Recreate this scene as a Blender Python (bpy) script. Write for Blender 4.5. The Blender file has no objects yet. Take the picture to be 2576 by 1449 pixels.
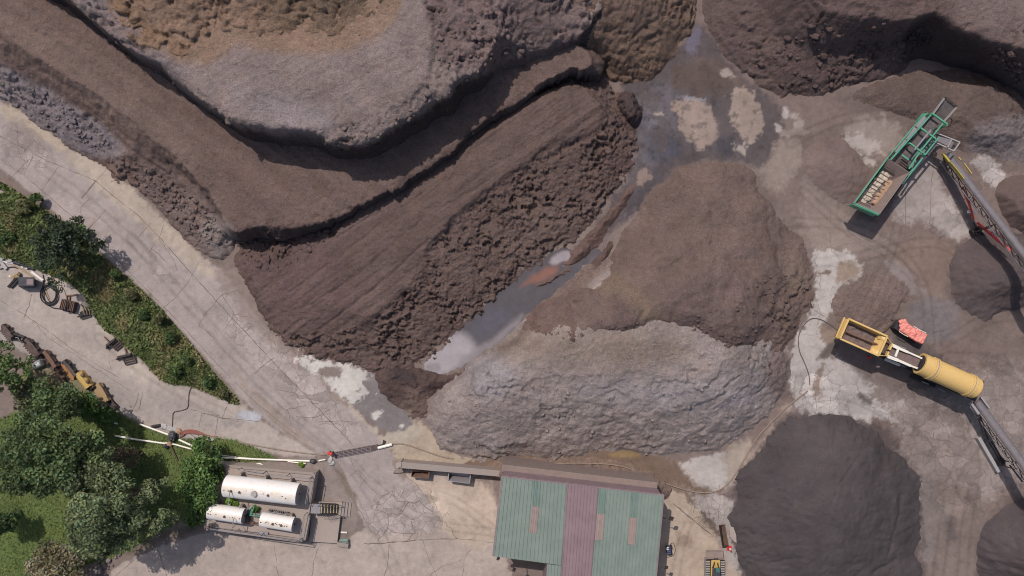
import bpy, bmesh, math, random
import numpy as np
from mathutils import Vector, Matrix
random.seed(7)
sc = bpy.context.scene

# ------------------------------------------------------------------ camera, sky, sun
CAM_H = 64.0          # metres above the yard
S = 90.0 / 2576.0     # metres of ground per sheet unit (the yard was surveyed on a 2576 x 1449 sheet)
cam_data = bpy.data.cameras.new("camera")
cam = bpy.data.objects.new("camera", cam_data)
sc.collection.objects.link(cam)
cam.location = (0, 0, CAM_H)
cam.rotation_euler = (0, 0, 0)
cam_data.sensor_width = 36
cam_data.lens = 36 * CAM_H / 90.0
cam_data.clip_end = 2000
sc.camera = cam

SUN_DX, SUN_DY = 0.33, -0.55      # shadow offset per metre of height
sun_el = math.atan(1 / math.hypot(SUN_DX, SUN_DY))
sun_dir = Vector((SUN_DX, SUN_DY, -1)).normalized()
w = bpy.data.worlds.new("World"); sc.world = w; w.use_nodes = True
nt = w.node_tree
bg = nt.nodes["Background"]
sky = nt.nodes.new("ShaderNodeTexSky"); sky.sky_type = 'NISHITA'; sky.sun_disc = False
sky.sun_elevation = sun_el
sky.sun_rotation = math.atan2(-SUN_DX, -SUN_DY)
sky.air_density = 1.0; sky.dust_density = 2.2; sky.ozone_density = 0.4
nt.links.new(sky.outputs[0], bg.inputs[0]); bg.inputs[1].default_value = 0.12
sl = bpy.data.lights.new("sun", 'SUN'); sl.energy = 3.55; sl.angle = math.radians(0.55); sl.color = (1.0, 0.945, 0.915)
so = bpy.data.objects.new("sun", sl); sc.collection.objects.link(so)
so.rotation_euler = sun_dir.to_track_quat('-Z', 'Y').to_euler(); so.location = (-20, 30, 90)
vs = sc.view_settings
sc.display_settings.display_device = 'sRGB'
vs.view_transform = 'Standard'; vs.look = 'None'; vs.exposure = 0.0; vs.gamma = 1.0; vs.use_curve_mapping = False
sc.cycles.filter_width = 1.05; sc.cycles.max_bounces = 5; sc.cycles.diffuse_bounces = 3

# ------------------------------------------------------------------ helpers: numbers
def W(px, py, h=0.0):
    """sheet position of a point seen at height h -> world position"""
    k = S * (CAM_H - h) / CAM_H
    return ((px - 1288.0) * k, (724.5 - py) * k, h)
def lin(c):
    c = np.asarray(c, dtype=float) / 255.0
    return np.where(c <= 0.04045, c / 12.92, ((c + 0.055) / 1.055) ** 2.4)
def rgb(r, g, b): return tuple(lin((r, g, b)))

class Noise:
    def __init__(s, seed):
        r = np.random.RandomState(seed)
        s.p = r.permutation(256); s.p = np.concatenate([s.p, s.p])
        a = r.rand(256) * 2 * np.pi
        s.gx, s.gy = np.cos(a), np.sin(a)
        s.ox, s.oy = r.rand(256), r.rand(256); s.v = r.rand(256)
    def h(s, i, j): return s.p[s.p[i & 255] + (j & 255)]
    def perlin(s, x, y):
        x0 = np.floor(x); y0 = np.floor(y); fx = x - x0; fy = y - y0
        i = x0.astype(np.int64); j = y0.astype(np.int64)
        u = fx * fx * fx * (fx * (fx * 6 - 15) + 10); v = fy * fy * fy * (fy * (fy * 6 - 15) + 10)
        def g(ii, jj, dx, dy):
            k = s.h(ii, jj); return s.gx[k] * dx + s.gy[k] * dy
        a = g(i, j, fx, fy); b = g(i + 1, j, fx - 1, fy); c = g(i, j + 1, fx, fy - 1); d = g(i + 1, j + 1, fx - 1, fy - 1)
        return (a + (b - a) * u + ((c + (d - c) * u) - (a + (b - a) * u)) * v) * 1.5
    def fbm(s, x, y, o=4, gain=0.5):
        t = 0; amp = 1; n = 0
        for k in range(o):
            t = t + amp * s.perlin(x * 2 ** k + 17.3 * k, y * 2 ** k - 9.1 * k); n += amp; amp *= gain
        return t / n * 1.3
    def cells(s, x, y):
        i = np.floor(x).astype(np.int64); j = np.floor(y).astype(np.int64)
        f1 = np.full(x.shape, 9.0); f2 = f1.copy(); val = np.zeros(x.shape)
        for di in (-1, 0, 1):
            for dj in (-1, 0, 1):
                k = s.h(i + di, j + dj)
                d = (i + di + s.ox[k] - x) ** 2 + (j + dj + s.oy[k] - y) ** 2
                c = d < f1
                f2 = np.where(c, f1, np.minimum(f2, d)); val = np.where(c, s.v[k], val); f1 = np.where(c, d, f1)
        return np.sqrt(f1), np.sqrt(f2), val
N1, N2, N3, N4 = Noise(1), Noise(2), Noise(3), Noise(4)
def sstep(a, b, x):
    t = np.clip((x - a) / (b - a), 0, 1); return t * t * (3 - 2 * t)
def chaikin(P, n=2):
    P = np.asarray(P, float)
    for _ in range(n):
        Q = np.roll(P, -1, 0)
        P = np.stack([P * .75 + Q * .25, P * .25 + Q * .75], 1).reshape(-1, 2)
    return P
def sdf(P, x, y, far=1e9):
    """signed distance, positive inside polygon P"""
    shp = x.shape; x = x.ravel(); y = y.ravel()
    out = np.full(x.shape, -far)
    m = np.ones(x.shape, bool) if far > 1e8 else ((x > P[:, 0].min() - far) & (x < P[:, 0].max() + far) & (y > P[:, 1].min() - far) & (y < P[:, 1].max() + far))
    xs = x[m]; ys = y[m]
    d2 = np.full(xs.shape, 1e18); ins = np.zeros(xs.shape, bool)
    n = len(P)
    for k in range(n):
        ax, ay = P[k]; bx, by = P[(k + 1) % n]
        ex, ey = bx - ax, by - ay
        L = ex * ex + ey * ey + 1e-12
        t = np.clip(((xs - ax) * ex + (ys - ay) * ey) / L, 0, 1)
        dx = xs - ax - t * ex; dy = ys - ay - t * ey
        d2 = np.minimum(d2, dx * dx + dy * dy)
        if ay != by:
            c = (ay > ys) != (by > ys)
            ins ^= c & (xs < ex * (ys - ay) / (by - ay) + ax)
    out[m] = np.where(ins, 1, -1) * np.sqrt(d2)
    return out.reshape(shp)
def pdist(P, x, y):
    """distance to an open polyline"""
    d2 = np.full(x.shape, 1e18)
    for (ax, ay), (bx, by) in zip(P, P[1:]):
        ex, ey = bx - ax, by - ay; t = np.clip(((x - ax) * ex + (y - ay) * ey) / (ex * ex + ey * ey + 1e-12), 0, 1)
        d2 = np.minimum(d2, (x - ax - t * ex) ** 2 + (y - ay - t * ey) ** 2)
    return np.sqrt(d2)

# ------------------------------------------------------------------ helpers: objects
def tag(o, label=None, cat=None, group=None, kind=None):
    if label: o['label'] = label
    if cat: o['category'] = cat
    if group: o['group'] = group
    if kind: o['kind'] = kind
    return o
def link(name, me, mat=None, parent=None, loc=None):
    o = bpy.data.objects.new(name, me); sc.collection.objects.link(o)
    if mat is not None and me is not None: me.materials.append(mat)
    if parent is not None: o.parent = parent
    if loc is not None: o.location = loc
    return o
def empty(name, loc, rz=0.0, label=None, cat=None, group=None):
    o = bpy.data.objects.new(name, None); sc.collection.objects.link(o)
    o.location = loc; o.rotation_euler = (0, 0, rz); o.empty_display_size = 0.3
    return tag(o, label, cat, group)
def copy_tree(o, parent=None):
    c = o.copy(); sc.collection.objects.link(c)
    if parent is not None: c.parent = parent
    for ch in list(o.children): copy_tree(ch, c)
    return c
def np_mesh(name, co, faces, col=None, smooth=True, attrs=None):
    """faces: (n,4) or (n,3) int array"""
    me = bpy.data.meshes.new(name)
    n, k = faces.shape
    me.vertices.add(len(co)); me.vertices.foreach_set('co', np.ascontiguousarray(co, np.float32).ravel())
    me.loops.add(n * k); me.loops.foreach_set('vertex_index', np.ascontiguousarray(faces, np.int32).ravel())
    me.polygons.add(n); me.polygons.foreach_set('loop_start', np.arange(n, dtype=np.int32) * k)
    me.polygons.foreach_set('use_smooth', np.full(n, smooth))
    me.update(calc_edges=True)
    if col is not None:
        a = me.color_attributes.new('Col', 'FLOAT_COLOR', 'POINT')
        c4 = np.ones((len(co), 4), np.float32); c4[:, :3] = col
        a.data.foreach_set('color', c4.ravel())
    for key, val in (attrs or {}).items():
        a = me.attributes.new(key, 'FLOAT', 'POINT'); a.data.foreach_set('value', np.ascontiguousarray(val, np.float32))
    return me

# ------------------------------------------------------------------ materials
def new_mat(name):
    m = bpy.data.materials.new(name); m.use_nodes = True
    return m, m.node_tree, m.node_tree.nodes['Principled BSDF']
def node(t, kind, **kw):
    n = t.nodes.new(kind)
    for k, v in kw.items():
        if k.startswith('i_'): n.inputs[k[2:].replace('_', ' ')].default_value = v
        else: setattr(n, k, v)
    return n
def math_n(t, op, a, b=None, c=None):
    n = t.nodes.new('ShaderNodeMath'); n.operation = op
    for i, v in enumerate((a, b, c)):
        if v is None: continue
        if isinstance(v, (int, float)): n.inputs[i].default_value = v
        else: t.links.new(v, n.inputs[i])
    return n.outputs[0]
def maprange(t, v, a, b, c, d):
    n = t.nodes.new('ShaderNodeMapRange'); t.links.new(v, n.inputs[0])
    for i, q in enumerate((a, b, c, d)): n.inputs[i + 1].default_value = q
    return n.outputs[0]
def noise_n(t, coord, scale, detail=3, rough=0.6):
    n = t.nodes.new('ShaderNodeTexNoise'); n.inputs['Scale'].default_value = scale
    n.inputs['Detail'].default_value = detail; n.inputs['Roughness'].default_value = rough
    t.links.new(coord, n.inputs['Vector']); return n
def scale_col(t, col, fac):
    """colour x scalar"""
    n = t.nodes.new('ShaderNodeVectorMath'); n.operation = 'SCALE'
    t.links.new(col, n.inputs[0])
    if isinstance(fac, (int, float)): n.inputs['Scale'].default_value = fac
    else: t.links.new(fac, n.inputs['Scale'])
    return n.outputs[0]
def mix_col(t, fac, a, b):
    n = t.nodes.new('ShaderNodeMix'); n.data_type = 'RGBA'
    for sck, v in ((n.inputs[0], fac), (n.inputs[6], a), (n.inputs[7], b)):
        if isinstance(v, (int, float)): sck.default_value = v
        elif isinstance(v, tuple): sck.default_value = (*v, 1) if len(v) == 3 else v
        else: t.links.new(v, sck)
    return n.outputs[2]

def mulch_material(name, fine=1.0, chip=(150, 132, 112), chips=0.5, bump=0.6):
    m, t, b = new_mat(name)
    geo = t.nodes.new('ShaderNodeNewGeometry'); pos = geo.outputs['Position']
    att = node(t, 'ShaderNodeAttribute', attribute_name='Col')
    big = noise_n(t, pos, 0.45, 4, 0.6); mid = noise_n(t, pos, 2.3, 4, 0.65); sml = noise_n(t, pos, 9.0, 3, 0.7)
    f = maprange(t, big.outputs[0], .3, .7, .88, 1.12)
    f = math_n(t, 'MULTIPLY', f, maprange(t, mid.outputs[0], .25, .75, 1 - .16 * fine, 1 + .16 * fine))
    f = math_n(t, 'MULTIPLY', f, maprange(t, sml.outputs[0], .2, .8, 1 - .34 * fine, 1 + .34 * fine))
    c = scale_col(t, att.outputs['Color'], f)
    # shredded chips: short pale fibres
    vor = t.nodes.new('ShaderNodeTexVoronoi'); vor.inputs['Scale'].default_value = 7.5
    mp = t.nodes.new('ShaderNodeMapping'); mp.inputs['Scale'].default_value = (1.0, 2.1, 1.0); mp.inputs['Rotation'].default_value = (0, 0, .6)
    t.links.new(pos, mp.inputs[0]); t.links.new(mp.outputs[0], vor.inputs['Vector'])
    sep = t.nodes.new('ShaderNodeSeparateColor'); t.links.new(vor.outputs['Color'], sep.inputs[0])
    k = math_n(t, 'MULTIPLY', maprange(t, sep.outputs[0], .90, .97, 0, 1), maprange(t, vor.outputs['Distance'], .15, .35, 1, 0))
    c = mix_col(t, math_n(t, 'MULTIPLY', k, chips), c, rgb(*chip))
    t.links.new(c, b.inputs['Base Color'])
    b.inputs['Roughness'].default_value = 0.95; b.inputs['Specular IOR Level'].default_value = 0.08
    bp = t.nodes.new('ShaderNodeBump'); bp.inputs['Strength'].default_value = bump; bp.inputs['Distance'].default_value = 0.16
    rdg = t.nodes.new('ShaderNodeTexNoise'); rdg.noise_type = 'RIDGED_MULTIFRACTAL'; rdg.inputs['Scale'].default_value = 2.6; rdg.inputs['Detail'].default_value = 5; rdg.inputs['Roughness'].default_value = .62
    t.links.new(pos, rdg.inputs['Vector'])
    hsum = math_n(t, 'ADD', math_n(t, 'MULTIPLY', sml.outputs[0], .6), math_n(t, 'SUBTRACT', mid.outputs[0], math_n(t, 'MULTIPLY', rdg.outputs[0], .22)))
    t.links.new(hsum, bp.inputs['Height']); t.links.new(bp.outputs[0], b.inputs['Normal'])
    return m
M = {}
M['mulch'] = mulch_material('mulch', 1.1, bump=.9)
M['mulch_fresh'] = mulch_material('mulch_fresh', 1.25, (165, 140, 110), .6, 1.0)
M['mulch_grey'] = mulch_material('mulch_grey', 1.2, (185, 176, 170), .65, .95)
M['mulch_fine'] = mulch_material('mulch_fine', 0.55, (120, 112, 108), .2, .35)

def ground_material():
    m, t, b = new_mat('yard_concrete')
    geo = t.nodes.new('ShaderNodeNewGeometry'); pos = geo.outputs['Position']
    att = node(t, 'ShaderNodeAttribute', attribute_name='Col')
    crk = node(t, 'ShaderNodeAttribute', attribute_name='crack')
    veg = node(t, 'ShaderNodeAttribute', attribute_name='veg')
    big = noise_n(t, pos, 0.35, 5, 0.62); mid = noise_n(t, pos, 1.9, 5, 0.7); sml = noise_n(t, pos, 10, 3, 0.7)
    f = maprange(t, big.outputs[0], .3, .7, .86, 1.12)
    f = math_n(t, 'MULTIPLY', f, maprange(t, mid.outputs[0], .25, .75, .82, 1.16))
    f = math_n(t, 'MULTIPLY', f, maprange(t, sml.outputs[0], .2, .8, .9, 1.1))
    c = scale_col(t, att.outputs['Color'], f)
    stn = noise_n(t, pos, 0.8, 7, .68); spk = noise_n(t, pos, 3.4, 6, .72)
    c = scale_col(t, c, maprange(t, stn.outputs[0], .54, .66, 1.0, .84))
    c = scale_col(t, c, maprange(t, spk.outputs[0], .60, .70, 1.0, .80))
    c = scale_col(t, c, maprange(t, spk.outputs[0], .30, .40, 1.12, 1.0))
    # cracking: broken slab pattern, only where the slab is worn
    wv = noise_n(t, pos, 0.75, 5, .65)
    va = t.nodes.new('ShaderNodeVectorMath'); va.operation = 'MULTIPLY_ADD'
    t.links.new(wv.outputs['Color'], va.inputs[0]); va.inputs[1].default_value = (1.5, 1.5, 0); t.links.new(pos, va.inputs[2])
    tot = None
    for scl, wd in ((0.55, .016), (1.25, .03)):
        vo = t.nodes.new('ShaderNodeTexVoronoi'); vo.feature = 'DISTANCE_TO_EDGE'; vo.voronoi_dimensions = '2D'; vo.inputs['Scale'].default_value = scl
        t.links.new(va.outputs[0], vo.inputs['Vector'])
        ln = maprange(t, vo.outputs['Distance'], wd * .4, wd * 1.7, 1, 0)
        msk = noise_n(t, pos, .33 * (1 + scl), 3, .6)
        thr = math_n(t, 'ADD', math_n(t, 'MULTIPLY', crk.outputs['Fac'], .9), -.38 if scl < 1 else -.62)
        gate = maprange(t, math_n(t, 'ADD', msk.outputs[0], thr), .46, .58, 0, 1)
        k = math_n(t, 'MULTIPLY', ln, gate)
        vc = t.nodes.new('ShaderNodeTexVoronoi'); vc.voronoi_dimensions = '2D'; vc.inputs['Scale'].default_value = scl
        t.links.new(va.outputs[0], vc.inputs['Vector'])
        sp = t.nodes.new('ShaderNodeSeparateColor'); t.links.new(vc.outputs['Color'], sp.inputs[0])
        c = scale_col(t, c, math_n(t, 'ADD', 1.0, math_n(t, 'MULTIPLY', math_n(t, 'MULTIPLY', math_n(t, 'SUBTRACT', sp.outputs[0], .5), gate), .3)))
        tot = k if tot is None else math_n(t, 'MAXIMUM', tot, k)
    c = mix_col(t, math_n(t, 'MULTIPLY', math_n(t, 'MULTIPLY', tot, maprange(t, mid.outputs[0], .35, .6, .1, 1)), .6), c, rgb(82, 70, 64))
    t.links.new(c, b.inputs['Base Color'])
    wet = node(t, 'ShaderNodeAttribute', attribute_name='wet')
    t.links.new(maprange(t, wet.outputs['Fac'], 0, 1, .93, .45), b.inputs['Roughness'])
    t.links.new(maprange(t, wet.outputs['Fac'], 0, 1, .12, .4), b.inputs['Specular IOR Level'])
    bp = t.nodes.new('ShaderNodeBump'); bp.inputs['Strength'].default_value = .35; bp.inputs['Distance'].default_value = .05
    t.links.new(math_n(t, 'ADD', mid.outputs[0], math_n(t, 'MULTIPLY', tot, -.5)), bp.inputs['Height']); t.links.new(bp.outputs[0], b.inputs['Normal'])
    return m
M['ground'] = ground_material()

# ------------------------------------------------------------------ mulch heaps: height fields built from contour lines
def billow(N, x, y, o=5, gain=.6):
    t = 0; amp = 1; n = 0
    for k in range(o):
        t = t + amp * np.abs(N.perlin(x * 1.93 ** k + 13.1 * k, y * 1.93 ** k - 7.7 * k)); n += amp; amp *= gain
    return t / n - .28
def clumps(x, y, base, fq=1.0):
    """crumbly, clodded surface: mixed sizes, sharp creases, broken ledges across the slope"""
    x = x * fq; y = y * fq; base = base * (.5 + .5 * fq)
    wx = x + .40 * N1.fbm(x * .8, y * .8, 3) + .10 * N3.perlin(x * 3.1, y * 3.1)
    wy = y + .40 * N2.fbm(x * .8 + 40, y * .8 + 11, 3) + .10 * N4.perlin(x * 3.1, y * 3.1)
    a = N2.fbm(wx * .42, wy * .5, 5, .6)
    lo = N4.fbm(x * .22 + 3, y * .22, 3)
    bl = billow(N3, wx * .62, wy * .85, 6, .66)
    f1, f2, v = N3.cells(wx * 1.5, wy * 2.1)
    q = (base + .65 * a + .22 * v + .5 * bl) / .55
    fr = q - np.floor(q)
    saw = sstep(.5, .74, fr) - fr
    pit = sstep(.3, .6, N1.fbm(wx * .55 + 7, wy * .8 + 3, 4, .65))
    amp = .65 + .7 * np.clip(lo + .2, -.4, .8)
    return (.30 * a + .68 * bl + .34 * saw * (.35 + 1.0 * sstep(-.25, .45, lo)) + .05 * (v - .5)) * amp - .28 * pit + .07 * N2.fbm(x * 4.3, y * 4.3, 3, .6)

class Heap:
    def __init__(s, contours, dome=0.3, dome_r=4.0, warp=.45, on=None):
        s.c = [(h, np.array([W(px, py, h)[:2] for px, py in chaikin(P, 2)])) for h, P in contours]
        s.dome, s.dome_r, s.warp, s.on = dome, dome_r, warp, on
    def base(s, x, y):
        wx = x + s.warp * N1.fbm(x * .45 + 3, y * .45, 3) + .2 * N2.fbm(x * 1.7, y * 1.7, 4, .6)
        wy = y + s.warp * N2.fbm(x * .45, y * .45 + 7, 3) + .2 * N1.fbm(x * 1.7, y * 1.7, 4, .6)
        d = [sdf(P, wx, wy) for h, P in s.c]
        hs = [h for h, P in s.c]
        out = hs[0] + np.clip(d[0], -3, 0) * 1.2
        for i in range(len(d)):
            if i + 1 < len(d):
                t = np.clip(d[i] / (d[i] - np.minimum(d[i + 1], 0) + 1e-6), 0, 1)
                v = hs[i] + (hs[i + 1] - hs[i]) * t
            else:
                v = hs[i] + s.dome * sstep(0, s.dome_r, d[i])
            out = np.where(d[i] > 0, v, out)
        if s.on is not None: out = out + np.maximum(s.on(x, y), 0)
        return out

def heap_object(name, heap, mat, color, rough=1.0, zones=(), tints=(), step=0.11, label=None, cat='mulch pile', drop=-.12, streak=None, fine_amp=.035, clump_amp=1.0, swell=0.0, freq=1.2, grooves=(), clods=(), blur=0):
    """zones: (sheet polygon, roughness, softness m); tints: (sheet polygon, sRGB, softness units, opacity)"""
    P = heap.c[0][1]
    x0, x1 = max(P[:, 0].min() - 1, -56), min(P[:, 0].max() + 1, 56)
    y0, y1 = max(P[:, 1].min() - 1, -34), min(P[:, 1].max() + 1, 34)
    xs = np.arange(x0, x1, step); ys = np.arange(y0, y1, step)
    X, Y = np.meshgrid(xs, ys)
    B = heap.base(X, Y)
    for _ in range(blur):
        Q = np.pad(B, 1, 'edge'); B = (Q[:-2, 1:-1] + Q[2:, 1:-1] + Q[1:-1, :-2] + Q[1:-1, 2:] + Q[1:-1, 1:-1]) / 5
    base0 = heap.on(X, Y) if heap.on is not None else np.zeros_like(B)
    keep0 = (B - np.maximum(base0, 0) if heap.on is not None else B - heap.c[0][0]) > -.6
    k = CAM_H / (CAM_H - np.clip(B, 0, 20)) / S
    PX, PY = 1288 + X * k, 724.5 - Y * k
    wpx = PX + 9 * N3.fbm(X * .6, Y * .6, 3) + 3 * N4.fbm(X * 2.5, Y * 2.5, 2)
    wpy = PY + 9 * N4.fbm(X * .6, Y * .6, 3) + 3 * N3.fbm(X * 2.5, Y * 2.5, 2)
    R = np.full(B.shape, float(rough))
    for poly, r, soft in zones:
        d = sdf(chaikin(poly, 2), wpx, wpy, 120)
        a = sstep(-soft, soft, d); R = R * (1 - a) + r * a
    H = B + swell * N4.fbm(X * .22 + 5, Y * .22, 3) * sstep(0, .8, B) + R * clump_amp * clumps(X, Y, B, freq) + fine_amp * N1.fbm(X * 3, Y * 3, 3)
    if streak is not None:
        an, amp = streak
        u = X * math.cos(an) + Y * math.sin(an); v = -X * math.sin(an) + Y * math.cos(an)
        H = H + (1 - np.clip(R, 0, 1)) * amp * N2.fbm(u * .12, v * 1.7, 3)
    for line, dep, wid in grooves:
        g = pdist(line, PX + 5 * N1.fbm(X * .9, Y * .9, 3), PY + 5 * N2.fbm(X * .9, Y * .9, 3)) * S
        H = H - dep * np.exp(-(g / wid) ** 2) * (.6 + .5 * N3.fbm(X * .7, Y * .7, 2))
    C = np.empty(B.shape + (3,)); C[:] = lin(color)
    for poly, col, soft, op in tints:
        d = sdf(chaikin(poly, 2), wpx, wpy, 150)
        a = (sstep(-soft, soft, d) * op)[..., None]; C = C * (1 - a) + lin(col) * a
    C *= np.array([.875, .877, .925])
    C *= (1 + .12 * N3.fbm(X * .25, Y * .25, 3))[..., None]
    if streak is not None:
        s2 = N4.fbm(u * .1, v * 1.2, 3)
        C *= (1 + (1 - np.clip(R, 0, 1)) * .17 * s2)[..., None]
    C *= (1 + .06 * N1.fbm(X * .8, Y * .8, 3)[..., None] * np.array([.6, .1, -.5]))
    idx = np.arange(B.size).reshape(B.shape)
    ref = H - (np.maximum(base0, 0) if heap.on is not None else heap.c[0][0])
    q = (ref > drop) & keep0
    qq = q[:-1, :-1] | q[1:, :-1] | q[:-1, 1:] | q[1:, 1:]
    F = np.stack([idx[:-1, :-1][qq], idx[:-1, 1:][qq], idx[1:, 1:][qq], idx[1:, :-1][qq]], 1)
    used = np.unique(F); rem = np.zeros(B.size, np.int64); rem[used] = np.arange(len(used))
    co = np.stack([X.ravel(), Y.ravel(), H.ravel()], 1)[used]
    ck = C.reshape(-1, 3)[used]; F = rem[F]
    # crumbled clods lying on the surface
    if clods:
        tb = bmesh.new(); bmesh.ops.create_icosphere(tb, subdivisions=2, radius=1)
        tv = np.array([v.co[:] for v in tb.verts]); tf = np.array([[v.index for v in f.verts] for f in tb.faces]); tb.free()
        rs = np.random.RandomState(len(name)); Fx, Vx, Cx = [], [co], [ck]; nb = len(co)
        for poly, num, r0, r1 in clods:
            q = chaikin(poly, 1); lo, hi = q.min(0), q.max(0); u = rs.uniform(lo, hi, (num * 6, 2)); u = u[sdf(q, u[:, 0], u[:, 1]) > 0][:num]
            ix = np.array([np.argmin((PX - a) ** 2 + (PY - b) ** 2) for a, b in u])
            for k in ix:
                r = r0 + (r1 - r0) * rs.rand() ** 2.5
                k0 = rs.rand() * 90; v = tv * (1 + 1.0 * N1.fbm(tv[:, 0] * 1.3 + k0, tv[:, 1] * 1.3 + tv[:, 2] * 2.1, 3, .65)[:, None]) * r * np.array([rs.uniform(.8, 1.4), rs.uniform(.8, 1.3), .75])
                v = v + np.array([X.ravel()[k], Y.ravel()[k], H.ravel()[k] + r * .05])
                Vx.append(v); Fx.append(np.concatenate([tf, tf[:, :1]], 1) + nb); nb += len(tv); Cx.append(np.repeat(C.reshape(-1, 3)[k:k + 1] * rs.uniform(.85, 1.1), len(tv), 0))
        co = np.concatenate(Vx); ck = np.concatenate(Cx)
        tri = np.concatenate(Fx)[:, :3]
    me = np_mesh(name, co, F, ck)
    if clods:
        b2 = bmesh.new(); b2.from_mesh(me); b2.verts.ensure_lookup_table(); cl = b2.verts
        for a, b, c in tri: b2.faces.new((cl[a], cl[b], cl[c])).smooth = True
        b2.to_mesh(me); b2.free()
    o = link(name, me, mat)
    return tag(o, label, cat)

# colours of the different ages of mulch
TAN, BROWN, GOLD, GREY, DARK, FINE = (128, 114, 106), (103, 85, 77), (122, 98, 74), (134, 125, 124), (92, 77, 71), (86, 77, 76)

# upper plateau
A_TOP = [(-80, -160), (60, -70), (150, -10), (215, 38), (275, 95), (345, 148), (395, 160), (428, 190), (455, 228), (520, 275), (590, 318), (640, 335), (700, 343), (745, 338), (804, 342), (822, 372), (880, 372), (917, 377), (985, 330), (1044, 300), (1095, 265), (1144, 243), (1150, 205), (1210, 200), (1260, 162), (1331, 145), (1392, 128), (1500, 60), (1600, -160)]
A_FOOT = [(-160, -160), (0, -55), (110, 5), (190, 60), (255, 118), (325, 172), (380, 195), (415, 222), (445, 250), (515, 300), (585, 345), (640, 372), (700, 385), (745, 388), (800, 395), (830, 410), (880, 412), (925, 412), (990, 370), (1060, 335), (1108, 300), (1160, 272), (1180, 240), (1230, 222), (1280, 188), (1335, 168), (1420, 140), (1540, 80), (1650, -160)]
A_IN = [(60, -160), (240, 0), (300, 70), (400, 140), (470, 215), (560, 280), (660, 320), (740, 325), (830, 325), (944, 283), (1027, 250), (1077, 200), (1092, 133), (1088, 67), (1060, 0), (1080, -160)]
A_HI = A_TOP[:A_TOP.index((1150, 205))] + [(1150, 205), (1205, 196), (1238, 150), (1252, 60), (1290, -160)]
hA = Heap([(2.6, A_FOOT), (4.7, A_TOP), (7.8, A_HI), (8.4, A_IN)], .3, 5, .3)
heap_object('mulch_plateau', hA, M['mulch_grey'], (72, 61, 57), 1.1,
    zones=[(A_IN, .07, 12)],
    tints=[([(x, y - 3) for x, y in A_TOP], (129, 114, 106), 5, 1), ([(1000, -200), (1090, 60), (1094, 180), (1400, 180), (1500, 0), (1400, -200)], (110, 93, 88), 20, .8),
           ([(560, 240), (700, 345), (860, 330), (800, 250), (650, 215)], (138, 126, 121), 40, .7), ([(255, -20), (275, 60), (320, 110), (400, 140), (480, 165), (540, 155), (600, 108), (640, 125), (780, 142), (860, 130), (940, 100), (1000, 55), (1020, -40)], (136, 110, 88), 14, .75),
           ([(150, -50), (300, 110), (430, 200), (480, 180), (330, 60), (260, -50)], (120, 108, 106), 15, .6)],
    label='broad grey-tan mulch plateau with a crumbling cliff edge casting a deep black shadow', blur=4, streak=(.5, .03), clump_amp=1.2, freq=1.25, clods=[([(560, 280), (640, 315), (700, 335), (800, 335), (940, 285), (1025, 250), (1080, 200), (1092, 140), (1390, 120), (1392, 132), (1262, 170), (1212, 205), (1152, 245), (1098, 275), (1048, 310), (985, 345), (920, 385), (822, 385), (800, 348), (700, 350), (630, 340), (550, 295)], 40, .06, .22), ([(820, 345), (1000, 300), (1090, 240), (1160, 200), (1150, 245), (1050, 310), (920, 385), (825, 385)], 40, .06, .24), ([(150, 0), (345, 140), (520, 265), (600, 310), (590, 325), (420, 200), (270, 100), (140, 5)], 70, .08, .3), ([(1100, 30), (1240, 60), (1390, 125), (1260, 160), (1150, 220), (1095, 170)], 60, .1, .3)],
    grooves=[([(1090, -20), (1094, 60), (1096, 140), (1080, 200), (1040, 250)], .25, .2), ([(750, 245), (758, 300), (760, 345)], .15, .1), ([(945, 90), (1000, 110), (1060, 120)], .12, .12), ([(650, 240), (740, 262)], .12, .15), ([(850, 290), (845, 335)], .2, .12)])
# shredded golden mulch dumped on the plateau
C_OUT = [(255, -160), (262, 10), (300, 50), (330, 95), (400, 128), (470, 150), (530, 140), (600, 92), (640, 110), (700, 128), (780, 128), (850, 118), (930, 88), (970, 60), (1000, 30), (1030, -160)]
C_IN = [(300, -160), (310, 10), (360, 60), (430, 95), (520, 100), (590, 60), (650, 75), (740, 95), (830, 85), (900, 55), (950, 20), (960, -160)]
hC = Heap([(8.4, C_OUT), (8.75, C_IN)], .9, 4, .35)
heap_object('shredded_mulch_mound', hC, M['mulch_fresh'], (130, 107, 89), 1.15,
    tints=[([(650, -100), (660, 60), (800, 95), (960, 40), (960, -100)], (108, 91, 74), 30, .7),
           ([(255, -20), (300, 60), (380, 120), (470, 150), (560, 120), (470, 105), (380, 70), (320, 0)], (134, 108, 85), 12, .7)],
    label='fibrous orange-brown shredded mulch mound lying on top of the grey-tan plateau', drop=-.03, freq=1.3)
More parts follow.
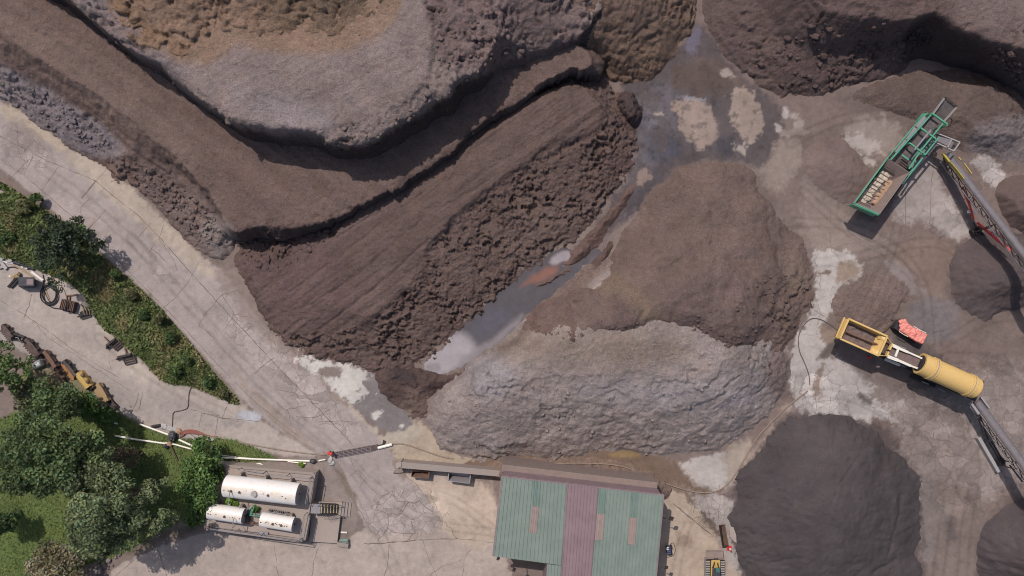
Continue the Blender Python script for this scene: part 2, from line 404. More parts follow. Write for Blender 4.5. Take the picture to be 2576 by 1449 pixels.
# golden rough slope
B_FOOT = [(1240, -160), (1230, 30), (1260, 60), (1310, 100), (1360, 130), (1400, 160), (1440, 178), (1500, 195), (1548, 212), (1585, 217), (1640, 202), (1680, 170), (1705, 140), (1722, 100), (1745, 75), (1758, 40), (1765, -10), (1770, -160)]
B_MID = [(1250, -160), (1245, 20), (1290, 60), (1350, 100), (1420, 135), (1500, 150), (1570, 160), (1630, 140), (1680, 90), (1715, 20), (1720, -160)]
B_TOP = [(1236, -160), (1236, 20), (1290, 48), (1370, 80), (1480, 90), (1560, 70), (1630, 10), (1650, -160)]
B_PEAK = [(1240, -160), (1240, -10), (1300, 10), (1400, 20), (1500, -20), (1530, -160)]
hB = Heap([(0.0, B_FOOT), (1.5, B_MID), (3.6, B_TOP), (5.6, B_PEAK)], 1.0, 5, .4)
heap_object('golden_mulch_slope', hB, M['mulch_fresh'], (118, 97, 82), 1.0,
    tints=[([(1400, -60), (1450, 60), (1600, 100), (1700, 60), (1760, 10), (1760, -100)], (106, 89, 78), 40, .6),
           ([(1320, 100), (1420, 175), (1580, 215), (1700, 150), (1640, 120), (1500, 140), (1400, 110)], (122, 100, 83), 30, .6)],
    label='golden-brown lumpy mulch slope at the top, running down to the wet concrete', clump_amp=1.0, freq=1.2)
# lower terrace
D_FOOT = [(-120, 170), (0, 248), (50, 278), (83, 298), (110, 322), (173, 365), (220, 398), (250, 408), (285, 430), (275, 455), (300, 462), (335, 456), (357, 490), (397, 520), (427, 550), (443, 580), (483, 617), (520, 646), (563, 650), (584, 625), (588, 600), (610, 606), (650, 598), (700, 608), (744, 598), (791, 585), (857, 562), (911, 534), (957, 512), (994, 494), (1027, 474), (1084, 433), (1144, 399), (1200, 345), (1248, 305), (1290, 302), (1338, 258), (1362, 225), (1392, 208), (1445, 190), (1485, 197), (1515, 200), (1525, 150), (1400, 60), (800, 200), (300, 40), (-120, -160)]
D_TOP = [(-120, 60), (0, 147), (43, 173), (107, 207), (187, 253), (267, 300), (310, 352), (320, 385), (360, 392), (420, 410), (473, 443), (507, 483), (537, 523), (560, 560), (572, 590), (590, 583), (604, 585), (644, 572), (700, 570), (744, 576), (791, 562), (857, 545), (911, 515), (957, 495), (994, 478), (1027, 456), (1084, 416), (1144, 382), (1200, 322), (1244, 282), (1285, 268), (1338, 240), (1355, 210), (1388, 194), (1438, 172), (1478, 176), (1490, 140), (1400, 60), (800, 200), (300, 40), (-120, -160)]
D_MID = D_TOP[:15] + [(x, y - 3) for x, y in D_FOOT[D_FOOT.index((588, 600)):]]
D_IN = [(-120, 0), (0, 88), (100, 150), (230, 225), (340, 310), (430, 385), (500, 450), (550, 520), (575, 575)] + D_TOP[D_TOP.index((590, 583)):]
hD = Heap([(0.1, D_FOOT), (2.0, D_MID), (3.7, D_IN)], .15, 4, .25)
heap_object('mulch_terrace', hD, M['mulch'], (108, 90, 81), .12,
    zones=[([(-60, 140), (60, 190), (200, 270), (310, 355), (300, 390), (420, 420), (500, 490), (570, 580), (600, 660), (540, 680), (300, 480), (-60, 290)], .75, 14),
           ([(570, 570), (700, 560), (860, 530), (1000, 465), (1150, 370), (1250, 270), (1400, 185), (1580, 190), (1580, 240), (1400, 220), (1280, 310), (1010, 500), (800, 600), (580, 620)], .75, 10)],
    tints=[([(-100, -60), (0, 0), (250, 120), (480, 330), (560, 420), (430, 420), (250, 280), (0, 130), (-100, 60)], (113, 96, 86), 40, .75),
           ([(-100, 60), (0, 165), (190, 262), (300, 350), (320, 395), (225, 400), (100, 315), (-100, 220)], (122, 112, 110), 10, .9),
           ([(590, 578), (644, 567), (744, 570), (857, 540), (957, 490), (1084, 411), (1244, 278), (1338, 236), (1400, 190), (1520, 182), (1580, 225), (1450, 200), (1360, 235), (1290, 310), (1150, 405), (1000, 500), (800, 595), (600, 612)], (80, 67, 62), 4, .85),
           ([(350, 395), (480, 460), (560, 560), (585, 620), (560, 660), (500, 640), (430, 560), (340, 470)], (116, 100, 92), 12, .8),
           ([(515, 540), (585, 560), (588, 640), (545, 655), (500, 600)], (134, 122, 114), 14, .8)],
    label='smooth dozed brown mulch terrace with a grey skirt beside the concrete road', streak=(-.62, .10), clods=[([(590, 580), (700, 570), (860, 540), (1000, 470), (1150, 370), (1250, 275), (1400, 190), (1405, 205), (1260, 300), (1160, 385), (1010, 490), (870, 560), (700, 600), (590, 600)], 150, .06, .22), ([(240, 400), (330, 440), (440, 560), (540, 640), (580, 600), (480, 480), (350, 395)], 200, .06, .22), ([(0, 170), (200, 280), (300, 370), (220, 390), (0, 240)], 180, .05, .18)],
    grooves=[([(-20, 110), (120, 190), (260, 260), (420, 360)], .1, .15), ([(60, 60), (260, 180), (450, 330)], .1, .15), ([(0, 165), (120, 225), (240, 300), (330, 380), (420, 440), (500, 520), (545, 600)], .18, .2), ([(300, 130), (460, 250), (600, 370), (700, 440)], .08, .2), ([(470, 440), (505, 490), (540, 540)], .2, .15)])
# windrow
E_FOOT = [(600, 690), (640, 755), (660, 800), (690, 850), (740, 888), (800, 905), (860, 918), (930, 930), (955, 975), (1000, 950), (1070, 920), (1095, 905), (1125, 862), (1190, 812), (1230, 775), (1280, 725), (1338, 678), (1400, 645), (1450, 605), (1490, 570), (1540, 515), (1572, 465), (1600, 420), (1610, 360), (1600, 295), (1568, 235), (1520, 195), (1430, 170), (1300, 240), (1150, 340), (1000, 440), (800, 540), (640, 585), (575, 640)]
E_1 = [(610, 660), (680, 790), (760, 850), (850, 868), (930, 870), (1000, 850), (1060, 820), (1110, 790), (1190, 735), (1270, 665), (1340, 610), (1430, 550), (1500, 480), (1550, 400), (1572, 340), (1555, 270), (1500, 215), (1430, 190), (1300, 250), (1000, 450), (760, 565), (640, 610)]
E_2 = [(800, 680), (880, 800), (950, 790), (1010, 720), (1050, 688), (1110, 590), (1211, 500), (1300, 430), (1371, 386), (1440, 350), (1500, 320), (1520, 280), (1480, 228), (1420, 205), (1300, 265), (1020, 455), (860, 560)]
E_3 = [(1000, 600), (1060, 650), (1100, 580), (1200, 490), (1300, 415), (1400, 350), (1450, 290), (1410, 235), (1320, 270), (1150, 395)]
hE = Heap([(-.05, E_FOOT), (0.85, E_1), (2.35, E_2), (2.75, E_3)], .3, 4, .3)
heap_object('mulch_windrow', hE, M['mulch'], (101, 84, 76), 1.0,
    zones=[([(560, 650), (640, 600), (860, 540), (1000, 460), (1300, 260), (1420, 200), (1490, 220), (1545, 290), (1500, 340), (1438, 352), (1371, 386), (1211, 496), (1111, 586), (1044, 684), (1000, 760), (954, 783), (921, 812), (831, 838), (744, 850), (690, 830), (640, 770)], .08, 9),
           ([(585, 600), (640, 590), (760, 578), (860, 556), (880, 575), (800, 625), (740, 670), (690, 690), (640, 680), (600, 650)], .8, 8)],
    tints=[([(600, 620), (800, 560), (900, 700), (860, 840), (700, 830), (620, 740)], (98, 80, 75), 30, .8),
           ([(1090, 660), (1220, 560), (1400, 500), (1490, 530), (1400, 630), (1280, 690), (1180, 720)], (106, 89, 80), 25, .6),
           ([(1400, 350), (1560, 250), (1620, 330), (1600, 430), (1500, 450)], (97, 80, 73), 30, .8),
           ([(700, 640), (1000, 470), (1000, 520), (740, 670)], (106, 89, 84), 20, .5)],
    label='long diagonal mulch windrow with a tracked flat top and a lumpy flank above the pond', streak=(.61, .10), clump_amp=1.12, step=.085, freq=1.55, clods=[([(1050, 690), (1211, 500), (1371, 390), (1550, 330), (1600, 420), (1480, 570), (1280, 720), (1100, 880), (950, 920), (740, 880), (840, 840), (950, 785)], 200, .05, .2), ([(585, 600), (700, 580), (860, 550), (800, 620), (700, 680), (640, 670)], 140, .06, .25)],
    grooves=[([(760, 780), (900, 690), (1050, 560), (1250, 440)], .1, .12), ([(800, 830), (950, 720), (1080, 600)], .12, .12), ([(720, 740), (860, 640), (1000, 530), (1180, 400)], .1, .12), ([(680, 660), (860, 590), (1020, 490)], .12, .14), ([(1380, 400), (1440, 360), (1462, 355)], .3, .25)])
NOSE = [(1548, 232), (1588, 228), (1608, 247), (1618, 282), (1611, 312), (1590, 330), (1560, 300), (1546, 268)]
heap_object('dumped_load', Heap([(0, NOSE), (1.5, [(1555, 245), (1585, 240), (1600, 270), (1590, 300), (1568, 285)])], .3, 1, .2), M['mulch'], (84, 70, 66), .8,
    label='small dark dumped load of mulch at the rounded nose of the windrow')

# grey heap and the brown loads on it
G_FOOT = [(1125, 955), (1090, 1000), (1068, 1040), (1072, 1080), (1095, 1115), (1135, 1142), (1185, 1160), (1240, 1168), (1288, 1146), (1355, 1155), (1421, 1160), (1471, 1157), (1501, 1136), (1575, 1131), (1621, 1148), (1681, 1154), (1701, 1141), (1761, 1146), (1821, 1129), (1870, 1105), (1911, 1076), (1940, 1040), (1965, 1000), (1990, 955), (1992, 910), (1985, 860), (1900, 700), (1700, 560), (1500, 640), (1330, 790), (1230, 880), (1170, 925)]
G_1 = [(1140, 960), (1110, 1020), (1120, 1070), (1180, 1110), (1260, 1118), (1380, 1112), (1500, 1095), (1620, 1100), (1740, 1098), (1830, 1075), (1900, 1020), (1935, 960), (1940, 880), (1850, 720), (1700, 620), (1500, 700), (1340, 830), (1200, 925)]
G_2 = [(1185, 950), (1200, 1010), (1300, 1040), (1450, 1010), (1600, 1020), (1740, 1020), (1840, 985), (1890, 920), (1880, 860), (1800, 760), (1650, 700), (1500, 760), (1350, 870), (1240, 915)]
G_3 = [(1230, 950), (1330, 960), (1480, 930), (1600, 935), (1720, 940), (1820, 920), (1840, 870), (1760, 800), (1640, 760), (1500, 800), (1380, 880)]
hG = Heap([(-.05, G_FOOT), (1.3, G_1), (3.0, G_2), (3.8, G_3)], .3, 4, .4)
heap_object('weathered_mulch_pile', hG, M['mulch_grey'], (141, 128, 119), .8,
    zones=[([(1250, 850), (1500, 820), (1680, 830), (1760, 890), (1680, 960), (1450, 945), (1300, 925)], .22, 40)],
    tints=[([(1260, 830), (1450, 830), (1700, 830), (1760, 900), (1600, 930), (1400, 920), (1290, 900)], (126, 110, 96), 40, .75),
           ([(1100, 950), (1200, 900), (1300, 800), (1250, 790), (1100, 900), (950, 980), (1000, 1060), (1068, 1060)], (106, 88, 78), 16, .9),
           ([(1230, 890), (1300, 850), (1335, 780), (1500, 630), (1560, 640), (1480, 730), (1360, 800), (1290, 880)], (110, 92, 82), 14, .9), ([(1170, 920), (1230, 890), (1300, 930), (1280, 1000), (1190, 1000)], (150, 143, 142), 30, .6),
           ([(1440, 990), (1560, 960), (1850, 960), (1920, 940), (1900, 1040), (1600, 1010)], (148, 140, 139), 40, .5),
           ([(1930, 880), (1990, 880), (1990, 980), (1950, 1010), (1925, 960)], (110, 94, 88), 12, .8)],
    label='silver-grey weathered mulch pile with a wrinkled flank behind the green-roofed shed', clump_amp=.7, freq=.95, clods=[([(1130, 980), (1300, 930), (1700, 950), (1930, 940), (1880, 1080), (1700, 1140), (1400, 1150), (1200, 1150), (1080, 1080)], 160, .05, .16)])
F_FOOT = [(1628, 493), (1595, 550), (1541, 610), (1521, 683), (1461, 716), (1421, 738), (1388, 742), (1352, 766), (1320, 795), (1315, 830), (1345, 853), (1415, 870), (1452, 856), (1475, 846), (1538, 838), (1588, 824), (1640, 812), (1688, 823), (1695, 845), (1748, 875), (1788, 900), (1855, 886), (1905, 862), (1960, 890), (1995, 862), (2012, 830), (2045, 780), (2053, 730), (2046, 660), (2025, 610), (1995, 580), (1965, 550), (1940, 512), (1912, 470), (1900, 432), (1862, 406), (1790, 402), (1735, 408), (1680, 435)]
F_1 = [(1650, 510), (1610, 580), (1570, 640), (1545, 700), (1470, 745), (1400, 770), (1350, 790), (1345, 825), (1410, 850), (1455, 835), (1540, 815), (1640, 790), (1715, 830), (1790, 870), (1860, 860), (1910, 840), (1960, 850), (2000, 800), (2015, 740), (2000, 660), (1950, 570), (1890, 470), (1850, 430), (1780, 425), (1700, 455)]
F_2 = [(1690, 560), (1640, 640), (1640, 720), (1740, 800), (1850, 820), (1930, 790), (1960, 730), (1930, 640), (1860, 540), (1760, 500)]
hF = Heap([(-.05, F_FOOT), (.6, F_1), (1.4, F_2)], .6, 5, .35, on=lambda x, y: .85 * hG.base(x, y))
heap_object('brown_mulch_pile', hF, M['mulch'], (108, 91, 82), .16,
    zones=[([(1930, 720), (2030, 660), (2080, 740), (2010, 880), (1900, 900), (1930, 800)], .75, 20),
           ([(1500, 620), (1620, 630), (1700, 640), (1640, 700), (1520, 710)], .3, 20), ([(1690, 820), (1800, 860), (1870, 850), (1870, 910), (1770, 910)], .4, 12)],
    tints=[([(1330, 750), (1400, 760), (1460, 800), (1440, 870), (1350, 860), (1310, 810)], (106, 86, 78), 10, .8),
           ([(1470, 700), (1560, 680), (1640, 760), (1690, 830), (1620, 820), (1560, 770)], (118, 101, 84), 20, .7),
           ([(1540, 740), (1610, 770), (1600, 820), (1540, 835), (1530, 790)], (98, 82, 76), 14, .8),
           ([(1640, 700), (1900, 690), (1960, 800), (1860, 890), (1700, 840)], (102, 86, 80), 40, .6),
           ([(1960, 640), (2010, 640), (2040, 720), (1990, 740)], (114, 98, 86), 20, .7)],
    label='large smooth brown mulch pile of merged loads at the centre right', step=.12, swell=.5, grooves=[([(1788, 515), (1793, 570), (1790, 640)], .14, .2), ([(1530, 690), (1600, 700), (1680, 680), (1760, 620)], .2, .35), ([(1600, 830), (1620, 770), (1590, 730), (1480, 715)], .2, .3), ([(1690, 825), (1700, 770), (1780, 730), (1900, 720)], .2, .35), ([(1450, 850), (1462, 790), (1430, 745)], .25, .25), ([(1930, 560), (1955, 620), (1970, 700), (1950, 790)], .2, .3), ([(1330, 790), (1350, 775), (1365, 760)], .1, .1), ([(1870, 760), (1840, 820), (1770, 850)], .15, .3)], clods=[([(1900, 700), (2045, 680), (2000, 860), (1900, 880), (1750, 870), (1700, 830)], 200, .05, .16), ([(1330, 800), (1350, 850), (1415, 868), (1475, 845), (1590, 820), (1640, 812), (1640, 800), (1400, 850)], 120, .05, .14)])
# skirt of dark fines by the road end
heap_object('fines_heap', Heap([(-.03, [(935, 925), (985, 912), (1060, 928), (1110, 942), (1180, 915), (1215, 895), (1190, 930), (1130, 965), (1085, 990), (1075, 1060), (1045, 1062), (1010, 1035), (965, 1010), (945, 965)]), (.7, [(965, 940), (1040, 945), (1100, 955), (1060, 985), (1000, 985)])], .1, 1, .25), M['mulch'], (88, 72, 66), .6,
    tints=[([(970, 920), (1050, 925), (1050, 965), (980, 965)], (72, 62, 60), 10, .8), ([(1000, 990), (1090, 970), (1080, 1070), (1000, 1050)], (110, 92, 82), 12, .8)],
    label='low heap of dark crumbly fines at the lower end of the pond')
# upper right
H_FOOT = [(1768, -160), (1768, 10), (1772, 67), (1808, 127), (1855, 182), (1885, 205), (1915, 222), (1940, 238), (1968, 247), (2042, 248), (2082, 233), (2165, 207), (2249, 192), (2285, 178), (2300, 150), (2330, 142), (2380, 134), (2430, 140), (2474, 152), (2495, 175), (2530, 208), (2562, 228), (2640, 320), (2720, 300), (2720, -160)]
H_1 = [(1800, -160), (1810, 20), (1860, 110), (1940, 180), (2040, 210), (2150, 180), (2240, 160), (2272, 150), (2290, 130), (2325, 110), (2375, 98), (2432, 112), (2487, 126), (2512, 162), (2545, 197), (2600, 245), (2720, 260), (2720, -160)]
H_2 = [(1880, -160), (1900, 10), (1980, 110), (2080, 140), (2180, 110), (2250, 105), (2278, 85), (2320, 82), (2370, 60), (2432, 90), (2490, 114), (2525, 148), (2565, 182), (2630, 220), (2720, 230), (2720, -160)]
H_3 = [(2000, -160), (2040, 0), (2140, 40), (2240, 45), (2285, 52), (2365, 34), (2395, 70), (2435, 88), (2495, 108), (2535, 116), (2575, 140), (2650, 170), (2720, 180), (2720, -160)]
hH = Heap([(0, H_FOOT), (.9, H_1), (2.0, H_2), (5.5, H_3)], .5, 5, .35)
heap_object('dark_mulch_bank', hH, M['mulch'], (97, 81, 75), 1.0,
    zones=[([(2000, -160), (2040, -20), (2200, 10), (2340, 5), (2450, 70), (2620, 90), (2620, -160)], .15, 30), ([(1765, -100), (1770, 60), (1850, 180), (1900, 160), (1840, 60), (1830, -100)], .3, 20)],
    tints=[([(2380, -100), (2400, 40), (2500, 95), (2640, 130), (2640, -100)], (118, 102, 95), 25, .8), ([(1760, -100), (1765, 40), (1850, 170), (1920, 200), (1900, 100), (1850, -100)], (98, 83, 77), 25, .7), ([(2272, 62), (2360, 36), (2395, 72), (2435, 90), (2490, 112), (2505, 150), (2550, 215), (2480, 240), (2350, 215), (2280, 170)], (68, 58, 55), 8, .85)],  # last tint puts the cavity's deep shade into the mulch colour
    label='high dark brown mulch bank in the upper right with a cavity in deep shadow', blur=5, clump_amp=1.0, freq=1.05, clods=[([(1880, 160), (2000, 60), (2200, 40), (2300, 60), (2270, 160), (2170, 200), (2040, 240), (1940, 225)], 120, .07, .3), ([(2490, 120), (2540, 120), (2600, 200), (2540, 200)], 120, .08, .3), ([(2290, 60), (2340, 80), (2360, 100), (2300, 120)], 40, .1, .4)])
I_FOOT = [(2080, 250), (2170, 215), (2280, 180), (2400, 160), (2540, 180), (2600, 240), (2640, 440), (2560, 430), (2520, 400), (2440, 395), (2400, 385), (2340, 330), (2290, 300), (2230, 290), (2150, 262)]
heap_object('screened_mulch_pile', Heap([(-.08, I_FOOT), (.35, [(2180, 230), (2300, 195), (2540, 190), (2600, 300), (2560, 380), (2450, 360), (2400, 350), (2340, 290), (2250, 262)]), (1.3, [(2420, 240), (2500, 215), (2560, 260), (2560, 340), (2490, 340), (2430, 310)])], .3, 2, .35), M['mulch'], (100, 85, 77), .15,
    zones=[([(2400, 290), (2500, 230), (2600, 220), (2640, 440), (2440, 420)], .55, 20)],
    tints=[([(2430, 330), (2520, 290), (2640, 300), (2640, 450), (2440, 420)], (120, 110, 106), 20, .8)],
    label='low dark mulch pile spread around the head of the green screener')
M_FOOT = [(2022, 420), (2018, 372), (2050, 340), (2110, 338), (2150, 370), (2175, 405), (2205, 450), (2200, 495), (2155, 520), (2115, 516), (2072, 490), (2035, 455)]
heap_object('fine_mulch_mound', Heap([(-.04, M_FOOT), (.45, [(2060, 400), (2090, 380), (2140, 410), (2160, 450), (2130, 480), (2085, 455)])], .2, 1, .25), M['mulch_fine'], (114, 98, 90), .1,
    label='low smooth mound of fine brown mulch under the flank of the green screener')
N_FOOT = [(2089, 790), (2086, 745), (2119, 728), (2160, 705), (2180, 680), (2215, 676), (2255, 695), (2294, 728), (2290, 752), (2262, 774), (2255, 802), (2222, 838), (2160, 845), (2110, 830)]
heap_object('flattened_mulch_mound', Heap([(-.04, N_FOOT), (.25, [(2110, 790), (2130, 745), (2190, 705), (2250, 715), (2270, 745), (2235, 790), (2190, 815)])], .1, 1, .2), M['mulch'], (116, 99, 90), .1, streak=(1.05, .12),
    label='low driven-over brown mulch mound beside the hopper of the yellow trommel')
# fines from the conveyors
J_FOOT = [(1845, 1240), (1862, 1180), (1910, 1125), (1950, 1072), (1985, 1040), (2039, 1044), (2125, 1040), (2165, 1057), (2209, 1080), (2232, 1116), (2282, 1156), (2303, 1174), (2322, 1200), (2316, 1249), (2312, 1300), (2314, 1383), (2325, 1433), (2300, 1530), (2200, 1600), (2000, 1600), (1880, 1530), (1865, 1433), (1848, 1383), (1838, 1319), (1835, 1286)]
J_1 = [(1905, 1250), (1950, 1130), (2060, 1075), (2160, 1100), (2240, 1170), (2275, 1230), (2262, 1300), (2250, 1400), (2230, 1520), (2060, 1560), (1930, 1480), (1895, 1350)]
J_2 = [(1985, 1250), (2050, 1160), (2120, 1150), (2195, 1210), (2215, 1290), (2200, 1400), (2120, 1470), (2030, 1440), (1985, 1350)]
J_3 = [(2060, 1270), (2100, 1230), (2140, 1260), (2155, 1330), (2110, 1370), (2065, 1330)]
heap_object('fines_cone', Heap([(-.05, J_FOOT), (.75, J_1), (1.6, J_2), (2.3, J_3)], .4, 2, .6), M['mulch_fine'], (76, 69, 67), .05,
    zones=[([(1840, 1360), (1960, 1380), (2100, 1400), (2300, 1380), (2300, 1600), (1840, 1600)], .22, 30)],
    tints=[([(2000, 1040), (2180, 1060), (2300, 1180), (2320, 1400), (2260, 1400), (2270, 1250), (2180, 1110), (2050, 1060)], (70, 64, 62), 14, .7),
           ([(1980, 1060), (2120, 1060), (2200, 1130), (2140, 1170), (2020, 1150)], (86, 78, 75), 30, .7)],
    label='big smooth charcoal cone of fine mulch at the lower right with a cracked face', fine_amp=.025, grooves=[([(2160, 1150), (2139, 1179), (2112, 1216), (2105, 1243), (2092, 1270), (2080, 1310)], .16, .09), ([(2265, 1245), (2262, 1300), (2250, 1340), (2240, 1390)], .2, .14), ([(2200, 1440), (2235, 1420), (2252, 1405)], .4, .18), ([(1860, 1330), (1920, 1360), (1980, 1375), (2060, 1372)], .08, .1), ([(1850, 1400), (1930, 1415), (2010, 1405)], .08, .1), ([(2180, 1360), (2230, 1362), (2290, 1330)], .08, .1)], clods=[([(1840, 1240), (1950, 1075), (2039, 1044), (2125, 1040), (2282, 1156), (2322, 1200), (2325, 1433), (2345, 1440), (2340, 1190), (2290, 1140), (2130, 1025), (2030, 1030), (1930, 1080), (1830, 1230)], 260, .03, .1)])
K_FOOT = [(2432, 598), (2409, 626), (2389, 663), (2382, 710), (2396, 752), (2432, 790), (2479, 818), (2500, 796), (2549, 782), (2620, 770), (2700, 700), (2680, 620), (2560, 585), (2490, 575)]
heap_object('fines_cone', Heap([(-.05, K_FOOT), (.9, [(2430, 690), (2460, 630), (2540, 610), (2640, 650), (2620, 740), (2520, 755), (2450, 745)]), (1.9, [(2500, 690), (2530, 660), (2590, 680), (2580, 720), (2530, 720)])], .4, 1.5, .25), M['mulch_fine'], (88, 77, 73), .06,
    zones=[([(2480, 700), (2600, 690), (2600, 800), (2480, 800)], .4, 20)],
    label='dark fine mulch cone at the right edge below the tail of the upper conveyor')
L_FOOT = [(2540, 1262), (2500, 1292), (2474, 1320), (2462, 1360), (2452, 1410), (2462, 1500), (2560, 1560), (2740, 1560), (2760, 1300), (2640, 1240)]
heap_object('fines_cone', Heap([(-.05, L_FOOT), (1.5, [(2520, 1360), (2570, 1300), (2680, 1300), (2700, 1480), (2580, 1500), (2515, 1440)]), (3.4, [(2590, 1390), (2650, 1370), (2660, 1430), (2600, 1440)])], .4, 1.5, .25), M['mulch_fine'], (82, 73, 71), .06,
    label='dark fine mulch cone in the lower right corner below the trommel conveyor')
heap_object('coarse_mulch_pile', Heap([(-.05, [(2500, 470), (2530, 440), (2600, 430), (2680, 480), (2680, 620), (2580, 600), (2530, 560), (2505, 510)]), (1.2, [(2545, 490), (2600, 470), (2650, 510), (2640, 570), (2580, 550)])], .4, 1.5, .25), M['mulch_fine'], (98, 83, 76), .06,
    label='reddish-brown mulch pile at the right edge beside the upper conveyor belt')
# silt ridges by the pond
heap_object('silt_ridge', Heap([(-.03, [(1598, 445), (1606, 462), (1580, 512), (1545, 560), (1515, 605), (1480, 640), (1445, 668), (1425, 672), (1408, 668), (1432, 648), (1430, 632), (1462, 606), (1500, 570), (1545, 518)]), (.5, [(1585, 475), (1540, 535), (1500, 590), (1460, 635), (1440, 648), (1470, 606), (1520, 560), (1560, 510)])], .1, 1, .2), M['mulch'], (106, 86, 77), .4,
    label='narrow brown silt ridge between the windrow and the drainage channel', cat='silt ridge')
heap_object('silt_spit', Heap([(-.02, [(1343, 722), (1352, 708), (1376, 703), (1400, 690), (1425, 672), (1440, 680), (1425, 693), (1390, 704), (1372, 716), (1352, 724)]), (.22, [(1355, 716), (1380, 707), (1412, 690), (1395, 700), (1370, 713)])], .05, 1, .12), M['mulch'], (104, 86, 76), .35, step=.08,
    label='small tongue of silt lying in the pond below the reddish sediment', cat='silt ridge')
heap_object('silt_bank', Heap([(-.03, [(1400, 735), (1435, 702), (1465, 684), (1500, 640), (1545, 590), (1560, 590), (1530, 640), (1515, 690), (1470, 712), (1430, 732)]), (.35, [(1430, 720), (1460, 698), (1500, 665), (1530, 620), (1515, 670), (1470, 700)])], .1, 1, .15), M['mulch'], (92, 75, 68), .4,
    label='dark soggy mulch bank along the right shore of the pond', cat='silt ridge')

# ------------------------------------------------------------------ the yard: one sheet, stained and cracked
ROAD = [(-140, 300), (0, 425), (62, 470), (130, 528), (205, 592), (262, 646), (330, 703), (395, 765), (450, 826), (505, 888), (565, 955), (620, 1015), (650, 1045), (720, 1092), (800, 1135), (848, 1150), (880, 1225), (925, 1320), (965, 1380), (1260, 1360), (1250, 1400), (1240, 1480), (1240, 1560), (1600, 1560), (1600, 1700), (300, 1700), (250, 1449), (345, 1400), (500, 1325), (520, 1350), (700, 1375), (880, 1362), (905, 1300), (880, 1225), (850, 1150), (965, 1105), (900, 1035), (850, 985), (800, 940), (752, 900), (690, 850), (640, 790), (600, 730), (560, 680), (500, 640), (440, 590), (400, 540), (340, 480), (250, 415), (170, 370), (80, 305), (0, 255), (-140, 160)]
ROAD = [(-140, 300), (0, 425), (62, 470), (130, 528), (205, 592), (262, 646), (330, 703), (395, 765), (450, 826), (505, 888), (565, 955), (620, 1015), (680, 1068), (760, 1122), (848, 1150), (878, 1225), (905, 1290), (930, 1345), (980, 1345), (1130, 1330), (1075, 1250), (1010, 1180), (965, 1105), (900, 1035), (850, 985), (800, 940), (752, 900), (690, 850), (640, 790), (600, 730), (560, 680), (500, 640), (440, 590), (400, 540), (340, 480), (250, 415), (170, 370), (80, 305), (0, 255), (-140, 160)]
BANK = [(-60, 430), (0, 455), (60, 492), (130, 540), (200, 590), (255, 645), (330, 705), (395, 765), (425, 800), (470, 850), (520, 915), (560, 962), (612, 1018), (590, 1016), (545, 996), (500, 977), (455, 967), (418, 964), (392, 942), (362, 905), (330, 882), (290, 845), (250, 818), (238, 790), (225, 760), (205, 735), (180, 712), (130, 692), (60, 662), (0, 645), (-60, 640)]
LAWN = [(-80, 1080), (60, 1030), (150, 1010), (230, 1016), (290, 1032), (330, 1060), (380, 1078), (430, 1092), (470, 1106), (540, 1100), (600, 1108), (650, 1128), (700, 1152), (690, 1160), (560, 1165), (548, 1185), (545, 1260), (500, 1330), (430, 1300), (460, 1310), (405, 1340), (350, 1372), (290, 1400), (230, 1440), (150, 1540), (-80, 1600)]
LOWYARD = [(-80, 640), (60, 662), (180, 712), (225, 760), (250, 818), (330, 882), (392, 942), (455, 967), (560, 1000), (640, 1045), (760, 1122), (840, 1150), (700, 1152), (600, 1108), (470, 1106), (380, 1078), (290, 1032), (200, 1016), (130, 960), (60, 880), (-80, 800)]
POND = [(1072, 916), (1094, 896), (1111, 893), (1124, 876), (1127, 855), (1160, 825), (1204, 796), (1261, 736), (1288, 712), (1338, 668), (1371, 656), (1390, 640), (1425, 628), (1440, 645), (1412, 664), (1400, 678), (1440, 680), (1500, 630), (1512, 640), (1480, 668), (1455, 692), (1438, 702), (1415, 735), (1381, 742), (1331, 778), (1308, 805), (1288, 838), (1244, 868), (1211, 888), (1177, 907), (1137, 925), (1104, 938), (1081, 934)]
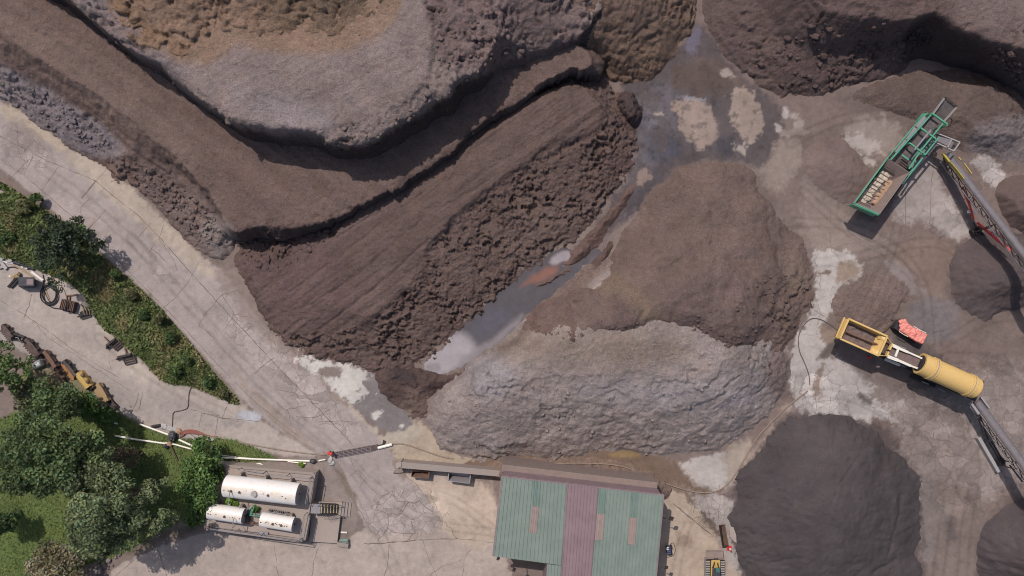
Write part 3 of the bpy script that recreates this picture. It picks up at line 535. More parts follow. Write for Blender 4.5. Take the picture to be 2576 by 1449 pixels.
PAINT = [  # polygon, colour, softness, ragged, opacity
    ([(1500, -100), (2700, -100), (2700, 1600), (1700, 1600), (1800, 1200), (1900, 1100), (1500, 400)], (116, 99, 92), 60, 20, 1),
    ([(1550, 190), (1610, 195), (1690, 150), (1750, 60), (1775, 60), (1850, 180), (1960, 260), (1980, 330), (1930, 420), (1880, 410), (1740, 400), (1650, 470), (1560, 560), (1480, 640), (1440, 640), (1560, 480), (1610, 380)], (86, 76, 75), 14, 14, 1),
    ([(1590, 215), (1680, 195), (1705, 250), (1700, 320), (1740, 370), (1690, 400), (1620, 430), (1612, 330)], (90, 82, 84), 14, 18, 1),
    ([(1625, 255), (1665, 265), (1680, 300), (1660, 330), (1630, 320)], (118, 112, 118), 14, 14, .8),
    ([(1625, 340), (1690, 330), (1720, 380), (1690, 410), (1630, 410)], (66, 64, 74), 16, 14, .8),
    ([(1688, 160), (1800, 155), (1842, 180), (1838, 245), (1770, 250), (1692, 225)], (84, 70, 64), 10, 14, 1),
    ([(1700, 238), (1775, 248), (1770, 258), (1698, 250)], (140, 134, 138), 5, 12, .7),
    ([(1715, 145), (1830, 150), (1860, 200), (1900, 230), (1880, 240), (1840, 200), (1770, 160)], (94, 79, 72), 10, 10, 1),
    ([(1740, 80), (1762, 60), (1764, 100), (1745, 140), (1722, 110)], (102, 94, 104), 8, 10, .9),
    ([(1600, 210), (1640, 200), (1660, 240), (1690, 330), (1670, 400), (1640, 380), (1640, 300), (1615, 260)], (78, 66, 62), 12, 26, .7), ([(1560, 560), (1590, 480), (1650, 420), (1700, 390), (1710, 400), (1640, 460), (1590, 540)], (76, 68, 70), 8, 16, .8), ([(1690, 390), (1760, 385), (1830, 400), (1880, 420), (1850, 430), (1740, 405)], (72, 64, 62), 10, 18, .8), ([(1880, 320), (1960, 300), (1980, 340), (1930, 420), (1880, 400)], (84, 74, 72), 14, 24, .7), ([(1700, 300), (1720, 380), (1780, 385), (1760, 400), (1690, 380)], (80, 70, 68), 8, 16, .6),
    ([(1835, 1235), (1860, 1165), (1940, 1065), (1985, 1025), (2130, 1024), (2225, 1075), (2310, 1160), (2338, 1210), (2335, 1440), (2300, 1560), (1850, 1560), (1826, 1300)], (84, 73, 70), 12, 16, .85), ([(2420, 590), (2370, 660), (2365, 720), (2420, 800), (2480, 830), (2600, 800), (2620, 570)], (98, 85, 80), 16, 12, .8), ([(2440, 1440), (2455, 1330), (2510, 1275), (2640, 1230), (2700, 1560), (2450, 1560)], (90, 78, 74), 16, 12, .8), ([(1640, 480), (1760, 395), (1870, 398), (1930, 480), (1980, 555), (2045, 620), (2066, 720), (2030, 840), (1990, 900), (1950, 800)], (112, 97, 90), 10, 14, .8), ([(640, 740), (700, 860), (800, 915), (940, 945), (960, 985), (1000, 1010), (1080, 1080), (1090, 1130), (1180, 1170), (1480, 1168), (1700, 1160), (1880, 1110), (1970, 1010), (2000, 950), (1800, 900), (1000, 800)], (116, 100, 93), 8, 12, .75), ([(2075, 250), (2170, 205), (2560, 170), (2640, 450), (2440, 410), (2340, 345), (2230, 300)], (104, 90, 84), 16, 14, .8),
    ([(1708, 252), (1752, 252), (1786, 262), (1800, 300), (1812, 330), (1790, 372), (1755, 380), (1725, 350), (1702, 310)], (140, 121, 110), 5, 9, 1),
    ([(1846, 222), (1880, 216), (1900, 240), (1916, 290), (1924, 330), (1900, 352), (1880, 362), (1850, 330), (1832, 290), (1840, 250)], (142, 124, 112), 4, 9, 1),
    ([(1812, 168), (1842, 178), (1846, 198), (1815, 190)], (148, 132, 122), 4, 8, 1), ([(1800, 336), (1850, 350), (1850, 400), (1800, 395)], (64, 60, 64), 12, 14, .8),
    ([(1642, 282), (1670, 283), (1665, 292), (1645, 290)], (148, 134, 124), 3, 5, 1), ([(1610, 428), (1640, 430), (1625, 460), (1600, 470)], (128, 108, 98), 4, 9, 1),
    ([(1840, 362), (1880, 366), (1880, 380), (1850, 384)], (148, 134, 124), 4, 14, .9), ([(1690, 258), (1708, 250), (1704, 285), (1688, 280)], (140, 118, 104), 4, 10, .9),
    ([(1985, 470), (1990, 350), (2060, 315), (2160, 320), (2220, 420), (2240, 500), (2180, 545), (2080, 530)], (108, 93, 86), 24, 18, .9), ([(2060, 800), (2060, 730), (2120, 690), (2190, 650), (2270, 650), (2330, 720), (2310, 790), (2250, 860), (2150, 870)], (112, 96, 88), 18, 18, .9),
    ([(1968, 268), (1984, 270), (1984, 296), (1966, 294)], (158, 146, 140), 3, 5, 1), ([(1990, 282), (2010, 284), (2006, 300), (1986, 298)], (146, 132, 124), 3, 5, 1),
    ([(2000, 300), (2022, 302), (2022, 322), (1995, 326)], (142, 128, 120), 3, 5, 1), ([(1950, 306), (1968, 316), (1966, 336), (1950, 330)], (152, 140, 132), 3, 5, 1),
    ([(1965, 325), (2040, 320), (2030, 345), (1960, 345)], (130, 114, 105), 4, 7, 1),
    ([(1910, 420), (1960, 350), (2020, 350), (2020, 420), (1980, 460), (1960, 490), (1915, 470)], (130, 114, 105), 10, 14, 1),
    ([(2010, 600), (2020, 440), (2060, 480), (2140, 530), (2210, 580), (2270, 620), (2200, 650), (2060, 640)], (136, 119, 110), 30, 16, .8),
    ([(1900, 880), (2000, 880), (2010, 960), (1960, 1050), (1840, 1180), (1700, 1160), (1640, 1160), (1700, 1240), (1840, 1240), (1930, 1090), (2020, 980)], (140, 122, 110), 12, 14, 1),
    ([(2150, 290), (2260, 300), (2280, 360), (2220, 400), (2140, 390), (2110, 340)], (138, 124, 116), 18, 26, .8),
    ([(2115, 340), (2160, 335), (2230, 380), (2190, 390), (2120, 360)], (160, 148, 140), 6, 16, .9),
    ([(2175, 395), (2207, 400), (2206, 416), (2190, 418), (2174, 406)], (165, 152, 144), 4, 7, 1),
    ([(2280, 420), (2340, 380), (2370, 470), (2420, 560), (2440, 590), (2400, 606), (2330, 560), (2270, 560), (2240, 545)], (148, 135, 128), 14, 16, 1),
    ([(2430, 400), (2490, 388), (2540, 440), (2530, 465), (2490, 470), (2470, 430)], (160, 148, 142), 6, 10, 1),
    ([(2330, 510), (2390, 500), (2440, 580), (2420, 600), (2340, 560)], (160, 148, 140), 14, 20, .7),
    ([(2250, 620), (2340, 590), (2420, 620), (2380, 700), (2370, 780), (2340, 790), (2300, 730), (2240, 680)], (120, 101, 90), 20, 18, .8),
    ([(2210, 660), (2250, 650), (2300, 690), (2330, 740), (2300, 740), (2250, 690)], (128, 116, 112), 10, 14, .8),
    ([(2040, 630), (2110, 620), (2160, 650), (2175, 680), (2130, 715), (2095, 745), (2088, 790), (2060, 830), (2085, 860), (2060, 900), (2000, 960), (1985, 925), (2005, 850), (2050, 770), (2056, 690)], (166, 155, 147), 6, 12, 1),
    ([(2055, 680), (2090, 680), (2090, 695), (2060, 695)], (112, 96, 88), 4, 8, 1), ([(2110, 660), (2160, 660), (2165, 690), (2105, 720), (2100, 690)], (134, 114, 98), 8, 8, .9),
    ([(2060, 810), (2110, 830), (2115, 870), (2070, 870)], (132, 112, 98), 6, 12, .9), ([(2290, 765), (2340, 735), (2420, 780), (2400, 850), (2350, 870), (2270, 800)], (108, 99, 98), 18, 14, .8),
    ([(2240, 780), (2330, 880), (2380, 900), (2360, 940), (2280, 900), (2235, 850)], (84, 76, 74), 14, 12, .9),
    ([(1985, 920), (2060, 890), (2110, 900), (2190, 950), (2240, 990), (2330, 1010), (2300, 1100), (2220, 1050), (2180, 1056), (2050, 1040), (1995, 1020)], (164, 153, 146), 10, 14, 1),
    ([(2045, 900), (2105, 858), (2120, 870), (2070, 905)], (92, 82, 76), 5, 12, .9), ([(2060, 930), (2075, 900), (2060, 1010), (2035, 1000)], (116, 96, 84), 6, 12, .8),
    ([(2190, 960), (2250, 985), (2260, 1020), (2230, 1030), (2195, 1000)], (118, 104, 97), 12, 20, .9), ([(2160, 985), (2195, 1000), (2190, 1020), (2165, 1010)], (92, 82, 80), 8, 8, .8), ([(2285, 1045), (2305, 1050), (2302, 1090), (2288, 1080)], (92, 82, 80), 6, 8, .8),
    ([(2240, 1000), (2420, 960), (2600, 880), (2640, 1200), (2470, 1260), (2320, 1300), (2300, 1180), (2260, 1110)], (132, 118, 111), 30, 24, .9),
    ([(2110, 900), (2200, 920), (2460, 1050), (2440, 1090), (2340, 1040), (2200, 970)], (104, 92, 86), 14, 20, .7),
    ([(2330, 1200), (2460, 1240), (2480, 1300), (2450, 1380), (2460, 1520), (2330, 1520), (2320, 1300)], (116, 101, 93), 24, 16, .9), ([(2380, 1290), (2410, 1310), (2400, 1370), (2370, 1350)], (88, 78, 75), 14, 12, .7),
    ([(2320, 1190), (2360, 1180), (2370, 1400), (2320, 1420)], (118, 108, 104), 20, 26, .6),
    ([(2440, 760), (2600, 800), (2620, 900), (2500, 900), (2400, 840)], (112, 96, 88), 24, 14, .8),
    # behind the shed
    ([(960, 1050), (1075, 1060), (1110, 1130), (1250, 1165), (1700, 1150), (1720, 1230), (1260, 1200), (1000, 1180), (980, 1120)], (160, 142, 124), 8, 14, 1),
    ([(1150, 1158), (1300, 1150), (1500, 1120), (1690, 1150), (1720, 1190), (1760, 1240), (1650, 1230), (1500, 1215), (1300, 1190), (1180, 1178)], (110, 91, 78), 6, 12, 1),
    ([(1480, 1190), (1515, 1190), (1515, 1202), (1482, 1200)], (166, 146, 126), 3, 6, 1), ([(1540, 1130), (1620, 1140), (1600, 1155), (1530, 1146)], (140, 116, 78), 6, 10, .7),
    ([(1700, 1160), (1780, 1150), (1850, 1130), (1880, 1140), (1850, 1200), (1800, 1240), (1760, 1235), (1720, 1190)], (166, 155, 147), 6, 10, 1),
    ([(1740, 1225), (1780, 1225), (1790, 1245), (1750, 1245)], (112, 92, 76), 6, 8, .9), ([(1820, 1130), (1900, 1090), (1870, 1160), (1840, 1210), (1820, 1200)], (150, 134, 120), 8, 10, .9),
    ([(1640, 1215), (1720, 1215), (1780, 1300), (1800, 1340), (1840, 1380), (1900, 1600), (1640, 1600), (1660, 1300)], (164, 145, 128), 8, 8, 1),
    ([(1720, 1240), (1850, 1240), (1840, 1300), (1845, 1380), (1870, 1449), (1830, 1420), (1800, 1340), (1760, 1290)], (160, 148, 140), 10, 14, .9),
    ([(1760, 1275), (1800, 1310), (1812, 1350), (1790, 1340), (1765, 1300)], (96, 80, 72), 6, 12, .9), ([(1700, 1340), (1740, 1335), (1745, 1370), (1705, 1380)], (128, 108, 94), 12, 14, .7),
    ([(1640, 1200), (1700, 1230), (1760, 1290), (1740, 1240), (1700, 1215)], (104, 86, 74), 5, 10, .8),
    # lower yards
    ([(300, 1700), (250, 1449), (345, 1400), (520, 1330), (700, 1360), (880, 1350), (930, 1330), (1000, 1170), (1260, 1200), (1290, 1560), (1600, 1700)], (160, 144, 133), 4, 6, 1),
    ([(1000, 1185), (1110, 1205), (1255, 1215), (1245, 1400), (1100, 1340), (1060, 1250)], (174, 155, 138), 20, 12, 1),
    ([(520, 1170), (790, 1150), (830, 1150), (880, 1225), (905, 1300), (880, 1365), (790, 1365), (700, 1368), (510, 1330)], (128, 114, 106), 4, 4, 1),
    (LOWYARD, (162, 148, 138), 4, 5, 1),
    ([(-60, 760), (120, 850), (330, 960), (560, 1040), (640, 1080), (430, 1075), (200, 990), (60, 880), (-60, 830)], (150, 138, 131), 20, 12, .7),
    ([(590, 1035), (640, 1030), (662, 1042), (655, 1060), (610, 1062)], (166, 164, 166), 5, 8, .9), ([(250, 800), (330, 890), (390, 950), (360, 960), (250, 850)], (172, 157, 143), 14, 8, .8),
    (ROAD, (153, 139, 132), 3, 3, 1),
    ([(150, 360), (250, 405), (345, 480), (450, 590), (560, 690), (520, 700), (400, 610), (300, 520), (180, 420)], (166, 149, 132), 10, 12, .8),
    ([(0, 250), (90, 300), (180, 365), (170, 390), (60, 320), (0, 290)], (166, 148, 128), 8, 10, .8),
    ([(560, 660), (640, 690), (720, 830), (820, 940), (760, 930), (690, 890), (600, 780), (540, 720)], (132, 115, 106), 16, 20, .75),
    ([(20, 470), (140, 545), (330, 715), (500, 900), (640, 1040), (600, 1030), (440, 850), (300, 710), (120, 550)], (168, 154, 142), 7, 8, .8),
    ([(560, 900), (700, 1040), (800, 1130), (770, 1130), (650, 1030)], (142, 124, 110), 5, 12, .55), ([(60, 300), (120, 380), (90, 400), (10, 310)], (138, 122, 114), 14, 18, .6),
    ([(780, 920), (860, 1000), (960, 1090), (975, 1120), (930, 1080), (820, 975)], (166, 150, 136), 5, 10, .9), ([(790, 930), (880, 1020), (870, 1030), (785, 940)], (128, 110, 98), 3, 7, .7),
    ([(760, 905), (950, 930), (975, 1010), (1040, 1060), (1035, 1085), (985, 1100), (900, 1030), (830, 965)], (116, 107, 104), 6, 9, 1),
    ([(738, 890), (800, 905), (930, 928), (935, 945), (905, 985), (850, 990), (800, 940), (760, 915)], (188, 178, 168), 5, 16, .95),
    ([(800, 925), (850, 920), (866, 940), (850, 955), (800, 945)], (122, 108, 100), 4, 8, 1), ([(860, 975), (940, 985), (935, 1005), (870, 1015)], (184, 174, 164), 4, 18, .8), ([(930, 1035), (962, 1030), (960, 1045), (935, 1055)], (186, 176, 166), 3, 8, 1), ([(1000, 1068), (1014, 1066), (1012, 1078)], (184, 174, 166), 2, 4, 1),
    ([(960, 1095), (1030, 1075), (1045, 1068), (1070, 1080), (1040, 1110), (990, 1130), (965, 1120)], (162, 148, 132), 4, 6, 1),
    ([(700, 1150), (840, 1150), (870, 1200), (905, 1290), (800, 1280), (795, 1190), (700, 1170)], (132, 118, 111), 8, 8, .9),
    ([(840, 1170), (880, 1215), (900, 1290), (885, 1260), (860, 1210)], (116, 102, 88), 5, 9, .8),
    ([(980, 1150), (1010, 1170), (1030, 1205), (1000, 1200)], (122, 106, 92), 6, 8, .7),
    # vegetation soil
    (BANK, (88, 88, 58), 5, 12, 1), (LAWN, (88, 98, 56), 5, 8, 1),
    ([(290, 1400), (410, 1340), (500, 1310), (540, 1270), (530, 1330), (430, 1350), (350, 1390)], (96, 84, 70), 6, 10, .9),
    ([(40, 930), (130, 920), (240, 960), (260, 1010), (140, 1030), (40, 1000)], (110, 100, 74), 10, 12, .9),
    ([(80, 1250), (170, 1290), (250, 1380), (100, 1449), (0, 1449), (0, 1300)], (92, 104, 58), 12, 10, .8),
]
CRACKS = [([(2240, 950), (2640, 850), (2640, 1300), (2320, 1300), (2180, 1060)], 1.0, 40), ([(2430, 390), (2560, 380), (2560, 480), (2420, 480)], .95, 20), ([(2220, 500), (2460, 500), (2440, 620), (2220, 620)], .5, 30), ([(1980, 900), (2200, 950), (2200, 1060), (1940, 1050)], .75, 30), ([(2000, 600), (2180, 600), (2060, 900), (1990, 900)], .5, 30), ([(1700, 1200), (1860, 1240), (1850, 1420), (1740, 1320)], .85, 30), ([(940, 1220), (1120, 1220), (1130, 1360), (900, 1360)], .9, 25), ([(0, 290), (120, 350), (150, 440), (0, 430)], .95, 25), ([(540, 740), (720, 860), (850, 1000), (940, 1100), (820, 1100), (700, 980), (520, 800)], .75, 30), ([(-100, 200), (900, 1000), (900, 1449), (1250, 1449), (1250, 1200), (900, 1100)], .28, 40), ([(300, 560), (500, 720), (440, 740), (300, 640)], .5, 30)]
WET = [([(1590, 200), (1700, 190), (1720, 380), (1640, 440), (1500, 620), (1460, 640), (1600, 420)], .5, 20), ([(1690, 150), (1840, 150), (1860, 250), (1960, 300), (1930, 420), (1860, 410), (1720, 390), (1690, 300)], .35, 16), ([(2300, 770), (2400, 800), (2360, 880), (2290, 830)], .4, 20)]
TRACKS = [([(1980, 560), (2120, 560), (2260, 620), (2330, 720), (2340, 860)], 7), ([(2020, 480), (2150, 600), (2240, 640), (2300, 700)], 6), ([(2060, 660), (2200, 640), (2340, 600), (2420, 640)], 7), ([(2120, 830), (2180, 740), (2240, 650), (2260, 560)], 6), ([(2360, 1449), (2380, 1300), (2400, 1180), (2480, 1090)], 8), ([(2420, 1449), (2430, 1320), (2450, 1230)], 8), ([(1990, 360), (2100, 300), (2250, 280)], 7), ([(2380, 860), (2480, 800), (2576, 790)], 8), ([(1960, 1010), (2060, 980), (2180, 1010), (2300, 1090)], 6), ([(2380, 900), (2480, 900), (2600, 960)], 8),
          ([(760, 1060), (860, 1140), (960, 1240), (1080, 1320), (1250, 1340)], 6), ([(640, 1000), (740, 1090), (850, 1160), (930, 1280), (1000, 1449)], 7), ([(330, 600), (500, 790), (640, 950), (760, 1060)], 7), ([(100, 420), (240, 520), (380, 650)], 7), ([(1050, 1230), (1150, 1260), (1240, 1330)], 6), ([(1700, 1449), (1710, 1380), (1730, 1320)], 6), ([(250, 850), (400, 960), (600, 1060)], 7)]
def paint(X, Y):
    px, py = 1288 + X / S, 724.5 - Y / S
    n1, n2 = N3.fbm(X * .5, Y * .5, 4, .6), N4.fbm(X * .5 + 5, Y * .5, 4, .6)
    n3 = N1.fbm(X * 1.3, Y * 1.3, 5, .62)
    n6 = N2.fbm(X * 3.1, Y * 3.1, 4, .65)
    C = np.empty(X.shape + (3,)); C[:] = lin((120, 104, 96))
    for poly, col, soft, rag, op in PAINT:
        wx, wy = px + rag * .8 * n1, py + rag * .8 * n2
        d = sdf(chaikin(poly, 2), wx, wy, 120) + rag * n3 + (.55 * rag + .15 * soft) * n6
        a = (sstep(-soft * .7, soft * .7, d) * op)[..., None]
        C = C * (1 - a) + lin(col) * a
    C *= np.array([.92, .945, .958])
    for line, off in TRACKS:
        L = np.array(line, float)
        for _ in range(2): L = np.concatenate([L[:1]] + [np.stack([a * .75 + b * .25, a * .25 + b * .75]) for a, b in zip(L, L[1:])] + [L[-1:]])
        d = pdist(L, px + 3 * n1, py + 3 * n2)
        band = np.exp(-((d - off * 1.6) / (off * .55)) ** 2) * (.5 + .8 * np.clip(n3 + .3, 0, 1))
        C *= (1 - .24 * band)[..., None]
    C *= (1 + .10 * N2.fbm(X * .3, Y * .3, 4) + .07 * n3)[..., None]
    ck = np.zeros(X.shape); wt = np.zeros(X.shape)
    for poly, v, soft in CRACKS: ck = np.maximum(ck, sstep(-soft, soft, sdf(chaikin(poly, 2), px, py, 120)) * v)
    for poly, v, soft in WET: wt = np.maximum(wt, sstep(-soft, soft, sdf(chaikin(poly, 2), px + 8 * n1, py + 8 * n2, 120) + 6 * n3) * v)
    wm = np.clip(wt * 2, 0, 1); n5 = N4.fbm(X * 1.1 + 9, Y * 1.1, 6, .68)
    for lo, hi, col, op in ((.08, .4, (58, 52, 52), .75), (.45, .7, (134, 126, 124), .6)):
        a = (sstep(lo, hi, n5 if hi < .5 else N2.fbm(X * 2.1, Y * 2.1, 5, .7)) * wm * op)[..., None]; C = C * (1 - a) + lin(col) * a
    return C, ck, wt
xs = np.concatenate([[-400, -220, -130, -85, -65], np.arange(-55, 55.01, .12), [65, 85, 130, 220, 400]])
ys = np.concatenate([[-400, -220, -130, -80, -50], np.arange(-34, 34.01, .12), [50, 80, 130, 220, 400]])
GX, GY = np.meshgrid(xs, ys)
GC, GK, GW_ = paint(GX, GY)
gd = sdf(chaikin(POND, 2), 1288 + GX / S, 724.5 - GY / S, 120)
bank_d = sdf(chaikin(BANK, 2), 1288 + GX / S, 724.5 - GY / S, 150)
BZ = .45 * sstep(0, 28, bank_d) + .1 * sstep(0, 20, bank_d) * N1.fbm(GX * .8, GY * .8, 3)
GZ = BZ - .18 * sstep(2, 26, gd)
idx = np.arange(GX.size).reshape(GX.shape)
F = np.stack([idx[:-1, :-1], idx[:-1, 1:], idx[1:, 1:], idx[1:, :-1]], -1).reshape(-1, 4)
pondcol = sstep(-2, 8, gd)[..., None]
GC = GC * (1 - pondcol) + lin((84, 74, 72)) * pondcol
me = np_mesh('ground', np.stack([GX, GY, GZ], -1).reshape(-1, 3), F, GC.reshape(-1, 3), True, {'crack': GK.ravel(), 'wet': GW_.ravel()})
tag(link('ground', me, M['ground']), kind='structure')
def overlay(name, poly, lift):
    d = sdf(chaikin(poly, 2), 1288 + GX / S, 724.5 - GY / S, 60)
    q = (d[:-1, :-1] > 0) & (d[1:, 1:] > 0) & (d[1:, :-1] > 0) & (d[:-1, 1:] > 0)
    Fq = np.stack([idx[:-1, :-1][q], idx[:-1, 1:][q], idx[1:, 1:][q], idx[1:, :-1][q]], 1)
    used = np.unique(Fq); rem = np.zeros(GX.size, np.int64); rem[used] = np.arange(len(used))
    co = np.stack([GX, GY, GZ + lift], -1).reshape(-1, 3)[used]
    me = np_mesh(name, co, rem[Fq], GC.reshape(-1, 3)[used], True, {'crack': GK.ravel()[used], 'wet': GW_.ravel()[used]})
    return tag(link(name, me, M['ground']), kind='structure')
overlay('road', ROAD, .005)
overlay('bank', BANK, .005)
overlay('lawn', LAWN, .009)

# pond water with silt under it
def pond_material():
    m, t, b = new_mat('pond_water')
    geo = t.nodes.new('ShaderNodeNewGeometry'); pos = geo.outputs['Position']
    att = node(t, 'ShaderNodeAttribute', attribute_name='Col')
    n = noise_n(t, pos, 1.2, 4, .6); n2 = noise_n(t, pos, 9, 2, .6)
    f = math_n(t, 'MULTIPLY', maprange(t, n.outputs[0], .3, .7, .9, 1.1), maprange(t, n2.outputs[0], .3, .7, .96, 1.04))
    t.links.new(scale_col(t, att.outputs['Color'], f), b.inputs['Base Color'])
    b.inputs['Roughness'].default_value = .22; b.inputs['IOR'].default_value = 1.33; b.inputs['Specular IOR Level'].default_value = .4
    bp = t.nodes.new('ShaderNodeBump'); bp.inputs['Strength'].default_value = .04; bp.inputs['Distance'].default_value = .02
    t.links.new(n2.outputs[0], bp.inputs['Height']); t.links.new(bp.outputs[0], b.inputs['Normal'])
    return m
x_, y_ = np.meshgrid(np.arange(-8, 9, .1), np.arange(-8, 5, .1))
ppx, ppy = 1288 + x_ / S, 724.5 - y_ / S
wpx = ppx + 5 * N1.fbm(x_, y_, 3); wpy = ppy + 5 * N2.fbm(x_, y_, 3)
pd = sdf(chaikin(POND, 2), wpx, wpy)
PC = np.empty(x_.shape + (3,)); PC[:] = lin((82, 77, 79))
for poly, col, soft, op in [
        ([(1050, 960), (1060, 880), (1140, 830), (1190, 850), (1200, 890), (1120, 950)], (150, 142, 142), 16, .9),
        ([(1150, 900), (1230, 860), (1310, 790), (1320, 800), (1240, 880), (1160, 930)], (128, 120, 120), 9, .8),
        ([(1190, 815), (1250, 770), (1300, 790), (1240, 840), (1200, 850)], (84, 81, 88), 18, .8),
        ([(1300, 725), (1360, 680), (1400, 662), (1408, 680), (1370, 705), (1330, 715)], (124, 88, 76), 8, .95),
        ([(1378, 658), (1400, 638), (1430, 628), (1440, 645), (1400, 668)], (150, 140, 140), 5, .8),
        ([(1395, 735), (1440, 700), (1450, 690), (1500, 640), (1515, 640), (1460, 700), (1420, 738)], (104, 98, 100), 8, .7),
        ([(1072, 930), (1072, 916), (1100, 910), (1110, 930), (1090, 940)], (128, 122, 122), 5, .9)]:
    a = (sstep(-soft, soft, sdf(chaikin(poly, 2), wpx, wpy)) * op)[..., None]
    PC = PC * (1 - a) + lin(col) * a
q = pd > -6
qq = q[:-1, :-1] | q[1:, 1:]
ii = np.arange(x_.size).reshape(x_.shape)
F = np.stack([ii[:-1, :-1][qq], ii[:-1, 1:][qq], ii[1:, 1:][qq], ii[1:, :-1][qq]], 1)
used = np.unique(F); rem = np.zeros(x_.size, np.int64); rem[used] = np.arange(len(used))
zz = np.full(x_.shape, .004)
me = np_mesh('pond', np.stack([x_, y_, zz], -1).reshape(-1, 3)[used], rem[F], PC.reshape(-1, 3)[used])
tag(link('pond', me, pond_material()), kind='structure')

# ------------------------------------------------------------------ builders
class MB:
    """collects shapes in world coordinates and links them as one mesh object"""
    def __init__(s, origin=(0, 0, 0)):
        s.bm = bmesh.new(); s.o = Vector(origin)
    def v(s, p): return s.bm.verts.new(Vector(p) - s.o)
    def hexa(s, lo, hi):
        """prism between two rings of the same length"""
        a = [s.v(p) for p in lo]; b = [s.v(p) for p in hi]; n = len(a)
        s.bm.faces.new(a[::-1]); s.bm.faces.new(b)
        for i in range(n): s.bm.faces.new((a[i], a[(i + 1) % n], b[(i + 1) % n], b[i]))
        return s
    def prism(s, pts, z0, z1):
        return s.hexa([(p[0], p[1], z0) for p in pts], [(p[0], p[1], z1) for p in pts])
    def beam(s, a, b, w, h, up=(0, 0, 1)):
        a, b = Vector(a), Vector(b); d = (b - a).normalized(); up = Vector(up)
        x = d.cross(up)
        if x.length < 1e-4: x = d.cross(Vector((1, 0, 0)))
        x.normalize(); y = x.cross(d).normalized()
        ring = [x * (w / 2) + y * (h / 2), -x * (w / 2) + y * (h / 2), -x * (w / 2) - y * (h / 2), x * (w / 2) - y * (h / 2)]
        return s.hexa([a + r for r in ring], [b + r for r in ring])
    def plate(s, pts, t):
        P = [Vector(p) for p in pts]; n = (P[1] - P[0]).cross(P[2] - P[0]).normalized()
        if n.z < 0: P = P[::-1]; n = -n
        return s.hexa([p - n * t for p in P], P)
    def cyl(s, a, b, r0, r1=None, n=14):
        a, b = Vector(a), Vector(b); r1 = r0 if r1 is None else r1; d = (b - a).normalized()
        x = d.cross(Vector((0, 0, 1)))
        if x.length < 1e-3: x = Vector((1, 0, 0))
        x.normalize(); y = d.cross(x)
        ang = [2 * math.pi * i / n for i in range(n)]
        return s.hexa([a + (x * math.cos(t) + y * math.sin(t)) * r0 for t in ang], [b + (x * math.cos(t) + y * math.sin(t)) * r1 for t in ang])
    def tube(s, pts, r, n=8, smooth_it=2, closed=False):
        P = [Vector(p) for p in pts]
        for _ in range(smooth_it):
            Q = [P[0]]
            for i in range(len(P) - 1): Q += [P[i] * .75 + P[i + 1] * .25, P[i] * .25 + P[i + 1] * .75]
            P = Q + [P[-1]]
        rings = []
        for i, p in enumerate(P):
            d = (P[min(i + 1, len(P) - 1)] - P[max(i - 1, 0)]).normalized()
            x = d.cross(Vector((0, 0, 1)))
            if x.length < 1e-3: x = Vector((1, 0, 0))
            x.normalize(); y = x.cross(d)
            rings.append([s.v(p + (x * math.cos(t) + y * math.sin(t)) * r) for t in [2 * math.pi * k / n for k in range(n)]])
        for a, b in zip(rings, rings[1:]):
            for k in range(n): s.bm.faces.new((a[k], a[(k + 1) % n], b[(k + 1) % n], b[k]))
        s.bm.faces.new(rings[0][::-1]); s.bm.faces.new(rings[-1])
        return s
    def lathe(s, a, b, prof, n=28):
        """prof: (t along a-b, radius)"""
        a, b = Vector(a), Vector(b); d = (b - a).normalized(); L = (b - a).length
        x = d.cross(Vector((0, 0, 1))).normalized(); y = d.cross(x)
        rings = [[s.v(a + d * (t * L) + (x * math.cos(k * 2 * math.pi / n) + y * math.sin(k * 2 * math.pi / n)) * r) for k in range(n)] for t, r in prof]
        for p, q in zip(rings, rings[1:]):
            for k in range(n): s.bm.faces.new((p[k], p[(k + 1) % n], q[(k + 1) % n], q[k]))
        s.bm.faces.new(rings[0][::-1]); s.bm.faces.new(rings[-1])
        return s
    def blob(s, c, r, seed, amp=.3, sub=2, freq=1.6):
        """crumpled lump"""
        t = bmesh.new(); bmesh.ops.create_icosphere(t, subdivisions=sub, radius=1)
        rnd = random.Random(seed); off = rnd.random() * 50
        m = {}
        for q in t.verts:
            n = float(N1.perlin(np.array([q.co.x * freq + off]), np.array([q.co.y * freq + q.co.z * 1.7 * freq]))[0])
            k = 1 + amp * n
            m[q.index] = s.v((c[0] + q.co.x * r[0] * k, c[1] + q.co.y * r[1] * k, max(c[2] + q.co.z * r[2] * k, .003)))
        t.verts.ensure_lookup_table()
        for f in t.faces:
            try: s.bm.faces.new([m[q.index] for q in f.verts])
            except ValueError: pass
        t.free(); return s
    def build(s, name, mat, parent=None, smooth=False, label=None, cat=None, group=None, bevel=0.0):
        bmesh.ops.recalc_face_normals(s.bm, faces=s.bm.faces)
        me = bpy.data.meshes.new(name); s.bm.to_mesh(me); s.bm.free()
        if smooth:
            me.polygons.foreach_set('use_smooth', [True] * len(me.polygons))
            me.set_sharp_from_angle(angle=math.radians(38))
        o = link(name, me, mat, parent)
        if parent is None: o.location = s.o
        if bevel:
            b = o.modifiers.new('bevel', 'BEVEL'); b.width = bevel; b.segments = 2
        return tag(o, label, cat, group)

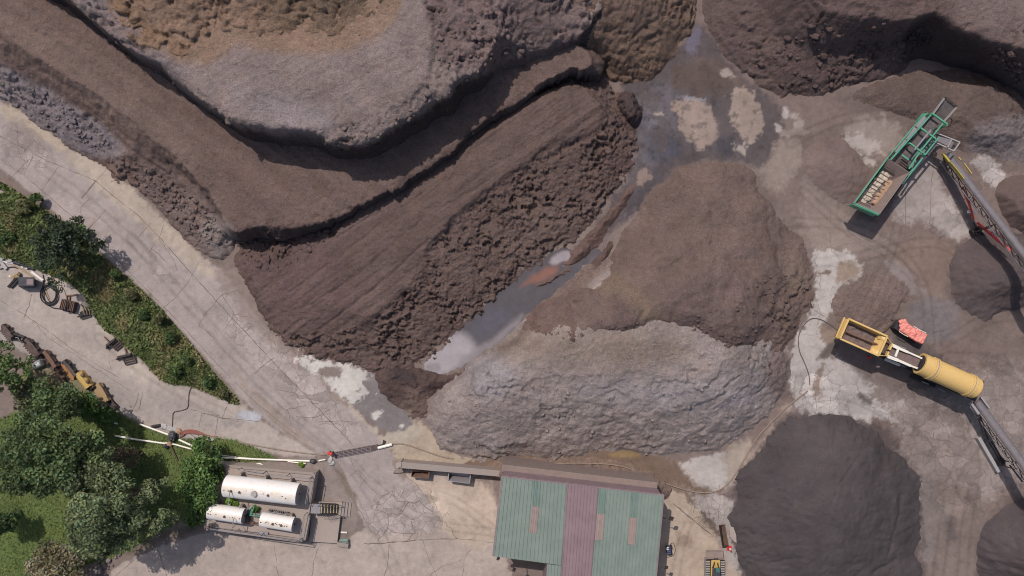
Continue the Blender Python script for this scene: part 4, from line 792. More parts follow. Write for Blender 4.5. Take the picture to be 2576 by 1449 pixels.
def paint_mat(name, col, rough=.5, metal=0.0, wear=.25, wear_col=(70, 56, 48), dust=.25, scale=2.5, spec=.4):
    """weathered painted or bare surface"""
    m, t, b = new_mat(name)
    geo = t.nodes.new('ShaderNodeNewGeometry'); pos = geo.outputs['Position']
    n1 = noise_n(t, pos, scale, 5, .65); n2 = noise_n(t, pos, scale * 3.7, 4, .7)
    c = scale_col(t, mix_col(t, 0.0, rgb(*col), rgb(*col)), maprange(t, n1.outputs[0], .25, .75, .86, 1.14))
    c = mix_col(t, math_n(t, 'MULTIPLY', maprange(t, n1.outputs[0], .42, .72, 0, 1), dust), c, rgb(128, 110, 98))
    c = mix_col(t, math_n(t, 'MULTIPLY', maprange(t, n2.outputs[0], .6, .7, 0, 1), wear), c, rgb(*wear_col))
    t.links.new(c, b.inputs['Base Color'])
    b.inputs['Roughness'].default_value = rough; b.inputs['Metallic'].default_value = metal; b.inputs['Specular IOR Level'].default_value = spec
    bp = t.nodes.new('ShaderNodeBump'); bp.inputs['Strength'].default_value = .15; bp.inputs['Distance'].default_value = .02
    t.links.new(n2.outputs[0], bp.inputs['Height']); t.links.new(bp.outputs[0], b.inputs['Normal'])
    M[name] = m
    return m
paint_mat('green_paint', (78, 146, 116), .5, 0, .25, (70, 80, 66), .22)
paint_mat('yellow_paint', (204, 168, 102), .5, 0, .3, (120, 92, 60), .38)
paint_mat('dozer_yellow', (176, 146, 80), .45, 0, .3, (90, 70, 45), .25)
paint_mat('dark_steel', (52, 46, 46), .6, .3, .3, (90, 72, 60), .3)
paint_mat('black_rubber', (32, 30, 32), .8, 0, .1, (60, 54, 50), .2)
paint_mat('belt_rubber', (84, 77, 76), .8, 0, .25, (104, 90, 80), .35)
paint_mat('belt_dusty', (98, 92, 94), .65, 0, .2, (96, 86, 80), .2)
paint_mat('grey_steel', (142, 137, 138), .45, .3, .25, (110, 96, 86), .2)
paint_mat('white_paint', (205, 198, 190), .5, 0, .3, (120, 96, 76), .15)
paint_mat('white_plastic', (214, 206, 190), .45, 0, .25, (140, 125, 100), .12)
paint_mat('red_paint', (196, 52, 48), .5, 0, .25, (110, 60, 50), .15)
paint_mat('red_hose', (138, 84, 74), .7, 0, .2, (90, 66, 58), .3)
paint_mat('rust', (104, 78, 64), .85, 0, .5, (66, 50, 44), .35)
paint_mat('dark_rust', (78, 62, 58), .85, 0, .5, (50, 42, 40), .3)
paint_mat('tan_rust', (150, 124, 90), .85, 0, .4, (96, 76, 60), .3)
paint_mat('orange_rust', (150, 104, 62), .85, 0, .4, (96, 66, 48), .25)
paint_mat('tarp_red', (212, 130, 117), .6, 0, .04, (150, 66, 58), .12)
paint_mat('tarp_black', (48, 48, 54), .5, 0, .2, (80, 76, 74), .15)
paint_mat('sheet_grey', (150, 146, 142), .55, 0, .4, (106, 98, 92), .2)
paint_mat('sheet_tan', (158, 128, 104), .8, 0, .4, (120, 96, 80), .2)
paint_mat('timber', (150, 128, 100), .85, 0, .4, (104, 84, 64), .2)
paint_mat('concrete_wall', (138, 126, 118), .9, 0, .4, (100, 90, 84), .35)
paint_mat('concrete_slab', (150, 136, 126), .9, 0, .35, (112, 100, 92), .3, 1.2)
paint_mat('yellow_guard', (170, 152, 60), .5, 0, .3, (110, 96, 50), .2)
paint_mat('blue_paint', (66, 78, 112), .5, 0, .3, (40, 40, 50), .2)
paint_mat('glass_green', (70, 104, 92), .15, 0, .05, (60, 80, 70), .05, 2.5, .6)
paint_mat('roof_green', (112, 123, 113), .6, .0, .05, (110, 124, 112), .09, .8)
paint_mat('roof_dark_green', (100, 117, 108), .6, .0, .05, (96, 112, 104), .09, .8)
paint_mat('roof_maroon', (124, 104, 106), .6, .0, .05, (126, 106, 106), .09, .8)
paint_mat('skylight_panel', (146, 124, 118), .4, 0, .3, (174, 146, 132), .3, 4)
paint_mat('hose_tan', (128, 110, 96), .7, 0, .2, (96, 82, 72), .3)
paint_mat('grate_steel', (104, 92, 92), .7, .1, .4, (78, 66, 64), .3)
paint_mat('cable_dusty', (84, 76, 73), .8, 0, .2, (96, 86, 80), .4)
paint_mat('tread_edge', (168, 156, 116), .7, 0, .3, (110, 100, 80), .3)
paint_mat('mulch_dirt', (104, 88, 83), .95, 0, .4, (70, 58, 54), .2, 4)
paint_mat('dusty_brown', (122, 106, 99), .9, 0, .3, (92, 78, 72), .4)
paint_mat('stone', (112, 100, 96), .95, 0, .5, (78, 70, 68), .3, 3)
paint_mat('bark', (78, 62, 52), .95, 0, .5, (52, 42, 36), .2, 4)
paint_mat('crushed_rock', (186, 172, 154), .95, 0, .3, (96, 78, 64), .3, 5)
paint_mat('tank_white', (216, 209, 202), .5, 0, .1, (160, 130, 100), .12, 1.6)

def rusty_tank_material():
    m, t, b = new_mat('tank_shell')
    tc = t.nodes.new('ShaderNodeTexCoord'); ob = tc.outputs['Object']
    uvn = noise_n(t, ob, 2.2, 5, .7); n2 = noise_n(t, ob, 5.5, 4, .7)
    band = node(t, 'ShaderNodeAttribute', attribute_name='rust')
    k = math_n(t, 'ADD', math_n(t, 'MULTIPLY', band.outputs['Fac'], .17), uvn.outputs[0])
    c = scale_col(t, mix_col(t, 0.0, rgb(216, 209, 203), rgb(216, 209, 203)), maprange(t, uvn.outputs[0], .3, .7, .92, 1.06))
    c = mix_col(t, maprange(t, k, .54, .70, 0, .55), c, rgb(196, 176, 148))
    c = mix_col(t, maprange(t, math_n(t, 'ADD', math_n(t, 'MULTIPLY', band.outputs['Fac'], .14), n2.outputs[0]), .75, .79, 0, .7), c, rgb(112, 94, 74))
    t.links.new(c, b.inputs['Base Color']); b.inputs['Roughness'].default_value = .5
    M['tank_shell'] = m
rusty_tank_material()

# ------------------------------------------------------------------ foliage
def leaf_material(name, trans=.25):
    m, t, b = new_mat(name)
    att = node(t, 'ShaderNodeAttribute', attribute_name='Col')
    t.links.new(att.outputs['Color'], b.inputs['Base Color']); b.inputs['Roughness'].default_value = .55; b.inputs['Specular IOR Level'].default_value = .25
    tr = t.nodes.new('ShaderNodeBsdfTranslucent'); t.links.new(att.outputs['Color'], tr.inputs[0])
    mx = t.nodes.new('ShaderNodeMixShader'); mx.inputs[0].default_value = trans
    t.links.new(b.outputs[0], mx.inputs[1]); t.links.new(tr.outputs[0], mx.inputs[2])
    t.links.new(mx.outputs[0], t.nodes['Material Output'].inputs[0])
    M[name] = m
leaf_material('leaves')
def leaf_mesh(name, P, N, size, col, rs, spread=.8, aspect=1.7):
    """one small quad per point P, facing roughly N"""
    n = len(P)
    nn = N + rs.normal(0, spread, (n, 3)); nn /= np.linalg.norm(nn, axis=1)[:, None] + 1e-9
    t = np.cross(nn, rs.normal(0, 1, (n, 3))); t /= np.linalg.norm(t, axis=1)[:, None] + 1e-9
    u = np.cross(nn, t)
    sz = (size * rs.uniform(.6, 1.3, n))[:, None]
    a = t * sz * .5 * aspect; b = u * sz * .5
    co = np.stack([P - a, P + b * .9 - a * .1, P + a, P - b * .9 - a * .1], 1).reshape(-1, 3)
    F = np.arange(n * 4).reshape(n, 4)
    return np_mesh(name, co, F, np.repeat(col, 4, 0), False)
def crown_points(lobes, per_area, rs, base_col, var=.28, yellow=.12):
    Ps, Ns, Cs = [], [], []
    bc = lin(base_col) * 2.4
    for (x, y, z, r) in lobes:
        n = int(per_area * max(r * r, .16))
        d = rs.normal(0, 1, (n, 3)); d /= np.linalg.norm(d, axis=1)[:, None]
        d[:, 2] = np.where(d[:, 2] < -.35, -d[:, 2], d[:, 2])
        rad = r * (1 - .35 * rs.rand(n) ** 2) * (1 + .12 * rs.normal(0, 1, n))
        P = np.array([x, y, z]) + d * rad[:, None] * np.array([1, 1, .85])
        k = (1 + var * rs.normal()) * np.ones(n) * rs.uniform(.75, 1.25, n)
        c = bc * np.clip(k, .45, 1.7)[:, None]
        c = c * (1 + yellow * rs.normal(0, 1, (n, 1)) * np.array([1, .3, -.6]))
        Ps.append(P); Ns.append(d); Cs.append(np.clip(c, .004, 1))
    return np.concatenate(Ps), np.concatenate(Ns), np.concatenate(Cs)
def tree(name, px, py, hc, rpx, height, col, label, cat='tree', seed=1, lobe_r=.21, nl=90, leaf=.165, dens=470, stretch=(1, 1), rot=0.0, group=None):
    """px, py: crown centre seen at height hc; rpx: crown radius in sheet units; height: top of the crown"""
    rs = np.random.RandomState(seed); x, y, _ = W(px, py, hc)
    R = .92 * rpx * S * (CAM_H - hc) / CAM_H
    root = empty(name, (x, y, 0), 0, label, cat, group)
    lobes = []; base = height - 2 * (height - hc)
    zr = height - hc
    for i in range(nl):
        a = rs.rand() * 2 * np.pi; q = math.sqrt(rs.rand())
        wob = 1 + .18 * math.sin(3 * a + seed) + .10 * math.sin(7 * a + 2 * seed)
        ex, ey = q * math.cos(a) * R * wob * stretch[0], q * math.sin(a) * R * wob * stretch[1]
        ex, ey = ex * math.cos(rot) - ey * math.sin(rot), ex * math.sin(rot) + ey * math.cos(rot)
        r = R * lobe_r * rs.uniform(.65, 1.3) * (1.15 - .45 * q)
        z = hc + zr * math.sqrt(max(0, 1 - q * q)) * rs.uniform(.45, 1.0) - r * .5 - (zr * .35 * q)
        lobes.append((ex, ey, max(z, r * .6), r))
    P, N, C = crown_points(lobes, dens, rs, col)
    crown = link('crown', leaf_mesh('crown', P, N, leaf, C, rs), M['leaves'], root)
    t = MB()
    t.lathe((0, 0, 0), (.001, 0, hc), [(0, .045 * height), (.3, .03 * height), (1, .014 * height)], 9)
    for k in range(7):
        a = k * 2.4 + seed; e = (math.cos(a) * R * .55, math.sin(a) * R * .55, hc + zr * .1)
        t.cyl((0, 0, hc * (.35 + .07 * k)), e, .014 * height, .004 * height, 6)
    t.build('trunk', M['bark'], root, True)
    return root
def shrub(name, lobes_px, col0, label, cat='shrub', seed=1, leaf=.18, dens=220, group=None):
    """lobes_px: (px, py, height of lobe centre, radius in sheet units)"""
    rs = np.random.RandomState(seed); col = tuple(q * .86 for q in col0)
    x, y, _ = W(lobes_px[0][0], lobes_px[0][1], lobes_px[0][2])
    root = empty(name, (x, y, 0), 0, label, cat, group)
    L = []
    for (px, py, h, rp) in lobes_px:
        cx, cy, _ = W(px, py, h); R = rp * S
        for i in range(16):
            d = rs.normal(0, 1, 3); d /= np.linalg.norm(d); d[2] = abs(d[2]) * .8 - .2
            r = R * rs.uniform(.28, .5)
            L.append((cx - x + d[0] * R * .7, cy - y + d[1] * R * .7, max(h + d[2] * R * .7, r * .5), r))
    P, N, C = crown_points(L, dens, rs, col)
    link('foliage', leaf_mesh('foliage', P, N, leaf, C, rs), M['leaves'], root)
    s = MB()
    for k in range(6):
        q = L[(k * 7) % len(L)]; s.cyl((.1 * math.cos(k), .1 * math.sin(k), 0), (q[0], q[1], q[2]), .05, .015, 6)
    s.build('stem', M['bark'], root)
    return root
def scatter(poly, n, rs):
    """points inside a sheet polygon"""
    P = chaikin(poly, 2); a, b = P.min(0), P.max(0); out = []
    while sum(len(q) for q in out) < n:
        q = rs.uniform(a, b, (n * 2, 2)); out.append(q[sdf(P, q[:, 0], q[:, 1]) > 0])
    q = np.concatenate(out)[:n]
    return (q[:, 0] - 1288) * S, (724.5 - q[:, 1]) * S
def bank_height(x, y):
    d = sdf(chaikin(BANK, 2), 1288 + x / S, 724.5 - y / S)
    return .45 * sstep(0, 28, d) + .1 * sstep(0, 20, d) * N1.fbm(x * .8, y * .8, 3)
# undergrowth on the bank
rs = np.random.RandomState(5)
x, y = scatter(BANK, 30000, rs); z = bank_height(x, y)
hn = N2.fbm(x * .55, y * .55, 3); cl = N3.fbm(x * .35 + 4, y * .35, 3)
hgt = np.clip(.2 + .4 * hn, .03, .7)
P = np.stack([x, y, z + hgt * rs.rand(len(x)) ** .5], 1); N = np.stack([.6 * rs.normal(0, 1, len(x)), .6 * rs.normal(0, 1, len(x)), np.ones(len(x))], 1)
brown = sstep(.0, .35, cl + .25 * rs.normal(0, 1, len(x)) * .6)[:, None]
C = 2.0 * (lin((74, 82, 48)) * (1 - brown) + lin((100, 93, 64)) * brown) * rs.uniform(.55, 1.35, (len(x), 1)) * (1 + .35 * hn)[:, None]
tag(link('undergrowth', leaf_mesh('undergrowth', P, N, .17, np.clip(C, .004, 1), rs), M['leaves']), 'tangled green and brown weeds covering the bank between road and lower yard', 'undergrowth', kind='stuff')
# grass
x, y = scatter(LAWN, 26000, rs)
gn = N1.fbm(x * .4, y * .4, 4)
P = np.stack([x, y, .015 + .05 * rs.rand(len(x))], 1); N = np.stack([.5 * rs.normal(0, 1, len(x)), .5 * rs.normal(0, 1, len(x)), np.ones(len(x))], 1)
C = 1.6 * lin((84, 94, 52)) * rs.uniform(.6, 1.3, (len(x), 1)) * (1 + .4 * gn)[:, None] * (1 + .2 * gn[:, None] * np.array([1, 0, -.5]))
tag(link('grass', leaf_mesh('grass', P, N, .10, np.clip(C, .004, 1), rs), M['leaves']), 'rough green lawn under the trees beside the fuel tanks', 'grass', kind='stuff')

tree('broadleaf_tree', 128, 1128, 6.0, 148, 9.5, (58, 68, 42), 'biggest dark green broadleaf tree, left of the white pipes on the lawn', seed=3, nl=95)
tree('broadleaf_tree', 285, 1272, 6.5, 132, 10.0, (70, 77, 53), 'grey-green broadleaf tree throwing its shadow on the concrete beside the tanks', seed=8, nl=85)
tree('broadleaf_tree', 148, 620, 3.2, 88, 5.2, (40, 48, 34), 'very dark green tree growing on the bank beside the road', seed=13, nl=60, leaf=.15, dens=400)
tree('broadleaf_tree', 18, 925, 3.2, 70, 5.0, (62, 75, 42), 'bright green bushy tree at the left edge beside the rusty buckets', seed=21, nl=55, leaf=.15, dens=400)
tree('small_tree', 4, 1308, 2.4, 36, 4.0, (48, 62, 36), 'small dark tree at the left edge on the lower lawn', seed=27, nl=40, lobe_r=.38, leaf=.15, dens=400)
tree('small_tree', 150, 1440, 2.2, 80, 3.6, (84, 78, 60), 'greyish half-dry tree at the bottom left beside the boulder', seed=31, nl=60, lobe_r=.28, leaf=.15, dens=280)
shrub('tall_hedge', [(512, 1150, 2.2, 44), (500, 1205, 2.6, 50), (508, 1255, 2.2, 42), (492, 1300, 1.5, 26), (540, 1190, 1.6, 26)], (64, 82, 42), 'leafy green hedge overgrowing the left end of the tank platform', 'hedge', 5)
shrub('shrub', [(196, 578, .9, 18), (205, 592, .6, 12)], (74, 88, 52), 'small pale green shrub at the road edge beside the dark tree', seed=6)
shrub('shrub', [(220, 1020, 1.4, 34), (185, 1012, 1.4, 30), (262, 1040, 1.0, 26)], (64, 82, 40), 'green shrubs below the tan bucket in front of the biggest tree', seed=7)
shrub('shrub', [(80, 985, 1.2, 30), (60, 1010, 1.0, 30)], (78, 80, 56), 'dull olive shrub left of the red tarpaulin scraps', seed=9)
shrub('shrub', [(577, 1262, 1.5, 11), (590, 1266, 1.4, 8)], (92, 116, 44), 'bright green weed bush between the big tank and the left small tank', seed=10, leaf=.12, dens=500)
shrub('shrub', [(643, 1281, 1.4, 10)], (64, 84, 42), 'dark weed bush between the two small tanks', seed=12, leaf=.12, dens=500)
shrub('shrub', [(1352, 1180, .5, 12), (1336, 1170, .3, 6)], (66, 84, 40), 'green bush on the earth strip behind the shed', seed=14, leaf=.12, dens=500)
shrub('shrub', [(1450, 1200, .3, 8), (1480, 1190, .25, 12)], (112, 110, 64), 'yellowish weeds on the earth strip behind the shed', seed=15, leaf=.11, dens=400)
shrub('shrub', [(330, 1150, 1.8, 26), (300, 1145, 1.8, 22)], (86, 74, 60), 'dry brownish bush between the two big trees', seed=16, leaf=.12, dens=160)
shrub('weed', [(757, 1168, .2, 6)], (104, 120, 50), 'lone leafy weed on the concrete below the white pipes', 'weed', 17, .1, 500)
for i, (a, b, r) in enumerate([(428, 850, 16), (470, 905, 15), (400, 800, 14), (520, 960, 13), (445, 930, 17), (330, 740, 13), (360, 790, 14), (290, 690, 13), (60, 520, 20), (20, 600, 18), (90, 500, 14), (560, 990, 12)]):
    shrub('bank_shrub', [(a, b, .9, r)], [(60, 74, 42), (70, 82, 48), (86, 84, 56)][i % 3],
          ['dark green weed clump on the overgrown bank', 'mid green weed clump on the overgrown bank', 'olive weed clump on the overgrown bank'][i % 3], seed=40 + i, leaf=.14, dens=350, group=['dark weed clumps on the bank', 'green weed clumps on the bank', 'olive weed clumps on the bank'][i % 3])

# ------------------------------------------------------------------ pavement joints and cracks (thin dark ribbons a few mm proud)
def ribbons(name, lines, mat, z=.014):
    bm = bmesh.new(); rnd = random.Random(4)
    for pts, wd, jit in lines:
        P = [Vector(W(*p)[:2]) for p in pts]; Q = []
        for a, b in zip(P, P[1:]):
            n = max(2, int((b - a).length / .35)); nrm = Vector((-(b - a).y, (b - a).x)).normalized()
            for k in range(n): Q.append(a + (b - a) * (k / n) + nrm * rnd.uniform(-jit, jit))
        Q.append(P[-1]); prev = None
        for i, p in enumerate(Q):
            d = (Q[min(i + 1, len(Q) - 1)] - Q[max(i - 1, 0)]).normalized(); nrm = Vector((-d.y, d.x)) * wd * rnd.uniform(.12, .6)
            cur = (bm.verts.new((*(p + nrm), z)), bm.verts.new((*(p - nrm), z)))
            if prev: bm.faces.new((prev[0], prev[1], cur[1], cur[0]))
            prev = cur
    bmesh.ops.recalc_face_normals(bm, faces=bm.faces)
    for f in bm.faces:
        if f.normal.z < 0: f.normal_flip()
    me = bpy.data.meshes.new(name); bm.to_mesh(me); bm.free()
    return tag(link(name, me, mat), kind='structure')
mt, t_, b_ = new_mat('crack_dirt'); b_.inputs['Base Color'].default_value = (*rgb(106, 92, 84), 1); b_.inputs['Roughness'].default_value = 1
JN = [([(0, 342), (120, 405), (222, 447), (240, 455), (300, 505), (345, 540), (400, 595), (470, 675), (520, 730), (575, 790), (640, 860), (700, 925)], .07, .03),
      ([(0, 400), (60, 440), (190, 552), (222, 580), (330, 690), (440, 800), (560, 930), (640, 1010), (760, 1105)], .05, .03),
      ([(700, 925), (760, 985), (850, 1080), (905, 1140)], .06, .05), ([(240, 455), (205, 500)], .06, .03), ([(266, 528), (222, 578)], .07, .03), ([(345, 600), (380, 560)], .04, .03),
      ([(445, 745), (480, 700), (500, 660)], .05, .05), ([(372, 640), (400, 598), (412, 565)], .04, .04), ([(405, 780), (445, 746)], .05, .02), ([(147, 420), (105, 480)], .05, .03), ([(82, 395), (60, 440)], .05, .03), ([(20, 455), (75, 400)], .05, .03), ([(215, 490), (275, 415)], .04, .03),
      ([(510, 795), (560, 740), (600, 730)], .06, .07), ([(560, 740), (590, 790), (640, 800)], .05, .1), ([(590, 790), (560, 830), (580, 850), (640, 820)], .05, .1), ([(520, 790), (500, 820), (540, 850)], .05, .08),
      ([(207, 560), (203, 520), (225, 500)], .05, .05), ([(225, 570), (240, 550), (205, 548)], .04, .05), ([(400, 600), (412, 615), (440, 660), (445, 680)], .05, .08), ([(380, 625), (400, 640), (420, 660)], .05, .08),
      # lower yard slabs
      ([(0, 755), (60, 790), (125, 835), (185, 880), (240, 915), (300, 950)], .05, .04), ([(90, 815), (120, 850), (230, 920), (330, 985)], .035, .04), ([(360, 985), (350, 1030)], .05, .05), ([(500, 1075), (508, 1040), (550, 1045)], .05, .02), ([(540, 1100), (548, 1050)], .05, .03), ([(280, 930), (275, 910), (300, 900)], .05, .05), ([(480, 1030), (560, 1052), (650, 1060)], .05, .03), ([(600, 1060), (560, 1052), (572, 1020)], .04, .03), ([(350, 990), (345, 1010), (330, 1040)], .04, .06),
      ([(60, 800), (72, 770), (80, 740)], .05, .05),
      # lower road and front yard
      ([(915, 1368), (960, 1366), (1060, 1358), (1150, 1355)], .10, .05), ([(1055, 1260), (1095, 1295), (1135, 1330), (1150, 1355)], .06, .12), ([(945, 1280), (975, 1296), (975, 1330), (950, 1362)], .07, .1), ([(975, 1296), (1010, 1290), (1030, 1265), (1055, 1260)], .06, .12), ([(1010, 1290), (1035, 1310), (1060, 1295)], .05, .1), ([(1035, 1310), (1045, 1340), (1020, 1362)], .07, .12), ([(975, 1330), (1000, 1342), (1045, 1340)], .05, .1), ([(945, 1280), (960, 1250), (985, 1235)], .05, .1), ([(985, 1235), (1000, 1262), (1030, 1265)], .05, .1),
      ([(978, 1368), (975, 1420), (965, 1460)], .06, .04), ([(1065, 1360), (1080, 1410), (1100, 1450)], .03, .06), ([(1165, 1449), (1170, 1400), (1190, 1380)], .04, .08), ([(1150, 1355), (1200, 1360), (1240, 1365)], .04, .06), ([(1165, 1409), (1110, 1425), (1080, 1449)], .03, .06), ([(840, 1180), (905, 1285), (935, 1340)], .05, .06), ([(390, 1360), (420, 1449)], .06, .03), ([(290, 1449), (345, 1402), (420, 1360), (500, 1330)], .05, .03), ([(690, 1375), (700, 1449)], .03, .05), ([(785, 1449), (790, 1410), (800, 1380)], .04, .06),
      ([(877, 1150), (905, 1195), (950, 1245)], .03, .08), ([(880, 1200), (900, 1180), (920, 1200), (905, 1225)], .04, .08), ([(1000, 1180), (1050, 1220), (1065, 1240)], .05, .06), ([(695, 1010), (720, 1030), (770, 1020)], .05, .1), ([(720, 1030), (735, 1065), (760, 1080)], .05, .1), ([(690, 980), (740, 985), (760, 1010), (800, 1015)], .05, .1), ([(800, 1060), (880, 1060)], .04, .06), ([(640, 940), (690, 900)], .05, .08), ([(745, 1050), (800, 1050), (830, 1030)], .05, .1),
      # right yard
      ([(2020, 480), (2025, 600), (2010, 700)], .04, .02), ([(2090, 500), (2088, 620)], .04, .02), ([(2278, 580), (2278, 480)], .05, .02), ([(2140, 590), (2195, 620), (2290, 580), (2340, 560)], .05, .04), ([(2339, 566), (2342, 470), (2350, 400)], .05, .03), ([(2339, 566), (2360, 580)], .05, .03), ([(2048, 780), (2080, 800)], .05, .03), ([(2065, 690), (2062, 720)], .05, .02),
      ([(1694, 1266), (1740, 1305), (1790, 1345)], .12, .05), ([(1740, 1305), (1760, 1300), (1785, 1330)], .06, .1), ([(1702, 1240), (1712, 1210)], .08, .05), ([(1745, 1290), (1755, 1250)], .05, .05), ([(1806, 1310), (1812, 1260), (1810, 1220)], .05, .04), ([(1850, 1240), (1815, 1235)], .04, .03), ([(2090, 1000), (2085, 1040)], .05, .02), ([(2055, 1035), (2050, 985)], .05, .03), ([(2350, 1190), (2390, 1200), (2420, 1230)], .12, .15), ([(2360, 1145), (2400, 1150), (2380, 1130)], .12, .15), ([(2390, 1110), (2345, 1105), (2350, 1085)], .1, .1), ([(1930, 1205), (1945, 1195)], .06, .05), ([(2345, 1260), (2350, 1235), (2360, 1222), (2410, 1235)], .14, .12), ([(2020, 965), (2010, 990), (2030, 1000)], .05, .08)]
ribbons('pavement_cracks', JN, mt)

# earth banked against the back of the shed, level with the retaining wall
eb = Heap([(-.03, [(1262, 1148), (1400, 1150), (1520, 1150), (1610, 1170), (1690, 1212), (1690, 1250), (1660, 1262), (1262, 1212), (1215, 1196), (1215, 1178)]), (1.7, [(1262, 1181), (1400, 1196), (1520, 1208), (1640, 1228), (1640, 1242), (1262, 1204), (1258, 1194)])], .1, 1, .12)
o = heap_object('earth_bank', eb, M['mulch'], (126, 106, 92), .12, tints=[([(1370, 1204), (1500, 1214), (1648, 1232), (1640, 1226), (1500, 1206), (1400, 1196)], (172, 150, 132), 4, .8), ([(1300, 1160), (1500, 1170), (1640, 1210), (1500, 1200), (1320, 1180)], (112, 92, 82), 10, .7)])

for k_ in ('label', 'category'):
    if k_ in o: del o[k_]
o['kind'] = 'structure'

# ------------------------------------------------------------------ shed
EV = 5.0
root = empty('shed', W(1450, 1330, 0), 0, 'long shed with a green corrugated roof, one maroon stripe and three rooflights', 'shed')
og = root.location
nw, ne = (1262, 1196), (1668, 1243)
def along(t): return (nw[0] + (ne[0] - nw[0]) * t, nw[1] + (ne[1] - nw[1]) * t)
def roofpt(px, py, dz=0.0):
    # slight fall towards the south
    x, y, _ = W(px, py, EV); return (x, y, EV + .25 - (y - W(*ne, EV)[1]) * -.012 + dz)
def roof_sheet(name, quad, mat, ribs, dz=0.0, label=None, parent=None):
    m = MB(og)
    P = [Vector(roofpt(*q, dz)) for q in quad]     # NW NE SE SW
    m.plate(P, .06)
    for k in range(ribs + 1):
        t = (k + .3) / (ribs + .6)
        a = P[0].lerp(P[1], t); b = P[3].lerp(P[2], t)
        a.z += .02; b.z += .02
        m.beam(a, b, .05, .06)
    return m.build(name, mat, parent or root, label=label)
roof_sheet('roof', [nw, (1425, 1215), (1413, 1420), (1240, 1397)], M['roof_green'], 17)
roof_sheet('roof', [(1376, 1417), (1412.6, 1421), (1402, 1560), (1368, 1560)], M['roof_green'], 4)
roof_sheet('roof', [(1425.6, 1215), (1505, 1224), (1478, 1560), (1402.6, 1560)], M['roof_maroon'], 9, label='maroon strip of roof sheets')
roof_sheet('roof', [(1505.6, 1224), ne, (1640, 1560), (1478.6, 1560)], M['roof_green'], 18)
for q in ([(1338, 1271), (1356, 1273), (1350, 1338), (1331, 1337)], [(1501, 1289), (1520, 1291), (1515, 1357), (1495, 1355)], [(1583, 1299), (1601, 1301), (1596, 1368), (1578, 1366)]):
    roof_sheet('rooflight', q, M['skylight_panel'], 3, .035)
for q in ([(1341, 1206), (1361, 1208), (1356.5, 1272), (1338, 1270)], [(1506, 1224.5), (1524, 1227), (1520, 1290), (1502, 1288)], [(1588, 1234), (1604, 1236), (1601, 1300), (1584, 1298)]):
    roof_sheet('roof_patch', q, M['roof_dark_green'], 2, .012, label='darker replacement roof sheet')
def wall_pt(px, py, h): 
    x, y, _ = W(px, py, EV); return (x, y, h)
m = MB(og)
m.beam(wall_pt(1266, 1199, 2.45), wall_pt(1662, 1245, 2.45), .2, 4.9, (0, 0, 1))
m.beam(wall_pt(1661, 1247, 2.45), wall_pt(1635, 1560, 2.45), .2, 4.9)
m.beam(wall_pt(1266, 1202, 2.45), wall_pt(1245, 1393, 2.45), .2, 4.9)
m.beam(wall_pt(1247, 1393, 2.45), wall_pt(1380, 1411, 2.45), .2, 4.9)
m.beam(wall_pt(1380, 1413, 2.45), wall_pt(1372, 1560, 2.45), .2, 4.9)
m.build('wall', M['roof_maroon'], root)
m = MB(og); a, b = Vector(wall_pt(1262, 1190, 1.7)), Vector(wall_pt(1664, 1237, 1.7)); m.beam(a, b, .62, 3.4); m.build('plinth', M['dusty_brown'], root, label='dirty concrete plinth along the back wall', bevel=.04)
m = MB(og)
for a, b in ((nw, ne), (ne, (1640, 1560)), ((1240, 1397), nw)):
    m.beam(Vector(roofpt(*a, -.06)), Vector(roofpt(*b, -.06)), .10, .16)
m.build('gutter', M['roof_maroon'], root)
for (ax, ay, bx, by, s) in ((1668, 1303, 1689, 1305, .42), (1664, 1426, 1676, 1428, .34), (1256, 1398, 1253, 1406, .3), (1292, 1414, 1293, 1434, .34)):
    arm = MB(og); hz = 3.6
    a, b = W(ax, ay, hz), W(bx, by, hz); arm.cyl(a, b, .04, n=8)
    lo = arm.build('wall_lamp', M['dark_steel'], root)
    hd = MB(og); hd.hexa([(b[0] - s * .5, b[1] - s * .3, hz - .12), (b[0] + s * .3, b[1] - s * .5, hz - .2), (b[0] + s * .6, b[1] + s * .2, hz - .14), (b[0] - s * .2, b[1] + s * .5, hz - .06)],
            [(b[0] - s * .45, b[1] - s * .25, hz + .05), (b[0] + s * .25, b[1] - s * .45, hz + .0), (b[0] + s * .5, b[1] + s * .2, hz + .04), (b[0] - s * .15, b[1] + s * .45, hz + .08)])
    hd.build('lamp_head', M['dark_steel'], lo)

# retaining wall and skips
root = empty('retaining_wall', W(1130, 1180, 0), 0, 'grey concrete retaining wall running from the road to the back corner of the shed', 'wall'); og = root.location
m = MB(og); a, b = Vector(W(1006, 1169, 1.3)), Vector(W(1259, 1191, 1.3))
m.beam(a + Vector((0, 0, -.7)), b + Vector((0, 0, -.7)), .42, 1.38); m.build('wall', M['concrete_wall'], root, bevel=.03)
m = MB(og); m.beam(a + Vector((0, 0, .05)), b + Vector((0, 0, .05)), .52, .12); m.build('coping', M['concrete_wall'], root, bevel=.02)
m = MB(og); m.prism([W(996, 1164, 1.2)[:2], W(1010, 1160, 1.2)[:2], W(1011, 1172, 1.2)[:2], W(998, 1177, 1.2)[:2]], 0, 1.5); m.build('end_pier', M['concrete_slab'], root, bevel=.03)
m = MB(og)
m.tube([W(1010, 1176, 1.0), W(996, 1182, 1.0), W(990, 1190, .1)], .04, 6, 0); m.build('handrail', M['grey_steel'], root)
